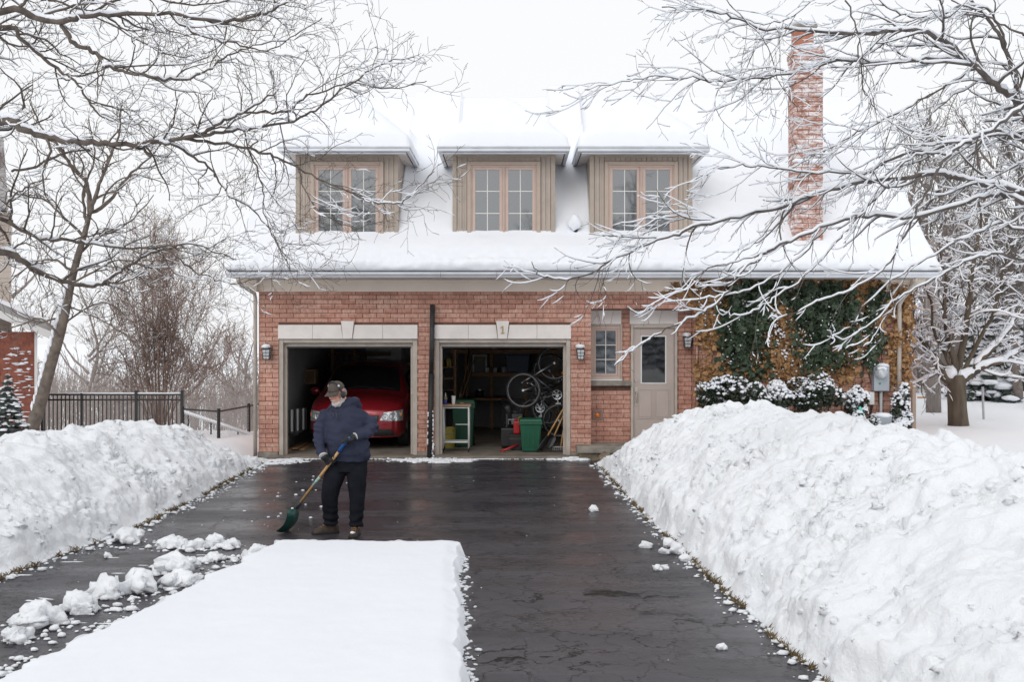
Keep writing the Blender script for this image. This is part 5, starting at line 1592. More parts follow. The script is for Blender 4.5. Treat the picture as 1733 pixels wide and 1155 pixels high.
# head frame: looks down and to the left of the picture
hf = Vector((-.52,-.78,-.36)).normalized()
hu = (Vector((0,0,1)) - hf*hf.z).normalized()
hr = hf.cross(hu).normalized()
HM = Matrix((hr, hf, hu)).transposed()
HC = Mq(574, 664, -.16)
def hp(r, f, u): return HC + hr*r + hf*f + hu*u
skin = mat('skin', (.66,.33,.26), .55, var=.12, scale=30)
b = MB()
b.ell(hp(0,-.01,.02), (.076,.096,.105), 20, 14, HM).ell(hp(0,.035,-.06), (.058,.062,.068), 16, 12, HM)
b.tube([hp(0,.085,.03), hp(0,.118,-.022), hp(0,.10,-.04)], [.012,.017,.012], 8).ell(hp(0,.08,.035),(.05,.02,.012),12,8,HM)
b.ell(hp(.08,-.01,-.01),(.012,.022,.032),10,8,HM).ell(hp(-.08,-.01,-.01),(.012,.022,.032),10,8,HM)
b.ell(hp(.035,.075,-.02),(.026,.022,.022),10,8,HM).ell(hp(-.035,.075,-.02),(.026,.022,.022),10,8,HM)
b.tube([hp(0,-.03,-.04), Mq(583,684,-.07), Mq(584,700,-.04)], [.06,.066,.09], 14)
for cy, px, hw, d, dy in ((698,582,30,.10,-.05),(715,582,33,.12,-.05),(740,585,32,.13,-.03),(765,588,31,.13,0),(785,588,31,.125,0)): pass
b.rings([ering(Mq(px,cy,dy), hw*K, d) for cy, px, hw, d, dy in ((698,582,28,.09,-.05),(715,582,33,.12,-.05),(740,585,32,.13,-.03),(765,588,31,.13,0),(790,588,30,.12,.02))])
RA = [Mq(554,703,-.08), Mq(545,721,-.10), Mq(543,742,-.11), Mq(547,757,-.19), Mq(553,766,-.25), Mq(557,776,-.27)]
LA = [Mq(610,704,-.05), Mq(626,715,-.02), Mq(632,723,-.03), Mq(622,732,-.13), Mq(607,736,-.24), Mq(599,738,-.27)]
b.tube([Mq(575,702,-.06)]+RA[:5], [.06,.062,.055,.048,.042,.030], 12).tube([Mq(592,702,-.05)]+LA[:5], [.06,.064,.056,.05,.044,.030], 12)
RL = [Mq(572,780,.01), Mq(565,806,-.02), Mq(558,840,-.04), Mq(557,866,.02), Mq(558,890,.08)]
LL = [Mq(604,780,.01), Mq(605,806,-.03), Mq(605,840,-.05), Mq(604,868,-.02), Mq(602,896,-.03)]
b.tube(RL, [.10,.088,.065,.06,.045], 14).tube(LL, [.10,.085,.065,.058,.045], 14)
person = solid('person', b, .0085, skin, None, 3)
tag(person, 'bearded person in navy hoodie, brown cap and headphones shovelling the driveway', 'person')

M_hood = mat('navy_fleece', (.041,.046,.076), .95, var=.16, scale=5, bump=.35, bscale=160, spec=.1, bdist=.004)
b = MB()
b.rings([ering(Mq(px,cy,dy), hw*K, d, 24) for cy, px, hw, d, dy in ((683,585,12,.085,-.08),(688,584,18,.10,-.07),(694,583,27,.12,-.06),(701,583,34,.14,-.06),(716,583,36,.16,-.05),(735,585,35.5,.175,-.045),(752,589,36.5,.19,-.04),(766,591,36,.185,-.02),(773,591,35,.175,-.01),(780,591,33.5,.16,.0))])
b.tube([Mq(572,700,-.06)]+RA[:5], [.07,.078,.074,.070,.060,.050], 16).tube([Mq(596,700,-.05)]+LA[:5], [.075,.083,.080,.077,.068,.054], 16)
b.tube([RA[4]-(RA[4]-RA[3])*.15, RA[4]+(RA[4]-RA[3])*.1], [.052,.046], 14).tube([LA[4]-(LA[4]-LA[3])*.15, LA[4]+(LA[4]-LA[3])*.1], [.053,.047], 14)
# hood gathered round the neck
b.tube([Mq(566,697,-.21), Mq(577,689,-.18), Mq(594,680,-.10), Mq(602,682,.02), Mq(592,684,.09), Mq(576,686,.08), Mq(564,689,-.02), Mq(561,694,-.12), Mq(566,697,-.21)], [.028,.036,.046,.062,.068,.06,.046,.032,.028], 12, cap=False)
b.ell(Mq(594,690,.09), (.12,.06,.08), 14, 10)
def cloth(p):
    f1 = noise.noise(Vector((p.x*5, p.y*5, p.z*11))); f2 = noise.noise(Vector((p.x*13+3, p.y*13, p.z*20)))
    arm = sstep(.0,.2,abs(p.x-Mq(586,0).x)-.2)
    return .015*f1 + .009*f2*(1+arm) + .007*arm*math.sin((p.z*1.0+p.x*.6)*95+5*f1)
hood = solid('hoodie', b, .0095, M_hood, person, 4, cloth)
obj('drawstring', MB().tube([Mq(575,697,-.235), Mq(576,704,-.25), Mq(575,710,-.25)], .006, 6).tube([Mq(570,698,-.235), Mq(571,703,-.25)], .006, 6), M_black, person)
obj('pocket', MB().grid([[Mq(lerp(568,612,j/10), y_, -.245-.004*math.sin(j/10*PI)) for j in range(11)] for y_ in (752,)]) if False else MB().tube([Mq(570,772,-.22), Mq(574,755,-.245), Mq(604,754,-.24), Mq(612,771,-.205)], .004, 5), mat('navy_seam', (.025,.028,.055), .9), person)

M_jean = mat('dark_denim', (.007,.0075,.011), .9, spec=.15, col2=(.015,.016,.022), scale=4, bump=.3, bscale=120, bdist=.004)
b = MB()
b.rings([ering(Mq(px,cy,dy), hw*K, d, 22) for cy, px, hw, d, dy in ((772,589,33,.145,0),(785,588,34.5,.145,.01),(798,586,34,.14,.01))])
b.tube([Mq(572,790,.01), Mq(566,806,-.01), Mq(561,825,-.03), Mq(559,842,-.035), Mq(558,862,.02), Mq(558,880,.06), Mq(558,887,.075)], [.125,.123,.108,.098,.090,.086,.088], 18)
b.tube([Mq(604,790,.01), Mq(604,806,-.02), Mq(605,825,-.045), Mq(605,842,-.045), Mq(604,864,-.015), Mq(603,884,-.02), Mq(603,891,-.02)], [.122,.115,.102,.092,.084,.076,.078], 18)
def denim(p):
    low = sstep(.45,.1,p.z)
    return .007*noise.noise(p*9) + .009*low*math.sin(p.z*70+4*noise.noise(p*6)) + .006*noise.noise(Vector((p.x*20,p.y*20,p.z*9)))
solid('trousers', b, .0095, M_jean, person, 3, denim)

M_boot = mat('brown_boot', (.040,.024,.014), .6, var=.3, scale=20)
M_lace = mat('orange_lace', (.30,.15,.03), .7)
def shoe(ank, toe, label):
    a = Vector(ank); t_ = Vector(toe); d = (t_-a); d.z = 0; L = d.length; d.normalize(); r = Vector((d.y,-d.x,0))
    b = MB(); rl = []
    for s, w_, h in ((-.085,.026,.085),(-.06,.040,.11),(-.01,.045,.125),(.05,.044,.115),(.10,.047,.085),(.15,.050,.066),(.19,.044,.052),(.215,.024,.036)):
        c = Vector((a.x,a.y,0)) + d*s*L/.20
        rl.append([c + r*(w_*math.cos(q))+Vector((0,0,.012 + max(0,math.sin(q))*h - (.008 if math.sin(q) < 0 else 0))) for q in [2*PI*i/14 for i in range(14)]])
    b.rings(rl)
    s_ = solid('shoe', b, .007, M_boot, person, 2); s_['label'] = label
    k = MB(); rl = []
    for s, w_ in ((-.09,.028),(-.06,.042),(0,.046),(.06,.044),(.12,.050),(.18,.048),(.222,.026)):
        c = Vector((a.x,a.y,0)) + d*s*L/.20
        rl.append([c-r*w_+Vector((0,0,.001)), c+r*w_+Vector((0,0,.001)), c+r*w_+Vector((0,0,.024)), c-r*w_+Vector((0,0,.024))])
    k.rings(rl)
    obj('sole', k, M_rubber, s_, origin=man_base)
    k = MB()
    for i in range(4):
        c = Vector((a.x,a.y,0)) + d*(.035+.028*i)*L/.20 + Vector((0,0,.128-.016*i))
        k.tube([c-r*.028, c+Vector((0,0,.006)), c+r*.028], .0045, 5)
    obj('lace', k, M_lace, s_, origin=man_base)
    return s_
sa = Vector((XA(560,11.62), 11.64, 0)); shoe(sa, sa + Vector((-.185,-.085,0)), 'boot pointing left toward the shovel')
sb = Vector((XA(602,11.50), 11.52, 0)); shoe(sb, sb + Vector((-.015,-.20,0)), 'boot pointing at the viewer with snow on its toe')
obj('snow_dab', MB().blob((sb.x-.01, sb.y-.19, .065), (.03,.03,.014), 3, .4, 10, 7), M_clump, person, smooth=True)

# cap, beard, hair, headphones
M_cap = mat('brown_cap', (.075,.058,.048), .85, var=.2, scale=12, bump=.25, bscale=150, bdist=.003)
b = MB(); rl = []
for i in range(9):
    th = PI/2*i/8
    rr = math.cos(th)
    rl.append([hp(.087*rr*math.cos(2*PI*j/22), -.008+.106*rr*math.sin(2*PI*j/22), .040 + .095*math.sin(th)) for j in range(22)])
b.rings(rl[:-1]+[[hp(0.004*math.cos(2*PI*j/22), -.008+.004*math.sin(2*PI*j/22), .136) for j in range(22)]])
rows = []; rows2 = []
for i in range(7):
    q = i/6; row = []; row2 = []
    for j in range(11):
        a = lerp(-1.15,1.15,j/10); e = q*.075*math.cos(a)**.6
        r_ = math.sin(a)*(.086+.012*q); f_ = -.008 + math.cos(a)*.104 + e; u_ = .044 - .014*q - .030*(math.sin(a)**2)*q
        row.append(hp(r_, f_, u_)); row2.append(hp(r_, f_, u_-.006))
    rows.append(row); rows2.append(row2)
b.grid(rows); b.grid([r[::-1] for r in rows2])
obj('cap', b, M_cap, person, smooth=True, fixn=False)
b = MB().ell(hp(0,.036,-.108), (.066,.060,.050), 20, 14, HM)
b.ell(hp(.060,.0,-.080),(.018,.028,.048),12,10,HM).ell(hp(-.060,.0,-.080),(.018,.028,.048),12,10,HM).ell(hp(0,.086,-.064),(.036,.016,.012),12,8,HM)
M_beard = mat('white_beard', (.66,.63,.60), .9, col2=(.42,.39,.36), scale=40, bump=.6, bscale=90, bdist=.01)
solid('beard', b, .005, M_beard, person, 1, lambda p: .008*noise.noise(p*45)+.004*noise.noise(p*110))
b = MB().ell(hp(0,-.075,-.02), (.076,.038,.06), 16, 10, HM)
solid('hair', b, .006, mat('grey_hair', (.28,.26,.24), .9, var=.4, scale=60), person, 1, lambda p: .01*noise.noise(p*40))
for s in (-1,1):
    obj('eye', MB().ell(hp(s*.03,.082,.012), (.011,.009,.009), 10, 8, HM), mat('eye_dark', (.05,.04,.035), .2), person)
ph = obj('headphones', MB().tube([hp(.098*math.cos(a), .015, .0+.142*math.sin(a)) for a in [PI*i/16 for i in range(17)]], .011, 8), M_black, person, smooth=True)
for s in (-1,1):
    obj('ear_cup', MB().ell(hp(s*.098,.005,-.018), (.022,.036,.044), 14, 10, HM), M_black, ph, smooth=True, origin=man_base)
    obj('slider', MB().tube([hp(s*.1*math.cos(a), .017, .142*math.sin(a)) for a in (.62,.72,.82)], .0135, 8), M_steel, ph, origin=man_base)

# shovel
G0, G1 = P(591,741,11.22), P(507,853,11.66)
ax = (G1-G0).normalized(); SLn = (G1-G0).length
t = thing('snow_shovel', 'green-bladed snow shovel with wooden shaft and blue grip held by the person', 'shovel', (G1.x, G1.y, 0))
obj('shaft', MB().tube([G0+ax*.10, G1], .0165, 10), M_haft, t, smooth=True)
M_blue = mat('blue_grip', (.015,.075,.24), .35)
gp2 = [G0+ax*-.012, G0+ax*.0, G0+ax*.03, G0+ax*.10, G0+ax*.20, G0+ax*.235]
grip = obj('grip', MB().tube(gp2, [.010,.021,.023,.020,.022,.019], 12), M_blue, t, smooth=True)
obj('grip_eye', MB().torus(G0+ax*.012+Vector((0,-.022,0)), .010, .004, (0,1,0), 14, 5), mat('pale_blue', (.10,.22,.42), .4), grip)
obj('shaft_label', MB().tube([G0+ax*(SLn*.585), G0+ax*(SLn*.72)], .0172, 10), mat('mint_label', (.36,.52,.46), .5, var=.3, scale=30), t, smooth=True)
obj('socket', MB().tube([G1-ax*.03, G1+ax*.06, G1+ax*.12], [.022,.026,.020], 10), M_black, t, smooth=True)
tip = P(484, 900, 11.74); tip.z = .004
nk = G1 + ax*.07
wd = Vector((.14,.99,0)).normalized()
dl_ = (tip-nk); ln = dl_.normalized(); nb = wd.cross(ln).normalized()
if nb.x > 0: nb = -nb
rows = []; rows2 = []
for i in range(11):
    q = i/10
    row = []; row2 = []
    for j in range(13):
        s_ = lerp(-1,1,j/12)
        hw = .17*min(1, .5+q*3)
        p = nk.lerp(tip, q) + wd*(s_*hw) + nb*(-.055*math.sin(q*PI)*1.0 + .05*(abs(s_)**3) + .015*s_*s_)
        if q < .15: p += ln*(.03*abs(s_))
        p.z = max(p.z, .004)
        row.append(p); row2.append(p - nb*.006)
    rows.append(row); rows2.append(row2)
bl = obj('blade', MB().grid(rows).grid([r[::-1] for r in rows2]), mat('green_blade', (.010,.060,.048), .35, var=.15), t, smooth=True)
obj('blade_snow', MB().blob(nk.lerp(tip,.22)+nb*.02, (.035,.06,.05), 4, .4, 12, 8).blob(nk.lerp(tip,.4)+nb*.0+wd*.06, (.03,.05,.05), 6, .4, 12, 8), M_clump, t, smooth=True)
obj('rib', MB().tube([nk+nb*.02, nk.lerp(tip,.25)+nb*-.01, nk.lerp(tip,.45)+nb*-.04], [.018,.014,.006], 8), M_black, bl, origin=BASE[t.name])

# gloved hands closed round the shaft
M_glove = mat('black_glove', (.016,.016,.018), .7, bump=.3, bscale=90)
def hand(C, a, wrist, label, flip=1):
    a = a.normalized()
    pd = (wrist - C); pd = (pd - a*pd.dot(a)).normalized()
    q = a.cross(pd)*flip
    b = MB(); rh = .022
    Mx = Matrix((a, pd, q)).transposed()
    b.ell(C + pd*(rh+.016), (.058,.028,.050), 14, 10, Mx)
    b.tube([C + pd*(rh+.012), C.lerp(wrist,.55)+pd*.012, wrist], [.044,.042,.046], 12)
    for i, fl in enumerate((.92,1.0,.96,.82)):
        off = a*((i-1.5)*.028)
        pts = [C + off + pd*(rh+.016) + q*.028]
        for k in range(7):
            an = lerp(.75, 3.9*fl, k/6)
            pts.append(C + off + pd*(math.cos(an)*(rh+.0115)) + q*(math.sin(an)*(rh+.0115)))
        b.tube(pts, [.017,.0165,.016,.016,.0155,.015,.0135,.012], 8)
    pts = [C - a*.035 + pd*(rh+.018) - q*.012]
    for k in range(5):
        an = -lerp(.5, 2.6, k/4)
        pts.append(C - a*(.046-.004*k) + pd*(math.cos(an)*(rh+.013)) + q*(math.sin(an)*(rh+.013)))
    b.tube(pts, [.021,.020,.019,.018,.0165,.014], 8)
    o = solid('glove', b, .0048, M_glove, person, 1); o['label'] = label
    return o
tt = lambda py: (py-741)/(853-741)
Cl = G0.lerp(G1, tt(781)); Cu = G0 + ax*.045
hand(Cl, ax, RA[4]+(RA[4]-RA[3])*.12, 'gloved hand gripping the middle of the shovel shaft', 1)
hand(Cu, ax, LA[4]+(LA[4]-LA[3])*.1, 'gloved hand on the blue grip', -1)
dW = (RA[4]-RA[3]).normalized()
obj('cuff', MB().tube([RA[4]+dW*.012, RA[4]+dW*.021], [.050,.049], 14), M_white, person)
dW = (LA[4]-LA[3]).normalized()
obj('cuff', MB().tube([LA[4]+dW*.006, LA[4]+dW*.010], [.047,.0465], 14), M_white, person)

# ------------------------------------------------------------------ bare trees
M_barkL = mat('bark_left', (.155,.125,.105), .9, col2=(.075,.060,.052), scale=9, bump=.6, bscale=30)
M_barkR = mat('bark_right', (.15,.13,.118), .9, col2=(.075,.064,.058), scale=9, bump=.6, bscale=30)
M_barkM = mat('bark_maple', (.135,.105,.075), .9, col2=(.060,.046,.034), scale=7, bump=.8, bscale=24, stretch=(1,1,.25))
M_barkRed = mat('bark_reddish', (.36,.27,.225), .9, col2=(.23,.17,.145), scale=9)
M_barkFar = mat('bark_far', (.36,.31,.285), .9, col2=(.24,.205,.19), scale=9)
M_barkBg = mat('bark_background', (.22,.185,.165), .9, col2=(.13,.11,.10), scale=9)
M_bsnow = snow_mat('branch_snow', False, .2, 20)

def smooth_path(pts, sub=4):
    """Catmull-Rom through the points"""
    out = []
    n = len(pts)
    for i in range(n-1):
        p0, p1, p2, p3 = pts[max(i-1,0)], pts[i], pts[i+1], pts[min(i+2,n-1)]
        for k in range(sub):
            t = k/sub
            out.append(.5*((2*p1) + (p2-p0)*t + (2*p0-5*p1+4*p2-p3)*t*t + (3*p1-p0-3*p2+p3)*t*t*t))
    out.append(pts[-1].copy())
    return out

class Tree:
    def __init__(s, seed, snow=.5, levels=3, spacing=(.35,.22,.14), lens=(.9,.45,.22), ang=(.9,.8,.8), bias=Vector((0,0,.15)), wig=.22, rmin=.0028, snowk=1.0, flatten=.0, zmin=-9, rk=1.0, curl=0.0):
        s.curl = curl
        s.rk = rk
        s.R = random.Random(seed); s.trunk = MB(); s.br = MB(); s.sn = MB()
        s.snow, s.levels, s.spacing, s.lens, s.ang, s.bias, s.wig, s.rmin, s.snowk, s.flatten, s.zmin = snow, levels, spacing, lens, ang, bias, wig, rmin, snowk, flatten, zmin
        s.seed = seed; s.nb = 0
    def snow_on(s, pts, rad):
        """ridge of snow along the upper side, broken here and there"""
        run = []; rr = []
        def flush():
            if len(run) >= 2:
                k = list(rr); k[0] *= .45; k[-1] *= .4
                s.sn.tube(run, k, 6 if max(rr) > .02 else 4)
        for i, p in enumerate(pts):
            d = pts[min(i+1,len(pts)-1)] - pts[max(i-1,0)]
            L = d.length or 1
            steep = abs(d.z)/L
            nz = noise.noise(p*2.3 + Vector((s.seed,0,0))) + .5*noise.noise(p*7)
            if steep < .80 and nz > .55 - s.snow*1.1:
                r = rad[i]
                h = (r*.85 + .006)*s.snowk*(1-.5*steep)*(1+.35*noise.noise(p*9))
                run.append(p + Vector((0,0,r*.72 + h*.45))); rr.append(max(.0035, h))
            else:
                flush(); run = []; rr = []
        flush()
    def limb(s, pts, r0, r1, lvl=0, sub=5, jit=.02, t0=.12, into=None):
        path = smooth_path([Vector(p) for p in pts], sub)
        r0, r1 = r0*s.rk, max(.004, r1*s.rk)
        n = len(path); R = s.R
        if jit:
            for i in range(1, n-1):
                path[i] = path[i] + Vector((R.gauss(0,jit), R.gauss(0,jit), R.gauss(0,jit)))*.5
        rad = [lerp(r0, r1, (i/(n-1))**.8)*(1+.12*noise.noise(path[i]*4)) for i in range(n)]
        (into or s.br).tube(path, rad, 9 if r0 > .04 else 6)
        if s.snow > 0: s.snow_on(path, rad)
        s.spawn(path, rad, lvl, t0)
        return path
    def spawn(s, path, rad, lvl, t0=.12):
        if lvl >= s.levels: return
        R = s.R
        cum = [0]
        for a, b in zip(path, path[1:]): cum.append(cum[-1] + (b-a).length)
        T = cum[-1]
        pos = T*t0 + R.uniform(0, s.spacing[lvl])
        side = 1
        i = 0
        while pos < T*.985:
            while i < len(cum)-2 and cum[i+1] < pos: i += 1
            t = (pos-cum[i])/max(1e-6, cum[i+1]-cum[i])
            p = path[i].lerp(path[i+1], t); tg = (path[i+1]-path[i]).normalized()
            rp = lerp(rad[i], rad[i+1], t)
            ax_ = tg.cross(Vector((R.gauss(0,1), R.gauss(0,1), R.gauss(0,1)*(1-s.flatten))))
            if ax_.length > 1e-4:
                ax_.normalize()
                if s.flatten and R.random() < s.flatten:
                    ax_ = tg.cross(Vector((0,0,1))).normalized()*.6*side + Vector((R.gauss(0,.3),R.gauss(0,.3),R.gauss(0,.3))); side = -side
                    ax_ = (ax_ - tg*ax_.dot(tg)).normalized()
                d = (tg*math.cos(s.ang[lvl]) + ax_*math.sin(s.ang[lvl])*R.uniform(.7,1.1) + s.bias).normalized()
                L = s.lens[lvl]*R.uniform(.45,1.25)*(1-.45*pos/T)
                s.grow(p, d, L, max(s.rmin, min(rp*.62, L*.020)), lvl+1)
            pos += s.spacing[lvl]*R.uniform(.5,1.5)
    def grow(s, p, d, L, r, lvl):
        R = s.R; s.nb += 1
        nseg = 8 if lvl == 1 else (5 if lvl == 2 else 3)
        pts = [p]; q = p.copy()
        turn = Vector((R.gauss(0,.09), R.gauss(0,.09), R.gauss(0,.09)))
        for k in range(nseg):
            d = (d + Vector((R.gauss(0,s.wig), R.gauss(0,s.wig), R.gauss(0,s.wig))) + s.bias*.35 + turn + Vector((0,0,s.curl*(k/nseg-.45)))).normalized()
            q = q + d*(L/nseg)
            if q.z < s.zmin: break
            pts.append(q.copy())
        if len(pts) < 2: return
        m = len(pts)
        rad = [max(s.rmin*.8, lerp(r, r*.35, k/(m-1))) for k in range(m)]
        s.br.tube(pts, rad, 5 if lvl == 1 else 3, cap=False)
        if s.snow > 0 and (lvl < 3 or R.random() < s.snow*.7): s.snow_on(pts, rad)
        s.spawn(pts, rad, lvl, .1)
    def finish(s, name, label, base, bark, group=None, extra=None):
        t = thing(name, label, 'tree', base, group)
        if s.trunk.v: obj('trunk', s.trunk, bark, t, smooth=True)
        tag(obj('branches', s.br, bark, t, smooth=True), kind=None)
        if s.sn.v: tag(obj('snow', s.sn, M_bsnow, t, smooth=True), kind='stuff')
        return t

def L(pl, Y0, Y1, sw=0.0, sd=0):
    """pixel polyline to points, distance running from Y0 to Y1"""
    n = len(pl); out = []
    for i, (x, y) in enumerate(pl):
        Y = lerp(Y0, Y1, i/(n-1)) + sw*noise.noise(Vector((i*.6+sd, sd, 1)))
        out.append(P(x, y, Y))
    return out

# left foreground tree: trunk just outside the frame, long limbs reaching in
T = Tree(1, snow=.52, levels=3, spacing=(.175,.125,.10), lens=(1.0,.50,.24), ang=(.85,.85,.85), bias=Vector((.02,0,.04)), wig=.24, snowk=1.05, rmin=.0024, rk=.55)
tb = Vector((-7.6, 11.9, .3))
tr = [tb, tb+Vector((.05,0,1.2)), tb+Vector((.1,-.1,2.6)), tb+Vector((.05,-.1,4.2)), tb+Vector((.15,0,6.0)), tb+Vector((.1,.1,8.0))]
T.trunk.tube(smooth_path(tr), [.30-.011*i for i in range(21)], 12)
tk = lambda z, dx=0: Vector((-7.5+dx, 11.85, z))
A = L([(0,18),(69,33),(104,35),(145,26),(215,24),(287,23),(381,35),(450,21),(485,3),(520,-20)], 11.2, 10.4, .3, 1)
T.limb([tk(5.9)]+A, .085, .012)
T.limb(L([(104,35),(121,69),(149,83),(166,94),(180,111),(215,121),(260,130),(305,135),(346,121),(381,97),(416,80),(485,69)], 11.05, 10.2, .3, 2), .052, .010, t0=.15)
T.limb(L([(287,23),(312,45),(346,62),(398,73),(450,85),(502,59),(545,30)], 10.8, 10.2, .2, 3), .026, .007)
T.limb(L([(145,26),(220,-5),(330,8),(430,-2),(520,18)], 11.2, 11.8, .2, 4), .03, .008)
T.limb([tk(5.5)]+L([(0,45),(35,66),(69,94),(104,121),(128,137),(149,170),(173,197),(208,210),(250,205)], 11.6, 11.2, .2, 5), .055, .009)
C = L([(0,208),(35,218),(69,229),(114,239),(166,241),(225,244),(270,239),(312,234),(346,222),(381,204),(416,187),(443,170),(470,152)], 11.2, 10.3, .25, 6)
T.limb([tk(4.3)]+C, .090, .012)
T.limb(L([(312,234),(364,227),(416,218),(485,208),(537,184),(589,145),(640,112),(700,96)], 10.7, 10.0, .2, 7), .038, .006)
T.limb(L([(381,204),(423,189),(485,189),(513,166),(554,152),(596,139),(660,150),(722,137)], 10.6, 10.2, .2, 8), .026, .006)
T.limb(L([(270,242),(298,249),(346,277),(367,301),(391,333),(433,360),(462,398),(492,458)], 10.8, 11.0, .3, 9), .034, .006)
T.limb(L([(322,236),(398,246),(450,260),(485,274),(537,301),(600,330),(660,345),(690,335),(735,290)], 10.7, 10.1, .2, 10), .032, .004)
T.limb(L([(420,252),(436,290),(446,330),(448,368),(470,410),(490,460)], 10.6, 10.4, .2, 12), .018, .004)
T.limb(L([(505,285),(520,330),(550,365),(600,385),(650,375)], 10.4, 10.2, .2, 13), .012, .003)
T.limb(L([(225,246),(250,260),(256,263)], 10.9, 10.8), .035, .028, lvl=3)
T.limb([tk(3.5)]+L([(0,425),(35,442),(69,463),(104,474),(146,484),(173,480),(198,463),(222,449),(249,432),(288,418),(330,405)], 12.2, 12.6, .2, 14), .085, .014)
T.limb([tk(3.7)]+L([(0,372),(17,380),(69,404),(114,406),(156,413),(208,420),(277,418),(319,413),(360,425),(400,440)], 12.4, 12.2, .2, 15), .060, .010)
T.limb(L([(277,418),(305,439),(329,460),(364,473),(391,480),(440,470)], 12.3, 12.0, .2, 16), .022, .005)
T.limb(L([(20,290),(60,282),(100,262),(155,252)], 12.0, 11.6, .2, 17), .028, .022, lvl=1)
T.limb(L([(10,345),(30,325),(60,308),(85,303)], 11.9, 11.6, .2, 18), .022, .012, lvl=1)
T.limb(L([(149,170),(200,185),(240,215),(300,265),(345,320)], 11.5, 11.6, .2, 19), .016, .004)
T.limb([tk(6.4)]+L([(0,-10),(60,-5),(120,10),(200,50),(280,90),(330,95)], 12, 11.2, .2, 20), .04, .008)
T.finish('foreground_tree', 'dark spreading bare tree reaching in from the left edge', tb, M_barkL)
N_TREE = [T.nb]

# right foreground tree: heavy with snow
T = Tree(2, snow=1.0, levels=3, spacing=(.19,.15,.13), lens=(1.0,.46,.18), ang=(.72,.7,.75), bias=Vector((-.10,-.02,-.04)), wig=.10, snowk=1.1, rmin=.0024, rk=.44, curl=.26)
tb = Vector((7.3, 11.0, .4))
tr = [tb, tb+Vector((-.05,0,1.4)), tb+Vector((-.1,0,2.8)), tb+Vector((-.45,0,4.0)), tb+Vector((-.9,0,5.2)), tb+Vector((-1.5,-.1,6.6)), tb+Vector((-2.1,-.2,7.8))]
T.trunk.tube(smooth_path(tr), [.27-.0085*i for i in range(25)], 12)
tk = lambda z, dx=-.3: Vector((7.3+dx, 11.0, z))
R1 = L([(1733,171),(1706,156),(1671,132),(1639,101),(1608,74),(1569,56),(1534,51),(1468,56),(1390,53),(1297,49),(1250,33),(1191,16),(1120,12)], 10.9, 10.0, .2, 1)
T.limb([tk(4.0,-.4), tk(4.6,-.8)]+R1, .105, .010)
T.limb(L([(1639,101),(1600,99),(1542,103),(1484,105),(1429,103),(1367,117),(1300,129),(1211,136),(1172,134),(1110,128),(1050,140),(990,152)], 10.7, 9.8, .2, 2), .045, .004)
T.limb(L([(1651,117),(1581,156),(1522,191),(1464,218),(1406,249),(1367,269),(1310,300)], 10.8, 10.6, .2, 3), .028, .007)
T.limb(L([(1671,132),(1600,170),(1540,230),(1490,262),(1420,300)], 10.8, 11.2, .2, 33), .022, .006)
T.limb([tk(4.3,-.5)]+L([(1733,205),(1721,136),(1702,86),(1678,39),(1643,0),(1610,-40)], 10.9, 10.9, .1, 4), .075, .03)
T.limb(L([(1700,82),(1690,40),(1650,8),(1590,25),(1540,28),(1500,10),(1470,-15)], 10.9, 10.6, .1, 44), .04, .012)
T.limb(L([(1733,60),(1700,45),(1660,20),(1610,0)], 10.6, 10.6, .1, 45), .03, .016)
T.limb(L([(1430,0),(1450,45),(1455,100),(1462,150),(1490,190),(1530,225),(1570,240)], 10.2, 10.4, .1, 46), .02, .006)
T.limb(L([(1380,-5),(1350,20),(1310,40),(1270,35),(1230,15)], 10.2, 10.0, .1, 47), .016, .005)
T.limb(L([(1225,-5),(1260,35),(1300,80),(1315,130),(1350,190)], 10.0, 10.2, .1, 48), .012, .004)
T.limb([tk(3.6)]+L([(1733,240),(1710,234),(1690,222),(1639,234),(1581,249),(1507,269),(1484,284),(1452,294),(1367,290),(1300,284),(1262,280),(1211,288),(1160,310)], 10.8, 10.0, .2, 5), .055, .005)
T.limb([tk(3.3)]+L([(1733,329),(1671,312),(1620,302),(1593,296),(1523,300),(1445,312),(1386,327),(1328,347),(1250,366),(1172,386),(1133,401),(1090,415),(1040,440),(990,465),(940,473),(910,462),(900,443)], 10.6, 9.6, .15, 6), .075, .005)
T.limb(L([(1255,364),(1200,372),(1150,365),(1100,378),(1060,398),(1020,400)], 10.1, 9.9, .1, 61), .018, .004)
TA = T
T = Tree(102, snow=1.0, levels=3, spacing=(.34,.23,.19), lens=(.72,.34,.14), ang=(.62,.65,.7), bias=Vector((-.10,-.02,-.05)), wig=.10, snowk=1.15, rmin=.0024, rk=.44, curl=.30)
T.trunk, T.br, T.sn = TA.trunk, TA.br, TA.sn
T.limb([tk(3.0)]+L([(1733,345),(1678,331),(1620,347),(1542,366),(1468,366),(1406,378),(1351,401),(1300,425),(1281,440),(1251,462),(1237,487),(1204,520),(1168,542),(1126,559),(1098,576),(1071,595),(1043,617)], 10.5, 9.3, .1, 7), .060, .006)
T.limb(L([(1733,179),(1678,218),(1639,238),(1600,269),(1581,296),(1554,351),(1523,409),(1499,450),(1440,492),(1390,508),(1350,528),(1300,540)], 10.2, 9.6, .2, 8), .045, .006)
T.limb(L([(1600,262),(1560,262),(1523,280),(1484,323),(1445,378),(1406,421),(1350,478),(1300,512),(1260,535),(1225,530)], 10.3, 9.8, .2, 9), .028, .005)
T.limb(L([(1406,378),(1370,420),(1330,455),(1280,485),(1230,500),(1180,508),(1130,512)], 10.2, 9.6, .2, 91), .020, .004)
T.limb(L([(1300,425),(1260,440),(1200,455),(1160,490),(1120,505),(1085,530),(1062,520)], 10.0, 9.5, .2, 92), .016, .004)
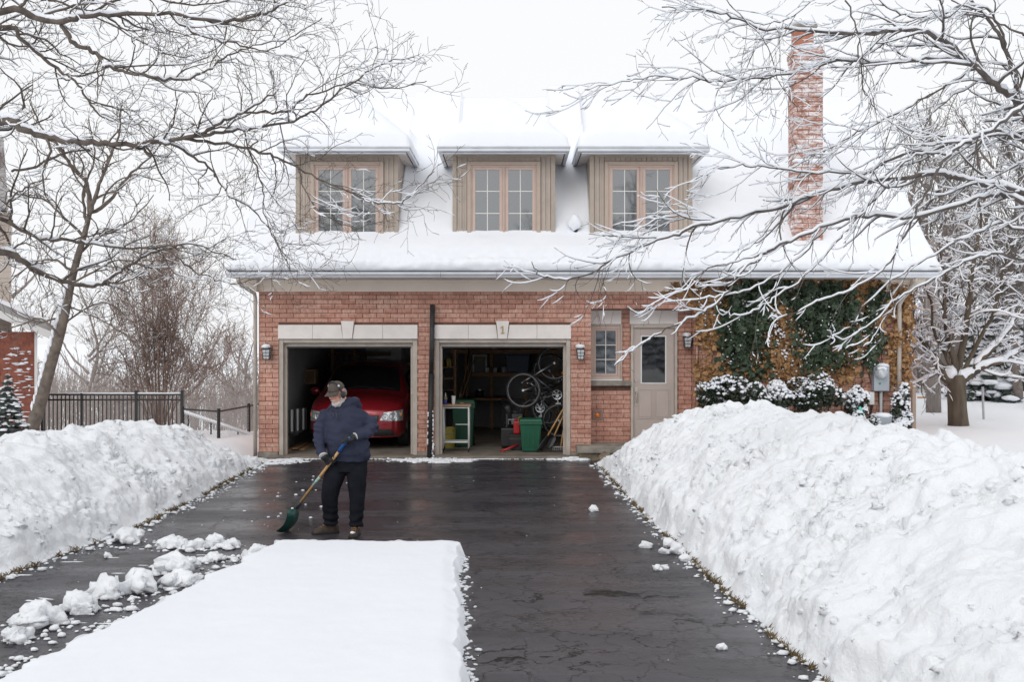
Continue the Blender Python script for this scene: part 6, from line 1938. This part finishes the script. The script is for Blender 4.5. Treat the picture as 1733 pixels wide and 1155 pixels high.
T.limb([tk(2.9)]+L([(1733,392),(1690,380),(1640,400),(1580,430),(1520,470),(1470,510),(1430,560),(1400,570)], 10.4, 9.9, .2, 10), .040, .006)
T.limb([tk(2.7)]+L([(1733,440),(1680,430),(1620,450),(1570,480),(1520,505),(1478,545),(1430,575),(1400,560)], 10.3, 9.9, .2, 11), .035, .005)
T.limb(L([(1520,505),(1500,540),(1490,570),(1480,590)], 10.1, 10.0, .1, 111), .012, .005)
T.limb(L([(1328,347),(1290,400),(1240,445),(1210,500),(1190,560)], 10.1, 10.0, .2, 112), .012, .004)
T.finish('foreground_tree', 'snow-laden bare tree reaching in from the right edge', tb, M_barkR)
N_TREE.append(T.nb)

# maple on the right lawn
Y5 = 22.8
T = Tree(3, snow=1.05, levels=3, spacing=(.17,.15,.13), lens=(1.25,.6,.26), ang=(.8,.8,.8), bias=Vector((0,0,.02)), wig=.18, snowk=1.9, rmin=.005)
b0 = P(1622, 728, Y5)
T.trunk.tube(smooth_path([b0+Vector((0,0,-.15)), b0+Vector((0,0,.12)), P(1620,690,Y5), P(1619,655,Y5), P(1618,635,Y5)]), [.30,.27,.255,.24,.23,.22,.215,.21,.205,.205,.205,.205,.20,.20,.19,.18,.16], 14)
fk = P(1618, 645, Y5)
for pl, r0 in (([(1600,640),(1590,620),(1570,590),(1550,562),(1542,535),(1530,500),(1520,470)],.13), ([(1618,620),(1608,585),(1602,555),(1598,520),(1600,470),(1590,420)],.10),
               ([(1622,620),(1632,570),(1640,510),(1648,440),(1660,380),(1655,330)],.11), ([(1635,640),(1660,610),(1690,580),(1720,540),(1750,500)],.11), ([(1640,638),(1665,622),(1700,610),(1733,590),(1790,560)],.10),
               ([(1598,632),(1570,640),(1545,650),(1520,655)],.04), ([(1630,630),(1660,570),(1685,520),(1700,450),(1720,400)],.07), ([(1565,585),(1545,590),(1530,575),(1515,570)],.035), ([(1600,600),(1580,560),(1575,510),(1560,470)],.05)):
    T.limb([fk]+[P(x, y, Y5 + .8*noise.noise(Vector((x*.01,y*.01,r0*30)))*i/3) for i, (x, y) in enumerate(pl)], r0, .018, t0=.2)
T.finish('maple_tree', 'forked maple with stout trunk on the snowy right lawn', b0, M_barkM)
N_TREE.append(T.nb)

# leaning tree in front of the neighbour's house
Y2 = 20.2
T = Tree(4, snow=.45, levels=3, spacing=(.26,.19,.15), lens=(1.2,.6,.28), ang=(.75,.8,.85), bias=Vector((0,0,.12)), wig=.22, snowk=.8, rmin=.005)
b0 = P(48, 742, Y2)
tp = [b0+Vector((0,0,-.2)), b0, P(66,690,Y2), P(85,620,Y2), P(100,570,Y2), P(112,520,Y2), P(120,480,Y2), P(133,430,Y2), P(142,400,Y2), P(152,360,Y2-.1)]
T.trunk.tube(smooth_path(tp, 3), [lerp(.165,.045,(i/27)**.75) for i in range(28)], 12)
for pl, r0 in (([(152,360),(146,310),(120,280),(95,240),(70,215),(50,170)],.055), ([(152,360),(165,320),(180,280),(200,230),(205,180)],.05), ([(150,365),(185,340),(215,300),(260,260),(290,210)],.045), ([(112,520),(150,530),(200,560),(230,580)],.02), ([(105,555),(140,525),(180,512),(215,540)],.025),
               ([(100,570),(70,540),(40,548),(10,560)],.03), ([(108,535),(75,545),(45,540),(20,525)],.025), ([(142,400),(110,370),(80,340),(40,330),(0,300)],.035), ([(133,430),(170,400),(215,380),(260,330)],.035), ([(125,460),(90,440),(50,450),(15,480)],.03), ([(120,480),(160,460),(200,440),(250,450)],.028), ([(148,380),(140,330),(160,270),(150,200)],.04)):
    T.limb([P(x, y, Y2 + .7*noise.noise(Vector((x*.02,y*.01,r0*90)))) for x, y in pl], r0, .010, t0=.08)
k = Vector((0,0,0))
for i in range(16):   # snow plastered on the windward side of the trunk
    q = Vector(tp[2]).lerp(Vector(tp[6]), i/15); T.sn.blob(q+Vector((-.105+.05*i/15,-.05,0)), (.035,.05,.13), i, .5, 10, 7)
T.finish('leaning_tree', 'leaning tree with snow-plastered trunk in front of the neighbouring brick house', b0, mat('bark_leaning', (.19,.155,.13), .9, col2=(.095,.078,.066), scale=8, bump=.6, bscale=26))
N_TREE.append(T.nb)

# many-stemmed ornamental tree behind the fence
Y3 = 25.0
T = Tree(5, snow=.12, levels=3, spacing=(.17,.13,.11), lens=(1.15,.70,.38), ang=(.72,.68,.68), bias=Vector((0,0,.16)), wig=.17, snowk=.6, rmin=.0046, rk=.38)
b0 = P(268, 742, Y3); R = random.Random(8)
for i, (dx, top) in enumerate(((-100,520),(-80,470),(-55,440),(-35,410),(-15,392),(5,400),(25,420),(45,430),(65,470),(85,500),(110,560),(-120,580),(125,600),(0,450),(30,480),(-40,500))):
    x0 = 268 + dx*.12
    T.limb([P(x0,740,Y3), P(x0+dx*.10,690,Y3+R.gauss(0,.2)), P(x0+dx*.35,lerp(690,top,.35),Y3+R.gauss(0,.4)), P(x0+dx*.65,lerp(690,top,.7),Y3+R.gauss(0,.7)), P(268+dx,top,Y3+R.gauss(0,.9))], .085 if abs(dx) < 60 else .06, .010, t0=.22)
T.finish('ornamental_tree', 'dense reddish many-stemmed tree behind the iron fence', b0, M_barkRed)
N_TREE.append(T.nb)

# background trees: right side beyond the lawn, each on its own trunk
bgt = [(1535,700,205,30,'slender bare tree close behind the house corner'),(1600,690,215,34,'bare tree behind the maple, left of its trunk line'),(1668,690,230,33,'bare tree behind the maple, right of its trunk line'),(1722,690,260,31,'bare tree at the right edge behind the spruces'),(1745,690,60,29,'tall bare tree at the right frame edge rising above the spruces'),(1575,690,185,38,'bare tree standing behind the utility pole')]
for i, (px, py, top, Y, lb) in enumerate(bgt):
    T = Tree(20+i, snow=.75, levels=3, spacing=(.30,.22,.19), lens=(1.9,.95,.42), ang=(.6,.7,.7), bias=Vector((0,0,.16)), wig=.2, snowk=1.3, rmin=.008)
    b0 = P(px, py, Y); R = random.Random(30+i)
    b0.z = .45
    tz = ZA(top, Y)
    T.limb([b0, b0+Vector((R.gauss(0,.1),0,(tz-b0.z)*.3)), b0+Vector((R.gauss(0,.3),0,(tz-b0.z)*.6)), b0+Vector((R.gauss(0,.5),0,tz-b0.z))], .17, .02, t0=.22, into=T.trunk)
    for k in range(7):
        z = b0.z + (tz-b0.z)*R.uniform(.2,.6); a = R.uniform(0,2*PI); Ln = R.uniform(1.6,3.0)
        p0 = b0 + Vector((0,0,z-b0.z)); T.limb([p0, p0+Vector((math.cos(a)*Ln*.4,math.sin(a)*Ln*.4,Ln*.4)), p0+Vector((math.cos(a)*Ln*.75,math.sin(a)*Ln*.75,Ln*1.0))], .07, .012, t0=.15)
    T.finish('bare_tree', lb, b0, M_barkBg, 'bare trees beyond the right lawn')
    N_TREE.append(T.nb)
# left background: bare trees down the slope
for i, (px, top, Y, lb) in enumerate([(20,330,33,'bare tree behind the neighbouring house'),(330,560,44,'small bare tree down the slope right of the reddish one'),(395,590,50,'bare sapling down the slope nearest the house wall'),(150,480,38,'bare tree behind the iron fence left of the reddish one'),(425,575,46,'thin bare tree just peeking past the house corner')]):
    T = Tree(50+i, snow=.15, levels=3, spacing=(.5,.34,.26), lens=(1.7,.9,.45), ang=(.55,.65,.7), bias=Vector((0,0,.16)), wig=.2, snowk=.8, rmin=.010)
    x = XA(px, Y); b0 = Vector((x, Y, ground_z(x, Y)-.1)); R = random.Random(70+i); tz = ZA(top, Y)
    T.limb([b0, b0+Vector((R.gauss(0,.1),0,(tz-b0.z)*.3)), b0+Vector((R.gauss(0,.3),0,(tz-b0.z)*.6)), b0+Vector((R.gauss(0,.4),0,tz-b0.z))], .12, .02, t0=.2, into=T.trunk)
    for k in range(6):
        z = (tz-b0.z)*R.uniform(.2,.6); a = R.uniform(0,2*PI); Ln = R.uniform(1.2,2.4)
        p0 = b0 + Vector((0,0,z)); T.limb([p0, p0+Vector((math.cos(a)*Ln*.4,math.sin(a)*Ln*.4,Ln*.4)), p0+Vector((math.cos(a)*Ln*.75,math.sin(a)*Ln*.75,Ln*1.0))], .06, .012, t0=.15)
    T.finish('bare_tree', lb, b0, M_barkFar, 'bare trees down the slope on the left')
# brushwood on the far slope: reads as one mass
b = MB(); R = random.Random(77)
for _ in range(1800):
    Y = R.uniform(40, 75); px = R.uniform(60, 470) if R.random() < .8 else R.uniform(-100, 60)
    x = XA(px, Y); z = ground_z(x, Y)
    h = R.uniform(1.2, 3.6)*(1+.4*noise.noise(Vector((x*.15,Y*.1,1))))
    lx, ly = R.gauss(0,.3), R.gauss(0,.3)
    b.tube([(x,Y,z-.1),(x+lx*.5,Y+ly*.5,z+h*.55),(x+lx*1.3,Y+ly,z+h)], [.022,.015,.008], 3, cap=False)
    for _k in range(2):
        q = R.uniform(.4,.85); a = R.gauss(0,.5)
        b.tube([(x+lx*q,Y+ly*q,z+h*q),(x+lx*q+a,Y+ly*q,z+h*q+.5)], [.012,.006], 3, cap=False)
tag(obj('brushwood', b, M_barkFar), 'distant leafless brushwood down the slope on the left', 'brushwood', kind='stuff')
b = MB()
for _ in range(3000):
    Y = R.uniform(36, 60); px = R.uniform(1480, 1900)
    x = XA(px, Y); z = ground_z(x, Y)
    h = R.uniform(1.0, 3.0)
    lx, ly = R.gauss(0,.35), R.gauss(0,.3)
    b.tube([(x,Y,z-.1),(x+lx*.5,Y+ly*.5,z+h*.55),(x+lx*1.3,Y+ly,z+h)], [.022,.016,.008], 3, cap=False)
    for _k in range(2):
        q = R.uniform(.4,.85); a = R.gauss(0,.5)
        b.tube([(x+lx*q,Y+ly*q,z+h*q),(x+lx*q+a,Y+ly*q,z+h*q+.4)], [.012,.006], 3, cap=False)
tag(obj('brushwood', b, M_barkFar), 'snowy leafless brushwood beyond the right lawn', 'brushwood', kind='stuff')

# snow-covered spruces on the right
M_needle = mat('spruce_needles', (.07,.09,.075), .7, col2=(.035,.048,.042), scale=6)
def spruce(label, x, Y, h, rb, sd, group=None, name='spruce_tree', snow=1.0, base=None, rows_=None):
    R = random.Random(sd); z0 = ground_z(x, Y) if base is None else base
    t = thing(name, label, 'tree', (x, Y, z0), group)
    obj('trunk', MB().tube([(x,Y,z0-.1),(x,Y,z0+h*.5),(x,Y,z0+h)], [.022*h,.014*h,.003*h], 8), M_barkM, t, smooth=True)
    nd = MB(); sn = MB()
    nt_ = rows_ or int(h*3.2)
    for i in range(nt_):
        q = (i+.3)/nt_; z = z0 + h*(.06 + .92*q); r = rb*(1-q)**.85 + .06*h*.1
        nb = max(4, int(9*(1-q)+4))
        for k in range(nb):
            a = 2*PI*(k+R.random())/nb; ln = r*R.uniform(.75,1.15); dr = R.uniform(.25,.55)
            d = Vector((math.cos(a), math.sin(a), 0))
            pts = [Vector((x,Y,z)) + d*(ln*s_) + Vector((0,0,-dr*ln*s_*s_ + .08*ln*math.sin(s_*PI))) for s_ in (0,.35,.7,1)]
            sd_ = Vector((-d.y, d.x, 0))
            for j in range(3):
                for m in range(5):
                    p = pts[j].lerp(pts[j+1], m/5)
                    wv = .30*ln*(1-(j+m/5)/3.3)+.05
                    for s_ in (-1,1):
                        e = p + sd_*(s_*wv*R.uniform(.7,1.2)) + d*.10*ln + Vector((0,0,-.35*wv))
                        n = len(nd.v); th = .035*ln+.02
                        nd.v += [tuple(p-d*th), tuple(p+d*th), tuple(e), tuple(p+Vector((0,0,-.10*ln-.03)))]
                        nd.f += [(n,n+1,n+2),(n,n+3,n+2),(n+1,n+3,n+2)]
            if R.random() < .92*snow:
                for j in range(3):
                    p = pts[j].lerp(pts[j+1], R.uniform(.4,.9))
                    s0 = ln*R.uniform(.18,.30)*(1.1-.2*j)
                    sn.blob(p+Vector((0,0,.03*ln+.02)), (s0*1.1, s0*1.1, s0*.38), R.random()*80, .5, 8, 5)
    tag(obj('needles', nd, M_needle, t), kind='stuff')
    tag(obj('snow', sn, M_bsnow, t, smooth=True), kind='stuff')
    return t
spruce('snow-draped spruce right of the maple trunk', XA(1668,32), 32, 3.3, 1.35, 1, 'snowy spruces beyond the right lawn')
spruce('larger snow-draped spruce at the right frame edge', XA(1726,34), 34, 5.2, 1.9, 2, 'snowy spruces beyond the right lawn')
spruce('snow-draped spruce behind the two front spruces', XA(1700,40), 40, 6.0, 1.8, 3, 'snowy spruces beyond the right lawn')

# potted evergreen by the neighbour's wall
x, Y = XA(12,17.3), 17.3
t = thing('planter', 'square dark planter at the left frame edge', 'planter', (x, Y, .3))
obj('planter_body', MB().tbox((x,Y),(.19,.19),(.22,.22), .3, .70), mat('planter_slate', (.035,.035,.042), .5), t, bevel=.012)
obj('planter_rim', MB().box(x-.235,x+.235,Y-.235,Y+.235,.701,.745), mat('planter_slate', (.035,.035,.042)), t, bevel=.01)
spruce('small snow-heaped evergreen growing in the dark planter', x, Y, 1.0, .34, 9, name='potted_evergreen', snow=1.0, base=.74, rows_=9)
b = MB(); R = random.Random(4)
for _ in range(26): b.ell((x+R.gauss(0,.15), Y-.2+R.gauss(0,.05), .86+R.gauss(0,.07)), (.013,.013,.013), 6, 4)
tag(obj('red_berries', b, M_red), 'red berries among the potted evergreen', 'berries', kind='stuff')

# ------------------------------------------------------------------ neighbouring house at the left edge
YN = 22.0
nb0 = Vector((XA(58, YN), YN, 0))
NRZ = .50
NM = Matrix.Translation(nb0) @ Matrix.Rotation(NRZ, 4, 'Z')
nh = thing('neighbour_house', 'neighbouring red brick house with pale siding at the left edge', 'house', nb0, rz=NRZ)
def npart(name, mb, m, parent=None, **k): return obj(name, mb, m, parent or nh, local=True, **k)
zw = ZA(562, YN)
npart('brick_wall', MB().box(-9, 0, 0, 7, -.2, zw), M_nbrick)
npart('corner_trim', MB().box(.002, .06, -.02, .1, -.2, zw), M_white)
M_siding = mat('cream_siding', (.56,.49,.43), .6, var=.05)
sd_ = MB()
for i in range(18):
    z = zw + .02 + i*.15
    sd_.box(-9, -.42, .9 + .010*(i % 2), 7, z, z+.147)
npart('siding', sd_, M_siding)
M_slate = mat('slate_roof', (.34,.33,.33), .8, var=.2, scale=8)
npart('porch_roof', MB().prism([(-9,zw+4.2),(.45,zw-.05),(.45,zw+.09),(-9,zw+4.36)], -.35, .86), M_slate, fixn=True)
npart('rake_board', MB().prism([(-9,zw+4.02),(.40,zw-.20),(.45,zw-.056),(-9,zw+4.19)], -.38, -.30), M_white, fixn=True)
npart('main_roof', MB().prism_x([(.4,zw+2.75),(7.4,zw+2.75),(3.9,zw+5.0)], -9, -.5), M_slate)
npart('chimney', MB().box(-2.6, -.62, 2.2, 3.0, zw+2.0, ZA(232, YN+1.4)), M_nbrick)
b = MB(); R = random.Random(6)
for _ in range(90):
    b.blob((-abs(R.gauss(0,.35))-.03, -.005, R.uniform(.4,2.1)), (R.uniform(.02,.09),.012,R.uniform(.006,.022)), R.random()*40, .6, 8, 5)
b.xf(NM)
tag(obj('wall_snow', b, M_bsnow, smooth=True), 'snow blown onto the neighbouring brick wall', 'snow', kind='stuff')
rows = [[NM @ Vector((lerp(-8.8, .47, i/40), y, lerp(zw+4.27, zw+.09, i/40) + (.10 if 0 < j < 4 else 0) + .04*noise.noise(Vector((i*.5,j,1))))) for j, y in enumerate((-.37,-.3,.1,.5,.9))] for i in range(41)]
tag(obj('roof_snow', MB().grid(rows), M_roofsnow, smooth=True), 'snow lying on the low roof of the neighbouring house', 'snow', kind='stuff')

# ------------------------------------------------------------------ fences and posts
M_iron = mat('black_iron', (.018,.018,.020), .45)
Yf = 23.2
t = thing('iron_fence', 'black iron picket fence behind the left snow bank', 'fence', (XA(190,Yf), Yf, -.1))
zt, zb = ZA(667,Yf), -.25
for px in (72, 138.5, 231, 309):
    x = XA(px,Yf); w_ = .05 if px > 200 else .03
    pst = obj('post', MB().box(x-w_/1.6, x+w_/1.6, Yf-.04, Yf+.04, zb, zt+(.06 if px > 200 else .0)), M_iron, t)
    obj('post_cap', MB().tbox((x,Yf),(.05,.05),(.02,.02), zt+.062, zt+.085) if px > 200 else MB().tbox((x,Yf),(.03,.045),(.015,.03), zt+.001, zt+.015), M_iron, pst)
for z in (zt-.02, zt-.14, .12):
    obj('rail', MB().box(XA(68,Yf), XA(311,Yf), Yf-.018, Yf+.018, z-.018, z+.018), M_iron, t)
n = 34
pk = mesh_of(MB().box(-.010,.010,-.010,.010,zb,zt-.03), 'picket'); pk.materials.append(M_iron)
for i in range(n):
    px = lerp(76, 306, i/(n-1))
    o = bpy.data.objects.new('picket', pk); link(o); o.parent = t; o.location = Vector((XA(px,Yf), Yf, 0)) - BASE[t.name]
b = MB().tube([(lerp(XA(70,Yf),XA(308,Yf),i/30), Yf, zt+.012+.008*noise.noise(Vector((i*.7,0,0)))) for i in range(31)], [.022+.008*noise.noise(Vector((i*.9,4,0))) for i in range(31)], 6)
tag(obj('rail_snow', b, M_bsnow, smooth=True), 'thin line of snow on the iron fence rail', 'snow', kind='stuff')
obj('wood_post', MB().box(XA(68,Yf)-.16, XA(68,Yf)-.04, Yf-.06, Yf+.06, zb, zt+.02), M_rawwood, t)

t = thing('chain_link_fence', 'black chain-link fence running from the iron fence to the house', 'fence', P(370,720,20.4))
pA, pB, pC = P(309,693,20.6), P(370,697,20.0), P(440,684,22.2)
for p in (pA, pB, P(421,688,21.6)):
    obj('post', MB().tube([(p.x,p.y,-.3),(p.x,p.y,p.z+.06)], .035, 8), M_iron, t)
obj('top_rail', MB().tube([pA, pB, pC], .018, 8), M_iron, t)
k = MB()
for (u, v_) in ((pA,pB),(pB,pC)):
    n = int((v_-u).length/.07)
    for i in range(n):
        a = u.lerp(v_, i/n)
        for s_ in (-1, 1):
            c = u.lerp(v_, min(1,max(0,(i+s_*13)/n)))
            k.beam((a.x,a.y,a.z), (c.x,c.y,a.z-.9*min(1,abs((c-a).length)/(.07*13))), .003)
tag(obj('wire_mesh', k, M_galv, t), kind='stuff')
t = thing('handrail', 'snow-topped grey handrail sloping down beside the house corner', 'railing', P(380,720,21.0))
a, b_ = P(312,699,21.3), P(442,743,21.0)
obj('rail', MB().tube([a, b_], .025, 8), M_galv, t)
for q in (.05,.35,.7,.97):
    p = a.lerp(b_, q); obj('baluster', MB().tube([(p.x,p.y,-.3),p], .018, 6), M_iron, t)
obj('rail_snow', MB().tube([a+Vector((0,0,.03)), a.lerp(b_,.5)+Vector((0,0,.032)), b_+Vector((0,0,.03))], .028, 6), M_bsnow, t, smooth=True)
t = thing('timber_edging', 'low orange timber edging topped with snow beside the house', 'edging', P(418,745,23))
obj('plank', MB().box(XA(392,23), XA(440,23), 23, 23.05, -.35, ZA(735,23)), mat('orange_wood', (.50,.25,.08), .7, var=.2), t)
obj('snow_cap', MB().box(XA(391,23), XA(441,23), 22.97, 23.08, ZA(735,23), ZA(732,23)), M_bsnow, t, bevel=.015)

t = thing('utility_pole', 'grey wooden utility pole left of the maple trunk', 'pole', P(1579,727,27) )
p = P(1580,727,27); p.z = .4
obj('mast', MB().tube([(p.x,27,.2),(p.x-.05,27,5)], [.20,.16], 12), mat('weathered_pole', (.27,.24,.22), .9, var=.2, scale=5, stretch=(4,4,.5)), t, smooth=True)
obj('pole_band', MB().tube([(p.x,27,2.0),(p.x,27,2.06)], .20, 12), M_galv, t)
t = thing('sign_post', 'thin steel sign post standing on the right lawn', 'post', (XA(1665,24.5),24.5,.3))
p = P(1665,728,24.5)
obj('post', MB().tube([(p.x,24.5,.2),(p.x-.03,24.5,ZA(655,24.5))], .03, 6), M_galv, t)
obj('sign_plate', MB().box(p.x-.05, p.x-.01, 24.46, 24.465, ZA(672,24.5), ZA(656,24.5)), M_galv, t)
t = thing('corner_post', 'pale timber post standing just right of the house corner', 'post', (XA(1546,21),21,.2))
obj('post', MB().box(XA(1543,21), XA(1549,21), 20.96, 21.04, .0, ZA(655,21)), mat('pale_post', (.42,.34,.28), .8), t)
obj('post_cap', MB().tbox((XA(1546,21),21),(.05,.055),(.02,.02), ZA(655,21), ZA(655,21)+.03), M_white, t)
t = thing('timber_fence', 'short orange timber fence panel far behind the right house corner', 'fence', P(1562,705,33))
for i in range(5):
    x0 = XA(1553+i*4.5, 33); obj('board', MB().box(x0, x0+.08, 33, 33.03, .4, ZA(677,33)), mat('orange_wood', (.50,.25,.08)), t)
obj('rail', MB().box(XA(1552,33), XA(1577,33), 33.031, 33.06, ZA(684,33), ZA(684,33)+.06), mat('orange_wood', (.50,.25,.08)), t)
# faint brick house far behind the right corner
t = thing('distant_house', 'distant pinkish brick house glimpsed behind the utility pole', 'house', (XA(1585,60),60,.6))
obj('wall', MB().box(XA(1540,60), XA(1625,60), 60, 66, .4, 3.6), mat('far_brick', (.40,.28,.25), .9, var=.1), t)
obj('roof', MB().prism([(XA(1530,60),3.6),(XA(1635,60),3.6),(XA(1600,60),5.2),(XA(1565,60),5.2)], 59.5, 66.5), M_roofsnow, t)
for px in (1556,1588,1610): 
    wn_ = obj('window', MB().box(XA(px,60)-.45, XA(px,60)+.45, 59.93, 60.0, 1.4, 2.7), M_white, t)
    obj('pane', MB().box(XA(px,60)-.36, XA(px,60)+.36, 59.915, 59.93, 1.5, 2.6), M_glass, wn_)
t = thing('wire_fence', 'thin wire fence across the far side of the right lawn', 'fence', (XA(1650,34.5),34.5,.4))
obj('rail', MB().tube([(XA(1470,34.5),34.5,ZA(684,34.5)),(XA(1900,34.5),34.5,ZA(684,34.5))], .02, 5), M_galv, t)
for px in (1490,1530,1560,1600,1640,1706,1720,1760): obj('post', MB().tube([(XA(px,34.5),34.5,.2),(XA(px,34.5),34.5,ZA(683,34.5))], .03, 5), M_galv, t)

# trees across the street, behind the camera: seen only mirrored in the window panes
T = Tree(90, snow=.5, levels=3, spacing=(.55,.4,.3), lens=(2.4,1.1,.5), ang=(.7,.75,.75), bias=Vector((0,0,.1)), wig=.2, snowk=.9, rmin=.016)
b0 = Vector((-6,-16,.3))
T.limb([b0, b0+Vector((.1,0,3)), b0+Vector((-.1,.2,6)), b0+Vector((.2,0,11))], .24, .03, t0=.25, into=T.trunk)
R = random.Random(9)
for k in range(12):
    z = R.uniform(2.5,6.5); a = 2*PI*k/12; Ln = R.uniform(3,4.5)
    p0 = b0+Vector((0,0,z)); T.limb([p0, p0+Vector((math.cos(a)*Ln*.4,math.sin(a)*Ln*.4,Ln*.35)), p0+Vector((math.cos(a)*Ln*.8,math.sin(a)*Ln*.8,Ln*.9))], .10, .02, t0=.12)
back = T.finish('street_tree', 'bare tree across the street mirrored in the left dormer window', b0, M_barkM, 'street trees mirrored in the windows')
for i, (x, y, rz, lb) in enumerate(((6.5,-14,1.3,'bare tree across the street mirrored in the right dormer window'),(2.6,-19,2.6,'bare tree across the street mirrored in the window beside the door'),(-13,-20,4.0,'bare tree across the street mirrored in the lower left panes'),(13,-18,5.1,'bare tree across the street mirrored in the door glass'))):
    c = copy_tree(back); c.location = (x, y, .3); c.rotation_euler = (0,0,rz); c['label'] = lb

for i, (x, h) in enumerate(((1.5,6.5),(5.2,7.5),(8.6,6.0),(-4.5,5.5),(12.5,8))):
    spruce(['snowy spruce across the street mirrored in the window by the door','tall snowy spruce across the street mirrored in the door glass','snowy spruce across the street right of the mirrored tall one','short snowy spruce across the street mirrored in the left panes','tallest snowy spruce across the street, far right'][i], x, -22-i%2*2, h, h*.30, 60+i, 'street spruces mirrored in the windows', rows_=12)
